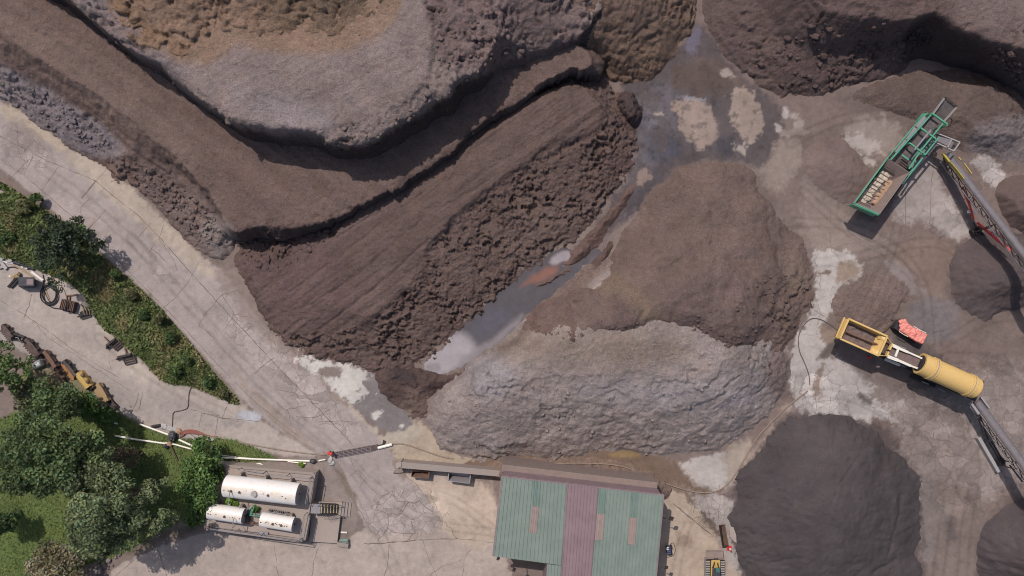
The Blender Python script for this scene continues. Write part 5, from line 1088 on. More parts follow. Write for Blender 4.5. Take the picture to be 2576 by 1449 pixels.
def skip(quad, h, mat, label):
    """open tipping skip: rim quad (sheet units at height h), sloping front"""
    c = W(sum(q[0] for q in quad) / 4, sum(q[1] for q in quad) / 4, 0)
    root = empty('skip', c, 0, label, 'skip'); P = [Vector(W(*q, h)) for q in quad]; cen = sum(P, Vector()) / 4
    low = [p.lerp(cen, .18) for p in P]; low[2] = P[2].lerp(P[1], .45); low[3] = P[3].lerp(P[0], .45)
    for p in low: p.z = .12
    m = MB(c)
    for i in range(4):
        j = (i + 1) % 4; m.plate([P[i], P[j], low[j], low[i]], .04)
    m.plate(low, .04); m.build('body', mat, root)
    m = MB(c)
    for i in range(4): m.beam(P[i], P[(i + 1) % 4], .07, .06)
    m.build('rim', mat, root)
    for i in (0, 1):
        m = MB(c); m.beam(low[i] + Vector((0, 0, -.06)), low[3 - i] + Vector((0, 0, -.06)), .12, .1); m.build('skid', M['dark_steel'], root)
skip([(1036, 1184), (1080, 1185), (1078, 1203), (1035, 1199)], .85, M['rust'], 'rusty brown tipping skip under the retaining wall')
skip([(1129, 1189), (1184, 1194), (1181, 1216), (1128, 1209)], .95, M['grey_steel'], 'blue-grey tipping skip under the retaining wall, nearer the shed')

# drain grating, its pipe and hoses
root = empty('drain_grate', W(890, 1134, 0), 0, 'long rusty slotted drain grating laid across the road', 'drain grate'); og = root.location
A, B_, C_, D_ = (Vector(W(*q)) for q in ((841, 1138), (932, 1121), (933, 1135), (844, 1152)))
m = MB(og); m.prism([A, B_, C_, D_], .002, .012); m.build('pit', M['black_rubber'], root)
m = MB(og)
for k in range(5):
    t = k / 4; a, b = A.lerp(D_, t), B_.lerp(C_, t); a.z = b.z = .05; m.beam(a, b, .075, .06)
for k in range(9):
    t = k / 8; a, b = A.lerp(B_, t), D_.lerp(C_, t); a.z = b.z = .052; m.beam(a, b, .07, .06)
m.build('grille', M['grate_steel'], root)
m = MB(og); m.prism([W(*q) for q in ((933, 1121), (950, 1117), (952, 1130), (934, 1135))], .004, .09); m.build('cover_plate', M['dark_rust'], root)
m = MB((0, 0, 0)); m.prism([W(*q) for q in ((951, 1120), (962, 1117), (964, 1106), (972, 1110), (968, 1120), (953, 1127))], .003, .016); o = m.build('drain_inlet', M['black_rubber'], None); o['kind'] = 'structure'
def pipe(name, pts, r, mat, label, cat='pipe', z=None, smooth_it=0, group=None, n=8):
    z = r if z is None else z
    P = [W(p[0], p[1], p[2] if len(p) > 2 else z) for p in pts]
    m = MB(P[0]); m.tube(P, r, n, smooth_it); return m.build(name, mat, None, True, label, cat, group)
pipe('pipe', [(951, 1127), (986, 1118)], .13, M['white_plastic'], 'short white pipe sticking out of the drain by the grating')
pipe('hose', [(986, 1117), (1010, 1115), (1040, 1124), (1084, 1140), (1115, 1150), (1140, 1154)], .055, M['hose_tan'], 'tan hose running from the white drain pipe past the end of the retaining wall', 'hose', smooth_it=2)
pipe('hose', [(1351, 1166, .75), (1400, 1166, .75), (1465, 1165, .65), (1541, 1168, .6), (1588, 1179, .45), (1638, 1199, .25), (1688, 1222, .1), (1755, 1241, .08), (1805, 1238, .08), (1838, 1212, .08), (1871, 1159, .08), (1905, 1099, .08), (1932, 1070, .08), (1979, 1023, .08), (2032, 983, .08)], .055, M['hose_tan'], 'very long tan hose curving from behind the shed past the charcoal cone', 'hose', smooth_it=2)
pipe('hose', [(600, 1112), (644, 1121), (700, 1131), (754, 1139), (821, 1145)], .05, M['hose_tan'], 'thin brown hose along the lawn edge ending at the red posts', 'hose', smooth_it=2)
for (x_, y_, h_, lb) in ((826, 1141, .75, 'smaller red-capped post left of the drain grating'), (831.5, 1143, .95, 'taller red-capped post beside the drain grating')):
    c = W(x_, y_, h_); c = (c[0], c[1], 0); root = empty('marker_post', c, 0, lb, 'post')
    m = MB(c); m.cyl(c, (c[0], c[1], h_ - .2), .07); m.build('post', M['dark_steel'], root, True)
    m = MB(c); m.lathe((c[0], c[1], h_ - .25), (c[0] + .001, c[1], h_), [(0, .12), (.2, .15), (.7, .13), (1, .04)], 12); m.build('cap', M['red_paint'], root, True)
m = MB(W(832, 1158)); q = W(832, 1158); m.blob((q[0], q[1], .06), (.22, .3, .12), 3, .5); m.blob((q[0] + .15, q[1] - .25, .05), (.25, .2, .1), 4, .5); m.build('rag_heap', M['sheet_grey'], None, True, 'crumpled pale rags lying below the red posts', 'rags')
PIPES = [([(560, 1151), (644, 1155), (783, 1160)], .11, 'long white pipe along the lawn edge with a black bag on its end'),
         ([(724, 1161), (769, 1166)], .08, 'shorter white pipe lying just below the long one'),
         ([(802, 1159), (819, 1156)], .08, 'short stub of white pipe left of the red posts'),
         ([(597, 1168), (640, 1169), (653, 1166), (688, 1182)], .08, 'bent white pipe on the edge of the tank platform'),
         ([(352, 1067), (425, 1094)], .12, 'straight white pipe on the lawn ending at the black bag'),
         ([(450, 1106), (485, 1122)], .12, 'white pipe on the lawn, right of the black bag'),
         ([(290, 1096), (345, 1106), (417, 1116)], .11, 'long white pipe leading into the shade of the biggest tree'),
         ([(415, 1114), (440, 1118), (483, 1130)], .10, 'white pipe on the lawn ending at the hedge'),
         ([(288, 1064), (296, 1066)], .10, 'very short white pipe piece beside the biggest tree'),
         ([(373, 1108), (417, 1117)], .06, 'thin white pipe beside the long one on the lawn'),
         ([(547, 1144), (595, 1150), (640, 1154)], .06, 'thin white pipe above the hedge on the lawn')]
for i, (p, r, lb) in enumerate(PIPES): pipe('pipe', p, r * .72, M['white_plastic'], lb, z=r + .05)
q = W(788, 1159); m = MB(q); m.blob((q[0], q[1], .16), (.32, .2, .2), 8, .3); m.build('black_bag', M['tarp_black'], None, True, 'black bag wrapped over the end of the long white pipe', 'bag')

# ------------------------------------------------------------------ fuel tank platform
PH = 1.3
root = empty('tank_platform', W(640, 1265, 0), 0, 'raised concrete platform carrying three white fuel tanks', 'platform'); og = root.location
pl = [(535, 1166), (794, 1190), (767, 1360), (515, 1333), (508, 1300)]
m = MB(og); m.prism([W(*q, PH)[:2] for q in pl], 0, PH); m.build('slab', M['concrete_slab'], root)
m = MB(og)
def kerb(a, b, w, h): m.beam(Vector(W(*a, PH)) + Vector((0, 0, h / 2 + .002)), Vector(W(*b, PH)) + Vector((0, 0, h / 2 + .002)), w, h)
kerb((790, 1192), (779, 1262), .3, .14); kerb((777, 1296), (765, 1357), .3, .14); kerb((520, 1329), (762, 1358), .25, .12); kerb((545, 1169), (790, 1191), .22, .12)
m.build('kerb', M['concrete_wall'], root)
m = MB(og); m.plate([W(516, 1324, PH + .06), W(655, 1341, PH + .06), W(653, 1350, PH + .06), W(515, 1334, PH + .06)], .05); m.plate([W(655.5, 1341, PH + .06), W(745, 1353, PH + .06), W(743, 1361, PH + .06), W(654, 1350, PH + .06)], .05); m.build('walkway', M['dark_rust'], root)
m = MB(og); m.plate([W(654, 1336, PH + .16), W(675, 1339, PH + .16), W(673, 1347, PH + .16), W(652, 1344, PH + .16)], .03); m.build('floor_plate', M['grey_steel'], root)
# railings
root = empty('railing', W(700, 1200, 0), 0, 'thin grey pipe railing round the edge of the tank platform', 'railing'); og = root.location
RT = PH + 1.05
def rail_run(pts, posts, top=RT):
    m = MB(og); P = [Vector(W(*p, top)) for p in pts]
    m.tube(P, .03, 6, 0); m.tube([p + Vector((0, 0, -.5)) for p in P], .022, 6, 0); m.build('rail', M['grey_steel'], root, True)
    for a, b in zip(P, P[1:]):
        n = max(1, int((b - a).length / 1.9))
        for k in range(n + 1):
            p = a.lerp(b, k / n); q = MB(og); q.cyl((p.x, p.y, PH), p, .03, n=6); q.build('post', M['grey_steel'], root, True)
rail_run([(598, 1183), (660, 1193), (778, 1205)], 5); rail_run([(779, 1206), (768, 1268)], 3); rail_run([(764, 1298), (752, 1362)], 3); rail_run([(525, 1330), (655, 1350), (750, 1364)], 6)

def tank(axis, r, hax, label, ports, ladder=False):
    (ax, ay), (bx, by) = axis
    a, b = Vector(W(ax, ay, hax)), Vector(W(bx, by, hax)); c = ((a.x + b.x) / 2, (a.y + b.y) / 2, 0)
    root = empty('fuel_tank', c, 0, label, 'fuel tank')
    m = MB(c); L = (b - a).length
    m.lathe(a, b, [(-.035, .001), (-.03, r * .5), (-.018, r * .82), (-.004, r * .97), (0, r)] + [(k / 14, r * (1.004 if k in (4, 9) else 1)) for k in range(1, 14)] + [(1, r), (1.0005, r * .985), (1.0006, .001)], 40)
    o = m.build('shell', M['tank_shell'], root, True)
    me = o.data; co = np.empty(len(me.vertices) * 3, np.float32); me.vertices.foreach_get('co', co); z = co[2::3]
    at = me.attributes.new('rust', 'FLOAT', 'POINT'); at.data.foreach_set('value', np.ascontiguousarray(sstep(hax + r * .8, hax + r * .99, z), np.float32))
    d = (b - a).normalized(); s = Vector((d.y, -d.x, 0))
    if s.y > 0: s = -s
    m = MB(c); m.cyl(b + d * .004, b + d * .02, r * .93, n=36); m.build('end_plate', M['grey_steel'], root, True)
    m = MB(c); m.cyl(b + d * .02 + Vector((0, 0, -.1)), b + d * .07 + Vector((0, 0, -.1)), .08); m.build('drain_cap', M['dark_steel'], root)
    for t, k, off in ports:
        p = a.lerp(b, t) + s * off; z0 = hax + math.sqrt(max(r * r - off * off, 0)) - .03
        m = MB(c)
        if k == 'man': m.cyl((p.x, p.y, z0), (p.x, p.y, z0 + .16), .25, n=20); m.build('manhole', M['sheet_grey'], root, True)
        elif k == 'port': m.cyl((p.x, p.y, z0), (p.x, p.y, z0 + .14), .095, n=12); m.build('port', M['dark_rust'], root, True)
        elif k == 'rust': m.blob((p.x, p.y, z0 + .02), (.075, .055, .04), int(t * 100), .5, 1); m.build('fitting', M['dark_rust'], root)
        elif k == 'vent': m.tube([(p.x, p.y, z0), (p.x, p.y, z0 + .3), Vector((p.x, p.y, z0 + .3)) + s * (r + .1) , Vector((p.x, p.y, PH)) + s * (r + .1)], .035, 6, 0); m.build('vent_pipe', M['grey_steel'], root, True)
    for t in (.15, .5, .85):
        p = a.lerp(b, t); m = MB(c); q0, q1 = p + s * r * .8, p - s * r * 1.12
        m.beam((q0.x, q0.y, (PH + hax - r * .4) / 2), (q1.x, q1.y, (PH + hax - r * .4) / 2), .18, hax - r * .4 - PH); m.build('saddle', M['concrete_wall'], root)
    return root, a, b, s, c
t1 = tank(((569, 1222), (751, 1243)), .92, PH + 1.12, 'largest white fuel tank, lying across the back of the platform', [(.03, 'rust', .1), (.09, 'rust', .12), (.125, 'port', .1), (.125, 'vent', .1), (.24, 'port', .12), (.44, 'man', .1), (.63, 'port', .1), (.82, 'rust', .05), (.87, 'rust', .2)])
t2 = tank(((527, 1285), (614, 1298)), .66, PH + .84, 'small white fuel tank on the left, overhung by the hedge and a weed bush', [(.06, 'rust', .02), (.12, 'rust', .05), (.28, 'rust', .0), (.52, 'port', .05), (.75, 'rust', .05), (.82, 'vent', .05), (.95, 'rust', .05)])
t3 = tank(((658, 1306), (739, 1319)), .62, PH + .8, 'small white fuel tank on the right with a heavy rust streak along its top', [(.06, 'rust', .05), (.2, 'rust', .02), (.42, 'port', .02), (.3, 'rust', .0), (.55, 'rust', .02), (.68, 'port', .02), (.78, 'rust', .05), (.85, 'rust', .05), (.5, 'rust', -.05), (.24, 'rust', -.05), (.62, 'rust', -.02)])
# ladder leaning behind the right-hand small tank
root = empty('ladder', W(698, 1290, 0), 0, 'aluminium ladder lying behind the right-hand small tank', 'ladder'); og = root.location
A, B_ = Vector(W(677, 1280, PH + .25)), Vector(W(725, 1288, PH + .25)); C_, D_ = Vector(W(674, 1287, PH + 1.0)), Vector(W(722, 1295, PH + 1.0))
m = MB(og); m.beam(A, B_, .06, .06); m.beam(C_, D_, .06, .06); m.build('stile', M['grey_steel'], root)
for k in range(9):
    m = MB(og); t = (k + .3) / 8.6; m.beam(A.lerp(B_, t), C_.lerp(D_, t), .04, .04); m.build('rung', M['grey_steel'], root)
# valves and pipework between the small tanks
root = empty('pipework', W(635, 1300, 0), 0, 'green and grey pipes and valves between the two small fuel tanks', 'pipework'); og = root.location
m = MB(og); m.tube([W(640, 1272, PH + .9), W(631, 1296, PH + .9), W(655, 1299, PH + .7)], .05, 6, 0); m.tube([W(634, 1280, PH + .7), W(629, 1297, PH + .6)], .05, 6, 0); m.build('green_pipe', M['green_paint'], root, True, label='dull green pipe frame')
m = MB(og); m.tube([W(628, 1272, PH + .8), W(615, 1292, PH + .7), W(612, 1302, PH + .3)], .05, 6, 0); m.tube([W(636, 1292, PH + .4), W(657, 1294, PH + .4)], .06, 6, 0); m.tube([W(634, 1297, PH + .4), W(656, 1299, PH + .4)], .06, 6, 0); m.build('grey_pipe', M['grey_steel'], root, True)
m = MB(og); m.tube([W(612, 1311, PH + .3), W(660, 1317, PH + .3)], .05, 6, 0); m.tube([W(612, 1315, PH + .3), W(658, 1321, PH + .3)], .05, 6, 0); m.tube([W(631, 1322, PH + .2), W(640, 1312, PH + .4)], .05, 6, 0); m.build('rusty_pipe', M['rust'], root, True)
m = MB(og); q = W(622, 1300, PH); m.prism([(q[0] - .3, q[1] - .3), (q[0] + .3, q[1] - .3), (q[0] + .3, q[1] + .25), (q[0] - .3, q[1] + .25)], PH + .003, PH + .5); m.build('pump', M['dark_steel'], root, bevel=.04)

# steel stair, lower pad and concrete steps
PADH = .36
root = empty('concrete_pad', W(822, 1330, 0), 0, 'low concrete pad below the steel stair with three shallow steps', 'pad'); og = root.location
m = MB(og); m.prism([W(*q, PADH)[:2] for q in ((786, 1262), (861, 1264), (856, 1300), (848, 1367), (778, 1362))], 0, PADH); m.build('slab', M['concrete_slab'], root)
for k, (x0, x1) in enumerate(((861, 868), (868, 876), (876, 884))):
    h = PADH - .1 * (k + 1) + .01; m = MB(og); m.prism([W(*q, h)[:2] for q in ((x0, 1265), (x1, 1265.5), (x1 - 4, 1300), (x0 - 4, 1299))], 0, h); m.build('step', M['concrete_wall'], root)
root = empty('planter', W(866, 1366, 0), 0, 'small concrete planter box with weeds at the corner of the pad', 'planter'); og = root.location
m = MB(og); m.prism([W(*q, .4)[:2] for q in ((848, 1364), (877, 1369), (875, 1379), (846, 1374))], 0, .4); m.build('box', M['concrete_wall'], root, bevel=.03)
m = MB(og); q = W(866, 1361, .3); m.blob((q[0], q[1], .2), (.45, .2, .2), 2, .6); m.build('weeds', M['roof_dark_green'], root)
m = MB(W(866, 1338)); q = W(866, 1338); m.beam((q[0] - .28, q[1], .08), (q[0] + .28, q[1] - .03, .08), .12, .08); m.build('timber_offcut', M['white_plastic'], None, label='short white offcut lying right of the concrete pad', cat='offcut')
root = empty('steel_stair', W(815, 1280, 0), 0, 'steel stair with yellow tread edges going down from the tank platform', 'stair'); og = root.location
m = MB(og); m.plate([W(784, 1267, PH), W(807, 1269, PH), W(805, 1293, PH), W(781, 1291, PH)], .06); m.build('landing', M['grey_steel'], root)
for k in range(6):
    t = k / 5; x_ = 808.5 + 38 * t; h = PH - .04 - (PH - PADH - .14) * t
    m = MB(og); m.plate([W(x_, 1268.5, h), W(x_ + 5.2, 1269, h), W(x_ + 3.4, 1291.5, h), W(x_ - 1.8, 1291, h)], .035); tr = m.build('tread', M['dark_steel'], root)
    m = MB(og); m.plate([W(x_ - .2, 1268.5, h + .01), W(x_ + 2.0, 1268.7, h + .01), W(x_ + .2, 1291.2, h + .01), W(x_ - 2, 1291, h + .01)], .02); m.build('nosing', M['tread_edge'], tr)
for (y0, y1) in ((1267, 1268), (1291, 1293)):
    m = MB(og); m.beam(W(808, y0 if y0 < 1280 else y1 - 1, PH - .1), W(849, y0 + 1 if y0 < 1280 else y1, PADH), .05, .2); m.build('stringer', M['dark_steel'], root)
    m = MB(og); yy = y0 if y0 < 1280 else y1
    m.tube([W(783, yy - .5, PH + .95), W(808, yy, PH + .95), W(849, yy + 1.5, PADH + 1.0), W(849, yy + 1.5, PADH)], .03, 6, 0)
    for k in range(9):
        t = k / 8; a = Vector(W(808, yy, PH)).lerp(Vector(W(849, yy + 1.5, PADH)), t); m.cyl(a, a + Vector((0, 0, .96)), .014, n=5)
    m.build('handrail', M['dark_steel'], root)

# ------------------------------------------------------------------ green mobile screener
root = empty('mobile_screener', W(2275, 405, 0), 0, 'long green tracked screening machine with an open hopper at its lower end', 'screener'); og = root.location
HT = 3.3
ax = (Vector(W(2365, 275, 3)) - Vector(W(2180, 528, 3))).normalized(); sd = Vector((ax.y, -ax.x, 0))       # long axis (towards the tail) and its right side
def G(px, py, h): return Vector(W(px, py, h))
m = MB(og)     # chassis
m.prism([G(2165, 520, 1.2)[:2], G(2205, 545, 1.2)[:2], G(2340, 360, 1.2)[:2], G(2302, 335, 1.2)[:2]], .75, 1.35); m.build('chassis', M['dark_steel'], root)
cen = (G(2185, 530, 1) + G(2322, 345, 1)) / 2
for sgn in (-1, 1):
    m = MB(og); c0 = cen + sd * sgn * .95 - ax * 2.0; c1 = cen + sd * sgn * .95 + ax * 1.6
    pr = [(-.3, .0), (.3, .0), (.55, .3), (.45, .62), (-.45, .62), (-.55, .3)]
    ring = lambda s: [Vector((c.x, c.y, 0)) + sd * s + ax * 0 + Vector((0, 0, z)) for c, z in
        ((c0, .0), (c1, .0), (c1 + ax * .35, .32), (c1, .66), (c0, .66), (c0 - ax * .35, .32))]
    m.hexa(ring(-.2), ring(.2)); m.build('crawler_track', M['black_rubber'], root, bevel=.03)
# hopper: green tapering box, open at the top
RM = [(2148, 512), (2211, 539), (2286, 434), (2232, 398)]     # rim, lower end first
rim = [G(x, y, HT) for x, y in RM]; hc = sum(rim, Vector()) / 4
low = [r.lerp(hc, .38) for r in rim]
for q in low: q.z = 2.15
m = MB(og)
for i in range(4):
    j = (i + 1) % 4; m.plate([rim[i], rim[j], low[j], low[i]], .05)
m.plate(low, .05); m.build('hopper', M['dusty_brown'], root, label='dusty inside of the hopper')
m = MB(og)
for i in (0, 3):
    j = (i + 1) % 4; a, b = rim[i].copy(), rim[j].copy()
    m.beam(a, b, .08, .1)
    out = (a + b) / 2 - hc; out.z = 0; out.normalize(); d = Vector((0, 0, -1.05)) - out * .0
    if i == 0:
        m.plate([a + out * .06, b + out * .06, b + out * .0 + d, a + out * .0 + d], .05)
        for k in range(5):
            t = k / 4; p = a.lerp(b, t) + out * .08; m.beam(p, p + d, .07, .07)
m.build('hopper_side', M['green_paint'], root)
m = MB(og); m.beam(rim[1], rim[2], .09, .1); m.build('hopper_lip', M['dusty_brown'], root, label='dusty right lip of the hopper')
for i in (1, 3):
    m = MB(og); a, b = rim[i].copy(), rim[(i + 1) % 4].copy(); out = (a + b) / 2 - hc; out.z = 0; out.normalize(); d = Vector((0, 0, -1.0)) - out * .25
    m.plate([a + out * .02 - Vector((0, 0, .08)), b + out * .02 - Vector((0, 0, .08)), b + d, a + d], .04); m.build('side_skin', M['dusty_brown'], root)
m = MB(og); a, b = G(2188, 545, 2.2), G(2208, 538, 2.2); m.beam(G(2163, 527, 2.0), G(2196, 543, 2.0), .12, .2); m.build('front_beam', M['green_paint'], root)
m = MB(og)      # crushed rubble and clay lying in the hopper
rs_ = random.Random(5)
P0, P1 = G(2172, 507, 2.5), G(2246, 418, 2.5)
m.plate([P0 - sd * .42 - Vector((0, 0, .2)), P1 - sd * .42 - Vector((0, 0, .2)), P1 + sd * .3 - Vector((0, 0, .2)), P0 + sd * .3 - Vector((0, 0, .2))], .08)
for k in range(46):
    p = P0.lerp(P1, rs_.random()) + sd * rs_.uniform(-.38, .3); m.blob((p.x, p.y, 2.27 + rs_.random() * .08), (rs_.uniform(.14, .34), rs_.uniform(.14, .3), .1), k, .5, 1)
m.build('pale_load', M['crushed_rock'], root, label='pale rubble in the hopper')
m = MB(og); P0, P1 = G(2200, 513, 2.5), G(2244, 458, 2.5)
for k in range(16):
    p = P0.lerp(P1, rs_.random()) + sd * rs_.uniform(-.15, .2); m.blob((p.x, p.y, 2.32), (.35, .3, .12), k + 60, .3, 1)
m.build('clay_load', M['sheet_tan'], root, label='pinkish clay in the hopper')
for k in range(6):
    m = MB(og); t = .1 + k * .16; a = rim[0].lerp(rim[3], t) - Vector((0, 0, .35)); b = rim[1].lerp(rim[2], t) - Vector((0, 0, .35)); m.beam(a.lerp(b, .08), a.lerp(b, .62), .06, .08); m.build('grid_bar', M['dark_rust'], root)
# main frame rails
def rail(name, pts, w=.10, h=.13, mat='green_paint', label=None):
    m = MB(og)
    for a, b in zip(pts, pts[1:]): m.beam(G(*a), G(*b), w, h)
    return m.build(name, M[mat], root, label=label)
rail('side_rail', [(2346, 284, 3.5), (2240, 402, 3.3)]); rail('side_rail', [(2375, 306, 3.5), (2314, 381, 3.3), (2286, 425, 3.3)])
rail('side_rail', [(2361, 346, 3.0), (2269, 463, 2.9)]); rail('side_rail', [(2333, 284, 3.1), (2300, 316, 3.1), (2230, 400, 3.0), (2150, 512, 3.0)], .07, .09)
rail('side_rail', [(2296, 324, 2.6), (2262, 364, 2.6)], .1, .08); rail('side_rail', [(2226, 404, 2.4), (2196, 446, 2.4), (2170, 478, 2.4)], .08, .1)
for a, b in (((2344, 285, 3.6), (2383, 313, 3.6)), ((2316, 322, 3.45), (2353, 349, 3.45)), ((2289, 360, 3.4), (2314, 380, 3.4)), ((2268, 390, 3.35), (2285, 402, 3.35)), ((2314, 381, 3.3), (2328, 388, 3.1))): rail('cross_beam', [a, b], .12, .14)
for a, b in (((2314, 316, 3.1), (2290, 327, 2.7)), ((2286, 352, 3.1), (2265, 362, 2.7)), ((2262, 384, 3.1), (2240, 402, 2.6))): rail('brace', [a, b], .06, .08)
for a in ((2383, 314), (2353, 349), (2328, 388), (2345, 285), (2316, 322), (2289, 360)):
    p = G(*a, 3.4); m = MB(og); m.beam((p.x, p.y, 1.3), (p.x, p.y, 3.35), .12, .12, (1, 0, 0)); m.build('upright', M['green_paint'], root)
m = MB(og); m.plate([G(2320, 286, 3.0), G(2334, 284, 3.0), G(2304, 308, 2.8), G(2302, 306, 2.2)], .05); m.build('end_guard', M['green_paint'], root)
m = MB(og); m.plate([G(2226, 415, 2.6), G(2234, 411, 2.6), G(2204, 446, 2.6), G(2197, 445, 2.2)], .05); m.build('side_panel', M['green_paint'], root)
m = MB(og); m.plate([G(2272, 452, 3.05), G(2298, 424, 3.05), G(2302, 426, 2.6), G(2276, 456, 2.6)], .05); m.build('side_panel', M['green_paint'], root)
for a, b in (((2327, 294, 3.15), (2306, 320, 3.15)), ((2303, 322, 3.1), (2282, 352, 3.1)), ((2279, 354, 3.1), (2254, 385, 3.05))):
    m = MB(og); m.beam(G(*a), G(*b), .3, .08); m.build('light_panel', M['grey_steel'], root, label='pale grey cover strip')
m = MB(og); m.beam(G(2358, 360, 2.4), G(2333, 390, 2.4), .12, .06); m.beam(G(2331, 393, 2.4), G(2298, 430, 2.4), .12, .06); m.build('catwalk_edge', M['grey_steel'], root)
# main belt and tail conveyor
def belt(name, pts, wdt, thick=.06, mat='belt_rubber', ribs=0):
    m = MB(og)
    for a, b in zip(pts, pts[1:]):
        A, B_ = G(*a), G(*b); m.beam(A, B_, wdt, thick)
        n = int((B_ - A).length / .32) if ribs else 0
        for k in range(n):
            p = A.lerp(B_, (k + .5) / n); s_ = (B_ - A).cross(Vector((0, 0, 1))).normalized() * wdt * .47; p = p + Vector((0, 0, thick * .6)); m.beam(p - s_, p + s_, .03, .025)
    return m.build(name, M[mat], root)
belt('belt', [(2254, 418, 2.35), (2300, 356, 2.6), (2359, 293, 3.1), (2390, 257, 3.8)], .98, ribs=1)
rail('belt_side', [(2342, 293, 3.2), (2375, 247, 4.0)], .09, .25, 'sheet_grey'); rail('belt_side', [(2370, 310, 3.2), (2406, 270, 4.0)], .09, .25, 'sheet_grey')
m = MB(og); a, b = G(2376, 247, 3.75), G(2405, 268, 3.75); m.cyl(a, b, .14); m.build('tail_drum', M['dark_steel'], root, True)
rail('drive_shaft', [(2341, 327, 3.6), (2300, 377, 3.5)], .12, .12, 'grey_steel')
# screen box cross members and dark engine bay
for k in range(5):
    m = MB(og); t = k / 4; a = G(2271, 396, 2.9).lerp(G(2256, 412, 2.8), t); b = G(2292, 411, 2.9).lerp(G(2277, 427, 2.8), t); m.beam(a, b, .1, .1); m.build('screen_bar', M['dark_rust'], root)
m = MB(og); m.prism([q[:2] for q in (G(2322, 345, 2), G(2352, 352, 2), G(2300, 425, 2), G(2278, 410, 2))], 1.36, 1.9); m.build('engine_housing', M['roof_dark_green'], root, bevel=.05)
for px, py in ((2341, 359), (2314, 391), (2375, 317)):
    p = G(px, py, 2.5); m = MB(og); m.cyl((p.x, p.y, 1.9), (p.x, p.y, 2.5), .11); m.build('exhaust_stack', M['grey_steel'], root, True)
p = G(2317, 395, 2.4); m = MB(og); m.cyl((p.x, p.y, 1.9), (p.x, p.y, 2.3), .1); m.build('fuel_can', M['red_paint'], root, True)
# short side conveyor with its head drum
belt('side_belt', [(2352, 343, 2.3), (2389, 360, 2.7)], .62, .06, 'belt_dusty')
rail('side_conveyor_frame', [(2356, 335, 2.5), (2414, 358, 2.8), (2399, 380, 2.8), (2346, 355, 2.4)], .08, .14, 'sheet_grey'); rail('side_conveyor_frame', [(2394, 351, 2.8), (2383, 371, 2.8)], .07, .14, 'sheet_grey')
m = MB(og); m.cyl(G(2396, 358, 2.6), G(2388, 373, 2.6), .16); m.build('side_drum', M['belt_dusty'], root, True)
m = MB(og); m.prism([q[:2] for q in (G(2394, 356, 2.3), G(2411, 360, 2.3), G(2400, 376, 2.3), G(2388, 371, 2.3))], 2.0, 2.15); m.build('discharge_chute', M['dark_rust'], root)
rail('rear_bracket', [(2377, 303, 2.6), (2391, 297, 2.6), (2396, 303, 2.6), (2387, 318, 2.6)], .07, .1, 'dark_steel')

# ------------------------------------------------------------------ stacking conveyors
def conveyor(name, label, p0, h0, p1, h1, width, side, cov_mat, zlow=.9, sup=(.45,), legs=None):
    """side: +1 or -1, the side that shows the lattice"""
    A, B_ = Vector(W(*p0, h0)), Vector(W(*p1, h1))
    c = ((A.x + B_.x) / 2, (A.y + B_.y) / 2, 0); root = empty(name, c, 0, label, 'conveyor')
    d = (B_ - A); L = d.length; d.normalize(); s = d.cross(Vector((0, 0, 1))).normalized()
    n = d.cross(s) * -1
    if n.z < 0: n = -n
    m = MB(c); prof = [(math.cos(t) * width / 2, math.sin(t) * width * .36) for t in [math.pi * k / 10 for k in range(11)]]
    rings = [[A + d * (L * q) + s * u + n * v for u, v in prof] for q in [k / 24 for k in range(25)]]
    for r0, r1 in zip(rings, rings[1:]):
        a = [m.v(p) for p in r0]; b = [m.v(p) for p in r1]
        for k in range(len(a) - 1): m.bm.faces.new((a[k], b[k], b[k + 1], a[k + 1]))
    bmesh.ops.remove_doubles(m.bm, verts=m.bm.verts, dist=1e-4)
    m.build('belt_cover', M[cov_mat], root, True)
    m = MB(c); m.beam(A - n * .05, B_ - n * .05, width * .9, .05); m.build('belt', M['black_rubber'], root)
    dep = .8
    for sg in (-1, 1):
        o = s * (width / 2 + .04) * sg
        m = MB(c); m.beam(A + o - n * .16, B_ + o - n * .16, .05, .09); m.build('top_chord', M['dark_steel'], root)
        m = MB(c); m.beam(A + o - n * dep, B_ + o - n * dep, .1, .1); m.build('bottom_chord', M['grey_steel'], root)
        m = MB(c); k = int(L / .95)
        for i in range(k):
            a = A + d * (L * i / k) + o; b = A + d * (L * (i + 1) / k) + o
            m.beam(a - n * .16, b - n * dep, .05, .05); m.beam(b - n * dep, b - n * .16, .05, .05)
        m.build('lattice', M['dark_steel'], root)
    k = int(L / 1.1)
    for i in range(k):
        p = A + d * (L * (i + .5) / k); m = MB(c); m.cyl(p - s * (width / 2 + .16) - n * .2, p + s * (width / 2 + .16) - n * .2, .045, n=7); m.build('idler', M['grey_steel'], root, True)
    for e in (A, B_):
        m = MB(c); m.cyl(e - s * width * .52, e + s * width * .52, .17); m.build('drum', M['dark_steel'], root, True)
    for t in sup:
        p = A + d * L * t
        for sg in (-1, 1):
            f = Vector((p.x, p.y, 0)) + s * sg * .3 + d * .6; f.z = .3
            m = MB(c); m.beam(p + s * sg * (width / 2 + .1) - n * dep, f, .07, .09); m.build('support_leg', M['dark_steel'], root)
            m = MB(c); f2 = f.copy(); m.cyl(f2 - s * .1, f2 + s * .1, .3, n=18); m.build('wheel', M['black_rubber'], root, True)
    return root, A, B_, d, s, n, c
root, A, B_, d, s, n, c = conveyor('stacking_conveyor', 'grey stacking conveyor with red and yellow members beside the green screener', (2384, 391), 1.5, (2652, 738), 6.0, .62, -1, 'belt_dusty', sup=(.5,))
m = MB(c); m.plate([W(2379, 389, 1.9), W(2391, 383, 1.9), W(2401, 392, 1.7), W(2393, 403, 1.7)], .08); m.build('feed_boot', M['grey_steel'], root)
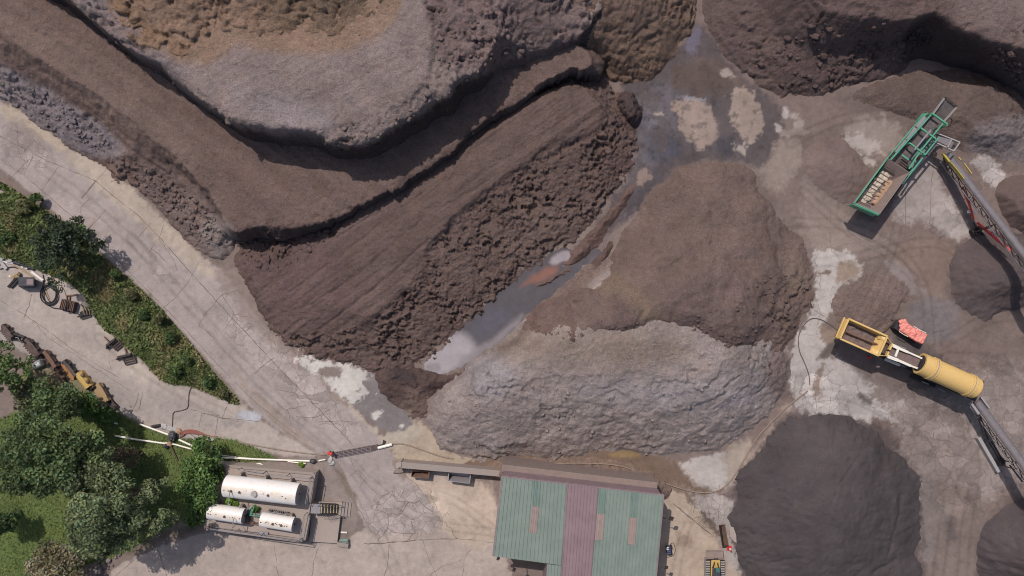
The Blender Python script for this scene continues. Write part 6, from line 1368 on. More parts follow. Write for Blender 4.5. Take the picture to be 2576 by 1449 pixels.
for pts, w_ in ((((2371, 386, 1.9), (2388, 407, 2.0)), .16), (((2388, 410, 2.0), (2404, 428, 2.1), (2421, 451, 2.3)), .09), (((2391, 409, 2.3), (2407, 428, 2.4), (2424, 450, 2.6)), .06)):
    m = MB(c)
    for a, b in zip(pts, pts[1:]): m.beam(W(*a), W(*b), w_, .2)
    m.build('guard', M['yellow_guard'], root)
for pts in (((2411, 396, 2.0), (2417, 403, 2.1)), ((2425, 411, 2.2), (2444, 437, 2.4))):
    m = MB(c); m.beam(W(*pts[0]), W(*pts[1]), .07, .12); m.build('guard', M['yellow_guard'], root)
for pts, w_ in ((((2420, 471, 1.6), (2438, 512, 1.3)), .16), (((2438, 513, 1.2), (2449, 552, .8)), .12), (((2458, 560, 1.0), (2543, 632, 2.4)), .17)):
    m = MB(c); m.beam(W(*pts[0]), W(*pts[1]), w_, .16); m.build('undercarriage_arm', M['red_paint'], root)
for a, b in (((2492, 587, 1.4), (2506, 578, 2.4)), ((2510, 602, 1.6), (2522, 594, 2.6)), ((2441, 510, 1.2), (2455, 500, 1.5)), ((2525, 614, 2.0), (2535, 610, 2.8))):
    m = MB(c); m.beam(W(*a), W(*b), .07, .07); m.build('tie_bar', M['red_paint'], root)
m = MB(c); m.beam(W(2436, 501, 1.3), W(2445, 500, 1.3), .1, .1); m.build('axle_stub', M['white_paint'], root)
m = MB(c); q = W(2445, 532, 1.0); m.prism([(q[0] - .25, q[1] - .12), (q[0] + .25, q[1] - .16), (q[0] + .25, q[1] + .1), (q[0] - .25, q[1] + .14)], .7, 1.0); m.build('control_box', M['white_paint'], root, bevel=.03)
m = MB(c); m.tube([W(2452, 566, .3), W(2475, 590, .3), W(2500, 612, .35), (W(2525, 640, .4))], .06, 6, 1); m.tube([W(2448, 560, .2), W(2470, 590, .2), W(2496, 616, .2)], .05, 6, 1); m.build('cable', M['black_rubber'], root, True)

# ------------------------------------------------------------------ yellow trommel
root = empty('trommel_screen', W(2290, 905, 0), 0, 'yellow trommel screen with a rectangular hopper and a big round drum', 'trommel'); og = root.location
RM = [(2135, 802, 3.3), (2232, 846, 3.3), (2210, 895, 3.3), (2113, 852, 3.3)]
rim = [G(*q) for q in RM]; hc = sum(rim, Vector()) / 4
la = (rim[1] - rim[0]).normalized(); lb = (rim[3] - rim[0]).normalized()
low = [rim[0] + la * .25 + lb * .28, rim[1] - la * .75 + lb * .28, rim[2] - la * .75 - lb * .28, rim[3] + la * .25 - lb * .28]
for q in low: q.z = 2.0
m = MB(og)
for i in range(4): m.beam(rim[i], rim[(i + 1) % 4], .15, .14)
m.build('hopper_rim', M['yellow_paint'], root, bevel=.015)
m = MB(og)
for i in range(4): m.plate([rim[i], rim[(i + 1) % 4], low[(i + 1) % 4], low[i]], .05)
m.build('hopper', M['yellow_paint'], root)
for i in (1, 2):      # corner gussets
    m = MB(og)
    j = 2 if i == 1 else 1; a = rim[i].lerp(rim[j], .25); b = rim[i] - la * .6
    m.plate([rim[i] + Vector((0, 0, -.03)), a + Vector((0, 0, -.03)), (a - la * .45) + Vector((0, 0, -.5)), b + Vector((0, 0, -.35))], .04)
    m.build('gusset', M['yellow_paint'], root)
m = MB(og)
a, b = low[0].lerp(low[3], .02), low[1].lerp(low[2], .02)
m.plate([q.lerp(r_, .38) for q, r_ in zip(low, rim)], .3)
for k in range(22):
    u_, v_ = rs_.random(), rs_.random(); q = low[0].lerp(low[1], u_).lerp(low[3].lerp(low[2], u_), v_); m.blob((q.x, q.y, 2.5), (.35, .28, .1), k, .5, 1)
m.build('mulch_load', M['mulch_dirt'], root, label='brown mulch lying in the hopper')
m = MB(og); m.cyl(G(2128, 834, 2.85), G(2222, 873, 2.85), .085, n=8); m.build('auger', M['rust'], root, True)
m = MB(og)     # folded loading flap
m.plate([rim[0] - la * .05, rim[3] - la * .05, G(2099, 851, 2.7), G(2119, 804, 2.7)], .06)
m.beam(rim[0] - la * .28 - Vector((0, 0, .2)), rim[3] - la * .28 - Vector((0, 0, .2)), .1, .12); m.build('loading_flap', M['yellow_paint'], root)
m = MB(og)     # narrowing throat behind the hopper
m.plate([rim[1], G(2244, 864, 3.1), G(2243, 864, 2.3), rim[1] - Vector((0, 0, .8))], .05); m.plate([rim[2], G(2231, 896, 3.1), G(2230, 896, 2.3), rim[2] - Vector((0, 0, .8))], .05)
m.beam(G(2243, 866, 3.1), G(2236, 880, 3.1), .14, .3); m.beam(G(2234, 884, 3.1), G(2229, 896, 3.1), .14, .3); m.build('throat', M['yellow_paint'], root)
m = MB(og); m.plate([G(2233, 862, 2.4), G(2243, 868, 2.4), G(2230, 893, 2.4), G(2218, 886, 2.4)], .1); m.build('throat_floor', M['dark_rust'], root)
# feed belt with white skirts
m = MB(og); m.plate([G(2243, 868, 2.7), G(2330, 903, 2.9), G(2316, 932, 2.9), G(2230, 894, 2.7)], .08); m.build('feed_belt', M['mulch_dirt'], root)
for pts in (((2241, 867), (2262, 877), (2284, 886), (2320, 902)), ((2231, 896), (2258, 906), (2290, 920), (2309, 927))):
    m = MB(og)
    for k, (p, q) in enumerate(zip(pts, pts[1:])): m.beam(G(*p, 2.95), G(*q, 2.95), .26 - .06 * k, .16)
    m.build('skirt', M['white_plastic'], root)
m = MB(og); m.plate([G(2244, 864, 2.9), G(2280, 877, 2.9), G(2278, 882, 2.8), G(2242, 871, 2.8)], .05); m.build('side_plate', M['grey_steel'], root)
m = MB(og); m.beam(G(2260, 877, 3.05), G(2252, 897, 3.05), .18, .06); m.build('bridge', M['white_plastic'], root)
m = MB(og); m.beam(G(2228, 904, 2.0), G(2262, 918, 2.0), .22, .3); m.build('tool_box', M['white_paint'], root)
m = MB(og); m.beam(G(2262, 917, 1.8), G(2278, 923, 1.8), .12, .2); m.build('end_box', M['grey_steel'], root)
# chassis, wheels
a, b = G(2110, 832, 1.0), G(2455, 985, 1.0); dd = (b - a).normalized(); ss = dd.cross(Vector((0, 0, 1)))
m = MB(og)
for sg in (-.55, .55): m.beam(a + ss * sg, b + ss * sg, .18, .4)
for k in range(6): p = a.lerp(b, k / 5); m.beam(p - ss * .6, p + ss * .6, .14, .25)
m.build('chassis', M['dark_steel'], root)
for t in (.62, .72):
    for sg in (-1, 1):
        p = a.lerp(b, t) + ss * sg * .95; p.z = .5; m = MB(og); m.cyl(p - ss * .15, p + ss * .15, .5, n=20); m.build('wheel', M['black_rubber'], root, True)
for t in (.03, .28):
    for sg in (-1, 1):
        p = a.lerp(b, t) + ss * sg * .5; m = MB(og); m.beam((p.x, p.y, 0), (p.x, p.y, 2.1), .14, .14, (1, 0, 0)); m.build('support_leg', M['dark_steel'], root)
m = MB(og); p, q = a.lerp(b, .33), a.lerp(b, .52); m.prism([(u.x, u.y) for u in (p - ss * .5, q - ss * .5, q + ss * .5, p + ss * .5)], 1.21, 2.5); m.build('engine_housing', M['dark_steel'], root, bevel=.05)
m = MB(og); p, q = a.lerp(b, .58), a.lerp(b, .97); m.hexa([(p + ss * .75)[:2] + (1.2,), (q + ss * .75)[:2] + (1.2,), (q - ss * .75)[:2] + (1.2,), (p - ss * .75)[:2] + (1.2,)], [(p + ss * .95)[:2] + (2.1,), (q + ss * .95)[:2] + (2.1,), (q - ss * .95)[:2] + (2.1,), (p - ss * .95)[:2] + (2.1,)]); m.build('drum_bed', M['dark_steel'], root)
for t in (.66, .78):
    p = a.lerp(b, t) + ss * 1.12; m = MB(og); m.beam(p - dd * .3 + Vector((0, 0, .2)), p + dd * .3 + Vector((0, 0, .2)), .1, .08); m.build('step', M['grey_steel'], root)
p = G(2190, 900, .9); m = MB(og); m.cyl((p.x, p.y, .5), (p.x, p.y, .85), .12); m.build('fire_extinguisher', M['red_paint'], root, True)
# drum with two tyre rings
DA, DB = G(2314, 914, 3.0), G(2456, 978, 3.15)
m = MB(og); prof = [(0, .74), (0, .925), (.17, .925), (.175, .99), (.20, .99), (.201, .945), (.215, .945), (.216, .99), (.24, .99), (.245, .925), (.82, .925), (.825, .99), (.85, .99), (.851, .945), (.862, .945), (.863, .99), (.89, .99), (.895, .91), (.985, .89), (1.02, .70), (1.022, .3)]
m.lathe(DA, DB, prof, 48); o = m.build('drum', M['yellow_paint'], root, True)
for t in (.208, .8565):
    m = MB(og); m.lathe(DA.lerp(DB, t - .008), DA.lerp(DB, t + .008), [(0, .935), (0, .972), (1, .972), (1, .935)], 48); m.build('drum_tyre', M['grey_steel'], root, True)
m = MB(og); m.cyl(DA + (DA - DB).normalized() * .01, DA + (DB - DA).normalized() * .03, .73, n=36); m.build('drum_mouth', M['black_rubber'], root)
m = MB(og); m.plate([G(2296, 928, 2.5), G(2309, 924, 2.6), G(2318, 930, 2.4), G(2300, 936, 2.3)], .06); m.build('mouth_guard', M['yellow_paint'], root)
for t in (.17, .245, .82, .893):
    m = MB(og)
    for k in range(14):
        an = -1.4 + k * .215; dirv = (DB - DA).normalized(); sx = dirv.cross(Vector((0, 0, 1))).normalized(); up = sx.cross(dirv)
        p = DA.lerp(DB, t) + (sx * math.sin(an) + up * math.cos(an)) * .955; m.cyl(p, p + (sx * math.sin(an) + up * math.cos(an)) * .05, .025, n=5)
    m.build('bolt_row', M['yellow_paint'], root)
# its discharge conveyor
root, A, B_, d, s, n, c = conveyor('discharge_conveyor', 'grey conveyor carrying fines away from the yellow drum towards the lower right corner', (2459, 1012), 1.7, (2680, 1312), 5.6, .72, -1, 'belt_dusty', sup=(.55,))
for p, q, w_ in (((2440, 1012, 1.7), (2461, 1042, 2.0), .2), ((2466, 999, 1.9), (2487, 1027, 2.2), .12)):
    m = MB(c); m.beam(W(*p), W(*q), w_, .3); m.build('guard', M['grey_steel'], root)
m = MB(c); m.plate([W(2447, 996, 1.9), W(2459, 999, 1.9), W(2466, 1010, 1.8), W(2450, 1014, 1.8)], .06); m.build('feed_boot', M['belt_dusty'], root)
for p, q in (((2461, 1050, 1.7), (2480, 1110, .7)), ((2466, 1050, 1.7), (2486, 1105, .7)), ((2488, 1112, .7), (2524, 1172, .7)), ((2494, 1110, .7), (2528, 1168, .7)), ((2516, 1170, .6), (2528, 1172, .6)), ((2540, 1170, 1.2), (2572, 1212, 1.6))):
    m = MB(c); m.beam(W(*p), W(*q), .09, .12); m.build('undercarriage_arm', M['dark_steel'], root)
q0, q1 = W(2459, 1100, .28), W(2509, 1186, .28); m = MB(q0); m.beam(q0, q1, .3, .5); o = m.build('steel_beam', M['sheet_grey'], None, False, 'weathered box beam lying on the concrete beside the discharge conveyor', 'beam', bevel=.02)

# tarpaulin-covered block
top = [(2253, 826), (2258, 812), (2268, 804), (2280, 803), (2288, 815), (2299, 822), (2318, 831), (2335, 842), (2328, 857), (2321, 867), (2306, 860), (2288, 848), (2276, 839), (2262, 832)]
c = W(2294, 838, 0); root = empty('tarped_bin', c, 0, 'dark bin under a crumpled red tarpaulin beside the yellow trommel', 'covered bin')
m = MB(c); tp = [Vector(W(*q, 1.1)) for q in top]; cc = sum(tp, Vector()) / len(tp)
m.prism([(p.lerp(cc, .05).x, p.lerp(cc, .05).y) for p in tp], 0, .82); m.build('bin', M['tarp_black'], root)
xs_, ys_ = np.meshgrid(np.arange(-1.7, 1.7, .05), np.arange(-1.4, 1.4, .05)); wx_, wy_ = xs_ + c[0], ys_ + c[1]
dd_ = sdf(np.array([(p.x, p.y) for p in tp]), wx_, wy_)
zz_ = 1.06 + .16 * np.abs(N1.fbm(wx_ * 1.6, wy_ * 1.6, 3)) + .10 * N2.fbm(wx_ * 3, wy_ * 3, 3) * sstep(0, .2, dd_) - .25 * sstep(.06, -.06, dd_)
ii_ = np.arange(xs_.size).reshape(xs_.shape); q_ = (dd_ > -.04); qq_ = q_[:-1, :-1] & q_[1:, 1:] & q_[1:, :-1] & q_[:-1, 1:]
F_ = np.stack([ii_[:-1, :-1][qq_], ii_[:-1, 1:][qq_], ii_[1:, 1:][qq_], ii_[1:, :-1][qq_]], 1)
u_ = np.unique(F_); r_ = np.zeros(xs_.size, np.int64); r_[u_] = np.arange(len(u_))
link('tarpaulin', np_mesh('tarpaulin', np.stack([xs_, ys_, zz_], -1).reshape(-1, 3)[u_], r_[F_]), M['tarp_red'], root)
for a, b in (((2299, 821), (2330, 838)), ((2262, 834), (2284, 847))):
    m = MB(c); m.tube([W(*a, 1.12), W((a[0] + b[0]) / 2, (a[1] + b[1]) / 2 + 1, 1.1), W(*b, 1.12)], .035, 6, 1); m.build('hem', M['white_plastic'], root, True)
pipe('cable', [(2112, 838), (2105, 829), (2085, 814), (2065, 803), (2042, 799), (2022, 816), (2007, 846), (2010, 883), (2022, 908), (2029, 925), (2036, 945), (2037, 968)], .04, M['cable_dusty'], 'black cable looping over the pale concrete to the hopper of the trommel', 'cable', smooth_it=2)
m = MB(W(2236, 820)); m.tube([W(2222, 836, .1), W(2230, 828, .18), W(2240, 818, .15), W(2251, 805, .1)], .09, 6, 1); m.tube([W(2251, 805, .1), W(2243, 803, .1)], .07, 6, 0); m.build('branch', M['bark'], None, True, 'dark branch lying on the ground between the hopper and the red tarpaulin', 'branch')

# ------------------------------------------------------------------ tracked loader at the bottom edge
c = W(1799, 1440, 0); root = empty('tracked_loader', c, 0, 'yellow tracked loader with a dark cab, cut off by the bottom edge', 'loader')
def Q(px, py, h): return Vector(W(px, py, h))
m = MB(c); m.hexa([Q(1776, 1386, .1), Q(1820, 1386, .1), Q(1821, 1406, .1), Q(1776, 1404, .1)], [Q(1777, 1384, .75), Q(1819, 1384, .75), Q(1820, 1405, 1.0), Q(1775, 1403, 1.0)]); bk = m.build('bucket', M['dusty_brown'], root, bevel=.03)
m = MB(c); m.beam(Q(1775, 1404, 1.02), Q(1821, 1406, 1.02), .1, .14); m.beam(Q(1777, 1385, .79), Q(1819, 1385, .79), .08, .08); m.build('bucket_lip', M['dusty_brown'], bk)
for x0, x1 in ((1776, 1787), (1813, 1824)):
    m = MB(c); m.prism([Q(x0, 1408, .7)[:2], Q(x1, 1408, .7)[:2], Q(x1 - 1, 1520, .7)[:2], Q(x0 - 1, 1520, .7)[:2]], 0, .75); tk = m.build('crawler_track', M['sheet_grey'], root, bevel=.06)
    m = MB(c)
    for k in range(18):
        yy = 1410 + k * 6; m.beam(Q(x0, yy, .76), Q(x1, yy, .76), .07, .06)
    m.build('grouser', M['dark_steel'], tk)
m = MB(c); m.hexa([Q(1788, 1410, .6), Q(1812, 1410, .6), Q(1812, 1520, .6), Q(1786, 1520, .6)], [Q(1789, 1409, 1.5), Q(1812, 1409, 1.5), Q(1814, 1520, 1.7), Q(1786, 1520, 1.7)]); m.build('body', M['dozer_yellow'], root, bevel=.06)
m = MB(c); m.hexa([Q(1792, 1428, 1.55), Q(1811, 1428, 1.55), Q(1812, 1480, 1.7), Q(1790, 1480, 1.7)], [Q(1794, 1428, 2.7), Q(1812, 1428, 2.7), Q(1814, 1478, 2.8), Q(1792, 1478, 2.8)]); cb = m.build('cab', M['tarp_black'], root, bevel=.06)
m = MB(c); m.plate([Q(1801, 1429, 2.73), Q(1810, 1429, 2.73), Q(1811, 1440, 2.74), Q(1802, 1440, 2.74)], .02); m.build('roof_glass', M['glass_green'], cb)
for pts in (((1798, 1404, 1.1), (1797, 1418, 1.6), (1793, 1428, 1.9)), ((1804, 1404, 1.1), (1806, 1420, 1.6), (1808, 1428, 1.8))):
    m = MB(c); m.tube([Q(*p) for p in pts], .06, 6, 1); m.build('hydraulic_arm', M['dark_steel'], root, True)

# trough, cone and welder near the shed
c = W(1818, 1348, 0); root = empty('steel_trough', c, 0, 'long rusty V-shaped steel trough lying beside the charcoal cone', 'trough')
a, b = Q(1809, 1320, .7), Q(1818, 1375, .7); e, f = Q(1823, 1319, .7), Q(1832, 1372, .7); g, h = Q(1815, 1324, .2), Q(1822, 1378, .2)
m = MB(c); m.plate([a, b, h, g], .05); m.build('side_plate', M['dark_steel'], root)
m = MB(c); m.plate([e, f, h, g], .05); m.build('side_plate', M['rust'], root, label='rust-brown side plate')
m = MB(c); m.plate([a, e, g], .05) if False else m.hexa([a, e, g], [a + Vector((0, -.05, 0)), e + Vector((0, -.05, 0)), g + Vector((0, -.05, 0))]); m.build('end_plate', M['rust'], root)
m = MB(c); m.hexa([b, f, h], [b + Vector((0, .05, 0)), f + Vector((0, .05, 0)), h + Vector((0, .05, 0))]); m.build('end_plate', M['dark_steel'], root)
m = MB(W(1843, 1342)); m.prism([W(*q) for q in ((1833, 1324), (1844, 1325), (1851, 1345), (1852, 1365), (1846, 1362), (1836, 1350))], .01, .14); m.build('concrete_slab', M['concrete_slab'], None, label='broken concrete slab piece between the trough and the charcoal cone', cat='slab', bevel=.02)
c = W(1834.5, 1379, 0); root = empty('traffic_cone', c, 0, 'red and white traffic cone at the foot of the charcoal cone', 'traffic cone')
m = MB(c); m.prism([(c[0] - .22, c[1] - .22), (c[0] + .22, c[1] - .22), (c[0] + .22, c[1] + .22), (c[0] - .22, c[1] + .22)], 0, .05); m.build('base', M['red_paint'], root)
m = MB(c); m.cyl((c[0], c[1], .05), (c[0], c[1], .3), .17, .12, 16); m.build('lower_cone', M['red_paint'], root, True)
m = MB(c); m.cyl((c[0], c[1], .3), (c[0], c[1], .6), .12, .06, 16); m.build('white_sleeve', M['white_paint'], root, True)
m = MB(c); m.cyl((c[0], c[1], .6), (c[0], c[1], .75), .06, .03, 16); m.build('tip', M['red_paint'], root, True)
c = W(1681, 1383, 0); root = empty('welder', c, 0, 'small blue wheeled welding set against the east wall of the shed', 'welder')
m = MB(c); m.prism([Q(1676, 1374, .5)[:2], Q(1686, 1374, .5)[:2], Q(1687, 1391, .5)[:2], Q(1677, 1392, .5)[:2]], .2, .8); m.build('body', M['blue_paint'], root, bevel=.04)
m = MB(c); m.plate([Q(1677, 1376, .83), Q(1682, 1376, .83), Q(1682, 1384, .83), Q(1677, 1384, .83)], .03); m.build('control_panel', M['white_paint'], root)
m = MB(c)
for yy in (1375, 1380, 1385, 1390): m.tube([Q(1678, yy, .8), Q(1683, yy, 1.0), Q(1688, yy, .8), Q(1688, yy, .2)], .02, 5, 0)
m.build('cage', M['dark_steel'], root, True)
for yy in (1376, 1390):
    p = Q(1687, yy, .2); m = MB(c); m.cyl(p, p + Vector((.1, 0, 0)), .2, n=14); m.build('wheel', M['black_rubber'], root, True)
pipe('cable', [(1684, 1374), (1692, 1362), (1700, 1380), (1696, 1398), (1680, 1402)], .025, M['black_rubber'], 'thin cable looping out from the blue welding set', 'cable', smooth_it=2)

# ------------------------------------------------------------------ left yard: attachments and scrap
def bucket(px, py, ang, width, depth, body, floor, label, teeth=True, flip=1, h=.62, back=True):
    """loader bucket lying on its floor; ang: direction of its width on the sheet (degrees, clockwise from +x)"""
    c = W(px, py, .3); c = (c[0], c[1], 0); rz = -math.radians(ang)
    root = empty('loader_bucket', c, rz, label, 'bucket', 'loader buckets lined up along the lower yard')
    w2 = width / 2; f = -depth * .62 * flip; r = depth * .38 * flip
    m = MB(); m.plate([(-w2, f, .05), (w2, f, .05), (w2, r * .2, .09), (-w2, r * .2, .09)], .04)
    if teeth:
        for k in range(7):
            x = -w2 + width * (k + .5) / 7; m.prism([(x - .05, f), (x + .05, f), (x + .03, f - .14 * flip), (x - .03, f - .14 * flip)], .02, .06)
    m.build('floor', M[floor], root)
    m = MB()
    prof = [(r * .2, .09), (r * .8, .14), (r, h * .5), (r * .85, h), (r * .1, h * 1.05)]
    for p, q in zip(prof, prof[1:]): m.plate([(-w2, p[0], p[1]), (w2, p[0], p[1]), (w2, q[0], q[1]), (-w2, q[0], q[1])], .04)
    m.build('back_plate', M[body], root)
    for sx in (-1, 1):
        m = MB(); pts = [(f * .75, .05), (r * .8, .1), (r, h * .5), (r * .85, h), (r * .1, h)]
        m.hexa([(sx * w2 - .025, p[0], p[1]) for p in pts], [(sx * w2 + .025, p[0], p[1]) for p in pts]); m.build('side_plate', M[body], root)
        m = MB(); m.beam((sx * width * .22, r * .9, h * .55), (sx * width * .22, r * 1.25, h * .8), .12, .3); m.build('hitch', M['dark_steel'], root)
    m = MB(); m.beam((-w2 * .6, r * .95, h + .02), (w2 * .6, r * .95, h + .02), .1, .08); m.build('stiffener', M[body], root)
    return root
bucket(20, 835, 50, 1.35, .85, 'dark_rust', 'dark_rust', 'brown toothed bucket nearest the left edge of the yard')
bucket(83, 876, 50, 1.75, .95, 'dark_rust', 'dark_rust', 'brown toothed bucket touching the black quick-hitch frame')
bucket(126, 906, 54, 1.7, .95, 'rust', 'dark_rust', 'open brown bucket with smooth edge, above the white drum', False)
bucket(176, 929, 52, 1.7, .9, 'dark_steel', 'orange_rust', 'dark bucket with an orange toothed floor')
bucket(257, 989, 60, 1.7, 1.05, 'tan_rust', 'tan_rust', 'tan bucket with a smooth edge at the lawn corner', False)
# yellow bucket lying face down
c = W(217, 955, 0); root = empty('loader_bucket', c, -math.radians(52), 'bright yellow bucket lying face down', 'bucket', 'loader buckets lined up along the lower yard')
m = MB(); pr = [(-.42, .02), (-.40, .4), (-.18, .62), (.12, .62), (.34, .4), (.38, .02)]
m.hexa([(-.8, y, z) for y, z in pr], [(.8, y, z) for y, z in pr]); m.build('shell', M['dozer_yellow'], root, bevel=.03)
for x in (-.35, .35):
    m = MB(); m.beam((x, .2, .6), (x, .52, .66), .22, .2); m.build('hitch', M['rust'], root, bevel=.02)
m = MB(); m.prism([(.8, -.4), (1.0, -.1), (.98, .3), (.8, .38)], .02, .35); m.build('side_cutter', M['dark_rust'], root)
# skeleton rake bucket
c = W(154, 944, 0); root = empty('rake_bucket', c, -math.radians(58), 'brown slatted skeleton bucket between the smooth and the orange-floored buckets', 'bucket')
m = MB(); m.beam((-.75, .2, .3), (.75, .2, .3), .16, .4); m.build('back_beam', M['dark_rust'], root, bevel=.02)
for k in range(13):
    m = MB(); x = -.72 + k * .12; m.tube([(x, .2, .4), (x, -.05, .1), (x, -.35, .08)], .03, 5, 1); m.build('tine', M['rust'], root)
for x in (-.3, .3):
    m = MB(); m.beam((x, .2, .4), (x, .45, .55), .16, .2); m.build('hitch', M['rust'], root)
# black quick-hitch frame
c = W(56, 849, 0); root = empty('hitch_frame', c, -math.radians(20), 'black quick-hitch frame between the two brown toothed buckets', 'attachment')
m = MB(); m.beam((-.5, .25, .5), (.55, .25, .5), .12, .3); m.build('top_bar', M['dark_steel'], root)
m = MB(); m.beam((-.35, -.3, .12), (.4, -.3, .12), .1, .2); m.build('lower_bar', M['dark_steel'], root)
for x in (-.3, 0, .35):
    m = MB(); m.beam((x, .25, .5), (x, -.3, .12), .08, .12); m.build('rib', M['black_rubber'], root)
m = MB(); m.tube([(-.3, -.1, .4), (0, .05, .6), (.2, -.2, .5), (.4, -.45, .3)], .03, 6, 2); m.build('hydraulic_hose', M['sheet_grey'], root, True)
c = W(287, 1015, 0); root = empty('coupler_plate', c, -math.radians(40), 'small dark coupler plate at the end of the bucket row', 'attachment')
m = MB(); m.prism([(-.55, -.2), (.5, -.25), (.55, .15), (-.5, .25)], .05, .2); m.build('plate', M['dark_rust'], root, bevel=.02)
m = MB(); m.beam((-.5, .2, .26), (.4, .12, .26), .1, .14); m.build('flange', M['dark_steel'], root)
m = MB(); m.cyl((.42, -.1, .2), (.42, -.1, .42), .12); m.build('boss', M['dark_steel'], root)
# plastic drum, manhole lid
a, b = Vector(W(86, 921, .32)), Vector(W(106, 911, .32)); c = ((a.x + b.x) / 2, (a.y + b.y) / 2, 0); root = empty('plastic_drum', c, 0, 'white plastic drum lying on its side by the left tree', 'drum')
m = MB(c); m.lathe(a, b, [(0, .2), (.03, .28), (.1, .3), (.3, .3), (.33, .32), (.36, .3), (.64, .3), (.67, .32), (.7, .3), (.9, .3), (.97, .28), (1, .2)], 20); m.build('body', M['white_paint'], root, True)
p = a.lerp(b, .38); m = MB(c); m.cyl((p.x, p.y - .05, .6), (p.x, p.y - .05, .66), .07); m.build('bung', M['dark_steel'], root)
m = MB(c); m.beam(W(107, 905, .15), W(113, 919, .15), .07, .1); m.build('chock', M['timber'], root)
m = MB(W(237, 998)); q = W(237, 998); m.lathe((q[0], q[1], .0), (q[0] + .0005, q[1], .1), [(0, .28), (.6, .28), (.8, .25), (1, .24)], 24); m.build('round_lid', M['sheet_grey'], None, True, 'round grey lid on the grass beside the tan bucket', 'lid')
# scrap heap with red tarpaulin scraps
c = W(138, 985, 0); root = empty('scrap_heap', c, 0, 'heap of grey rubbish, black scrap and an orange bar among the shrubs', 'scrap heap')
m = MB(c)
for k in range(12):
    x, y = rs_.uniform(-.6, .4), rs_.uniform(-.7, .5); m.blob((c[0] + x, c[1] + y, .12), (rs_.uniform(.15, .35), rs_.uniform(.12, .3), .16), k, .6, 1)
m.build('rubbish', M['sheet_grey'], root)
m = MB(c)
for k in range(14):
    x, y, an = rs_.uniform(-.2, .6), rs_.uniform(-.4, .4), rs_.random() * 3; m.beam((c[0] + x, c[1] + y, .3), (c[0] + x + .4 * math.cos(an), c[1] + y + .4 * math.sin(an), .36 + .1 * rs_.random()), .1, .1)
m.build('black_scrap', M['black_rubber'], root)
m = MB(c); m.beam((c[0] + .1, c[1] + .55, .45), (c[0] + .95, c[1] - .25, .45), .16, .12); m.beam((c[0] - .1, c[1] - .2, .42), (c[0] + .1, c[1] - .4, .42), .12, .1); m.build('orange_bar', M['orange_rust'], root)
for (px, py, r, sd_, lb) in ((119, 963, (.42, .3, .2), 4, 'crumpled red tarpaulin lying above the scrap heap'), (127, 1014, (.28, .26, .18), 9, 'small red tarpaulin scrap below the scrap heap'), (113, 985, (.16, .42, .18), 7, 'narrow strip of red tarpaulin left of the scrap heap')):
    q = W(px, py); m = MB(q); m.blob((q[0], q[1], .2), r, sd_, .7, 3, 2.4); m.build('tarpaulin_scrap', M['tarp_red'], None, True, lb, 'tarpaulin')
m = MB(W(177, 960)); m.prism([W(*q) for q in ((160, 966), (175, 962), (178, 976), (186, 986), (174, 990), (166, 980))], .02, .05); m.build('grey_sheet', M['sheet_grey'], None, label='flat grey sheet on the ground right of the scrap heap', cat='sheet')
# black bin
c = W(68, 711, 0); root = empty('plastic_bin', c, 0, 'black lidded storage bin standing left of the hose coil', 'bin')
m = MB(c); m.hexa([W(52, 702, 0), W(89, 702, 0), W(89, 724, 0), W(52, 724, 0)], [W(46, 697, .95), W(86, 697, .95), W(87, 721, .95), W(46, 721, .95)]); m.build('body', M['tarp_black'], root, bevel=.03)
m = MB(c); m.plate([W(47, 697, 1.02), W(86, 698, 1.02), W(86, 720, 1.02), W(47, 719, 1.02)], .06); m.build('lid', M['tarp_black'], root, bevel=.02)
m = MB(c); m.plate([W(67, 702, 1.035), W(83, 702, 1.035), W(83, 716, 1.035), W(67, 716, 1.035)], .01); m.build('lid_panel', M['roof_maroon'], root)
c = W(42, 692, 0); m = MB(c)
for k in range(5): m.blob((c[0] + rs_.uniform(-.3, .3), c[1] + rs_.uniform(-.2, .2), .2), (.25, .2, .2), k + 20, .5, 1)
m.build('firewood', M['timber'], None, label='small pile of split logs beside the black bin', cat='logs')
c = W(30, 706, 0); root = empty('pallet_truck', c, 0, 'dark pair of forks leaning beside the black bin', 'forks')
for k in range(2):
    m = MB(c); m.beam(W(20 + k * 7, 722 + k * 2, .12), W(42 + k * 7, 698 + k * 2, .2), .16, .1); m.build('fork', M['black_rubber'], root)
m = MB(c); m.beam(W(40, 697, .22), W(52, 701, .22), .14, .14); m.build('carriage', M['dark_steel'], root)
for p, r, mt_, lb in (([(35, 667), (60, 682), (84, 697)], .06, 'timber', 'thin tan pipe lying behind the black bin'), ([(80, 684), (109, 706)], .13, 'white_paint', 'thick white pipe lying between the black bin and the hose coil'), ([(54, 671), (70, 676)], .09, 'white_paint', 'short white pipe beside the black plastic sheet'), ([(117, 688), (129, 695)], .07, 'white_paint', 'white pipe end sticking out from under the dark tree'), ([(23, 694), (32, 700)], .08, 'white_paint', 'short white pipe left of the split logs'), ([(0, 654), (20, 662), (34, 662)], .06, 'white_paint', 'curved white pipe at the left edge beside the weeds'), ([(58, 678), (72, 688)], .04, 'timber', 'short thin batten beside the tan pipe')):
    pipe('pipe', p, r, M[mt_], lb)
pipe('hose', [(0, 677), (20, 673), (35, 671), (44, 675)], .05, M['black_rubber'], 'black hose end at the left edge of the yard', 'hose', smooth_it=2)
q = W(60, 664); m = MB(q)
for k in range(6): m.blob(W(38 + k * 9, 661 + k * 3.2, .1), (.24, .15, .14), k + 30, .5, 1)
m.build('plastic_sheet', M['tarp_black'], None, label='rolled black plastic sheet along the edge of the bank', cat='sheet')
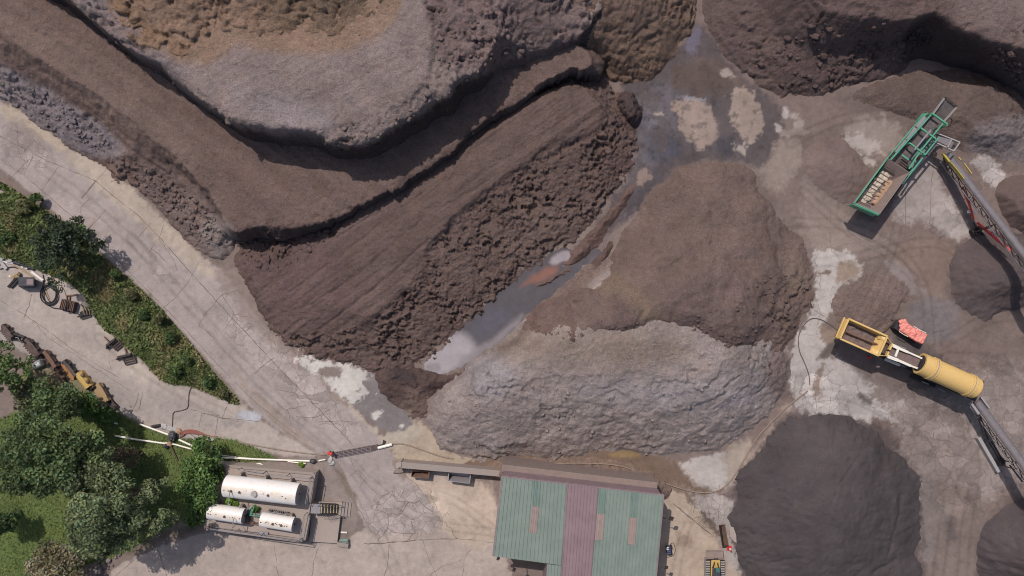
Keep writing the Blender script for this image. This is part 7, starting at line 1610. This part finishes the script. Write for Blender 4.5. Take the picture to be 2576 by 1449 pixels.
for i, (px, py, an, l, lb) in enumerate(((4, 655, 50, .9, 'grey panel leaning at the left edge'), (12, 668, -50, .8, 'grey channel lying at the left edge'), (26, 656, 20, .5, 'pale board beside the curved white pipe'))):
    q = W(px, py); a = math.radians(an); m = MB(q); m.beam((q[0] - math.cos(a) * l / 2, q[1] - math.sin(a) * l / 2, .1), (q[0] + math.cos(a) * l / 2, q[1] + math.sin(a) * l / 2, .16), .28, .08); m.build(['panel', 'channel', 'board'][i], M['sheet_grey'], None, label=lb, cat=['panel', 'channel', 'board'][i])
# coil of hose
pts = []
for k in range(160):
    t = k / 159; an = 2 * math.pi * 3.15 * t + 1.3; r = 20.5 + 2.6 * math.sin(k * .09)
    pts.append((124 + t * 4 - 2 + r * .92 * math.cos(an), 741 + r * 1.12 * math.sin(an), .05 + .11 * t))
pts = [(108, 692, .05), (111, 704, .05), (107, 725, .05)] + [(128, 718, .06)] * 0 + pts + [(116, 766, .06), (135, 775, .05), (156, 778, .05)]
pipe('hose_coil', pts, .045, M['black_rubber'], 'coil of black hose lying on the concrete between the bin and the crate', 'hose', smooth_it=0)
pipe('hose', [(112, 714), (130, 709), (150, 714), (162, 730), (167, 748)], .03, M['hose_tan'], 'thin grey hose arcing round the black hose coil', 'hose', smooth_it=2)
m = MB(W(120, 745)); m.beam(W(108, 712, .04), W(126, 760, .04), .1, .06); m.build('batten', M['timber'], None, label='flat batten lying under the black hose coil', cat='batten')
# lattice crate and forks
c = W(178, 768, 0); root = empty('crate', c, -math.radians(14), 'brown slatted steel crate next to the hose coil', 'crate')
m = MB(); m.prism([(-.6, -.42), (.6, -.42), (.6, .42), (-.6, .42)], .05, .5); m.build('body', M['dark_rust'], root, bevel=.03)
for k in range(9):
    m = MB(); m.beam((-.56 + k * .14, -.4, .54), (-.56 + k * .14, .4, .54), .06, .06); m.build('slat', M['rust'], root)
m = MB(); m.tube([(-.1, .4, .6), (0, .1, .7), (.1, -.3, .65), (-.2, -.5, .5)], .05, 6, 1); m.beam((.0, .3, .62), (.2, -.2, .62), .08, .08); m.build('chain_bundle', M['black_rubber'], root)
m = MB(); m.beam((-.65, -.48, .12), (.5, -.5, .12), .16, .2); m.build('fork_tube', M['dark_steel'], root)
m = MB(W(180, 745)); m.beam(W(166, 744, .08), W(196, 741, .08), .1, .1); m.beam(W(168, 745, .08), W(169, 757, .08), .08, .08); m.beam(W(176, 745, .08), W(175, 757, .08), .08, .08); m.build('angle_iron', M['rust'], None, label='rusty angle-iron rack at the bank edge above the crate', cat='rack')
c = W(213, 788, 0); root = empty('fork_attachment', c, 0, 'black fork attachment with loose hoses right of the crate', 'attachment')
for k in range(3):
    m = MB(c); m.beam(W(196 + k * 3, 797 - k * 5, .2), W(222 + k * 2, 786 - k * 5, .3), .13, .14); m.build('fork', M['black_rubber'], root)
for k in range(5):
    m = MB(c); m.tube([W(203 + k * 4, 765 + k * 3, .4), W(208 + k * 4, 778, .5), W(214 + k * 3, 792, .3)], .04, 6, 1); m.build('hose', M['black_rubber' if k % 2 else 'timber'], root, True)
m = MB(c); m.beam(W(205, 802, .06), W(230, 794, .06), .22, .06); m.build('plate', M['dark_steel'], root)
# two slatted grapples
def grapple(px, py, ang, sc_, label, pole):
    c = W(px, py, 0); root = empty('slatted_grapple', c, -math.radians(ang), label, 'grapple')
    m = MB(); m.beam((-.62 * sc_, .28, .35), (.5 * sc_, .28, .35), .2, .3); m.build('back_beam', M['dark_steel'], root, bevel=.02)
    for k in range(4):
        m = MB(); y = .1 - k * .2; m.beam((-.3 * sc_, y, .12), (.62 * sc_, y, .12), .07, .1); m.build('slat', M['dark_rust'], root)
    for x in (-.3, .62):
        m = MB(); m.beam((x * sc_, .28, .3), (x * sc_, -.5, .1), .07, .1); m.build('side_arm', M['dark_rust'], root)
    m = MB(); m.beam((-.6 * sc_, .28, .3), (-.85 * sc_, .1, .15), .14, .2); m.build('end_horn', M['dark_steel'], root)
    m = MB(); m.beam((pole[0], pole[1], .1), (pole[2], pole[3], .3), .1, .08); m.build('tow_bar', M['rust'], root)
grapple(291, 866, -38, .85, 'dark slatted grapple on the concrete, nearer the black hose coil', (-.35, 1.1, -.2, .35))
grapple(323, 901, -13, 1.05, 'dark slatted grapple on the concrete at the edge of the weeds, lower of the two', (-.05, .95, .05, .3))
# edge of the lawn: sheet, bags, hoses
q = W(424, 1077); m = MB(q)
for k in range(7): m.blob(W(408 + k * 5.5, 1073 + k * 1.6, .04), (.2, .22, .09), k + 3, .7, 2)
m.build('grey_tarpaulin', M['sheet_grey'], None, True, 'crumpled grey tarpaulin along the kerb of the lower yard', 'tarpaulin')
q = W(450, 1084); m = MB(q); m.blob((q[0], q[1], .1), (.3, .25, .14), 5, .5); m.build('beige_sack', M['sheet_tan'], None, True, 'beige sack beside the red hoses on the lawn edge', 'sack')
q = W(437, 1096); m = MB(q); m.blob((q[0], q[1], .25), (.36, .42, .3), 11, .5, 3); m.build('black_sack', M['tarp_black'], None, True, 'big black rubbish sack on the lawn at the end of the white pipe', 'sack')
q = W(424, 1118); m = MB(q); m.blob((q[0] - .12, q[1] - .1, .15), (.2, .22, .2), 12, .5); m.build('black_sack', M['tarp_black'], None, True, 'small black sack below the big one, beside the brown bag', 'sack')
q = W(428, 1116); m = MB(q); m.blob((q[0] + .05, q[1], .18), (.26, .2, .2), 14, .5); m.build('brown_bag', M['sheet_tan'], None, True, 'brown paper bag on top of the fence post', 'bag')
m = MB(W(439, 1140)); m.beam(W(430, 1122, .12), W(447, 1158, .08), .12, .1); m.build('fallen_post', M['bark'], None, label='fallen dark timber post pointing at the hedge', cat='post')
c = W(480, 1088); m = MB(c)
for k in range(6): m.tube([W(453 + k * 1.5, 1101 - k, .06 + .02 * k), W(456 + k * 2, 1084 + k, .14), W(480 + k * 3, 1080 + k * 2.2, .16), W(502, 1085 + k * 1.2, .12), W(514 + k * 2.5, 1093 + k * .6, .05)], .035, 6, 2)
m.build('hose_bundle', M['red_hose'], None, True, 'bundle of faded red hoses lying over the kerb of the lawn', 'hoses')
pipe('hose', [(516, 1093), (535, 1098), (547, 1098)], .035, M['red_hose'], 'single red hose end trailing along the kerb', 'hose', smooth_it=1)
pipe('black_pipe', [(382, 1073), (403, 1070)], .13, M['black_rubber'], 'short fat black pipe at the kerb beside the grey tarpaulin')
pipe('cable', [(487, 969), (480, 976), (475, 989), (474, 1010), (473, 1026), (463, 1031), (450, 1034), (435, 1036), (434, 1055), (433, 1073)], .042, M['cable_dusty'], 'black cable crossing the lower yard in a stepped line', 'cable', smooth_it=1)
m = MB(W(489, 1100)); m.beam(W(476, 1094, .1), W(492, 1105, .1), .2, .08); m.build('grey_plank', M['sheet_grey'], None, label='grey plank lying below the red hoses', cat='plank')
m = MB(W(529, 1106)); m.blob(W(529, 1106, .05), (.3, .12, .1), 6, .6); m.build('rag', M['sheet_grey'], None, True, 'pale rag on the grass right of the red hoses', 'rag')
# stones and road-edge blocks
for px, py, an, lb in ((8, 486, -25, 'weathered concrete block at the road edge, cut by the left edge'), (30, 502, -32, 'weathered concrete block at the road edge, second from the left edge')):
    c = W(px, py, 0); m = MB(c); a = math.radians(an); u = Vector((math.cos(a), math.sin(a), 0)); m.beam(Vector(c) - u * .42 + Vector((0, 0, .3)), Vector(c) + u * .42 + Vector((0, 0, .3)), .5, .6); m.build('concrete_block', M['concrete_wall'], None, label=lb, cat='block', bevel=.05)
q = W(238, 1432); m = MB(q); m.blob((q[0], q[1], .3), (.7, .55, .55), 7, .5, 3); m.build('boulder', M['stone'], None, True, 'big grey boulder at the bottom edge beside the dry tree', 'boulder')
for i, (px, py, r) in enumerate(((262, 1418, .2), (275, 1410, .25), (292, 1402, .16), (258, 1402, .22), (300, 1395, .18), (250, 1412, .15), (283, 1422, .14))):
    q = W(px, py); m = MB(q); m.blob((q[0], q[1], r * .4), (r, r * .8, r * .6), i + 50, .5); m.build('stone', M['stone'], None, True, 'grey edging stone between the boulder and the concrete', 'stone', 'edging stones by the boulder')


# things that repeat carry one group
GROUPS = {'fuel_tank': 'fuel tanks on the platform', 'skip': 'tipping skips under the retaining wall', 'pipe': 'loose pipes lying about', 'slatted_grapple': 'grapples on the lower yard', 'concrete_block': 'blocks at the road edge',
          'broadleaf_tree': 'broadleaf trees on the left', 'small_tree': 'small trees at the lower left', 'marker_post': 'red-capped posts by the grating', 'fines_cone': 'cones of fine mulch under the conveyors', 'shrub': 'shrubs and weed bushes',
          'hose': 'hoses lying on the ground', 'cable': 'cables lying on the ground', 'tarpaulin_scrap': 'red tarpaulin scraps', 'black_sack': 'black rubbish sacks on the lawn'}
for o in list(sc.objects):
    b_ = o.name.split('.')[0]
    if o.parent is None and b_ in GROUPS and 'group' not in o and 'label' in o: o['group'] = GROUPS[b_]
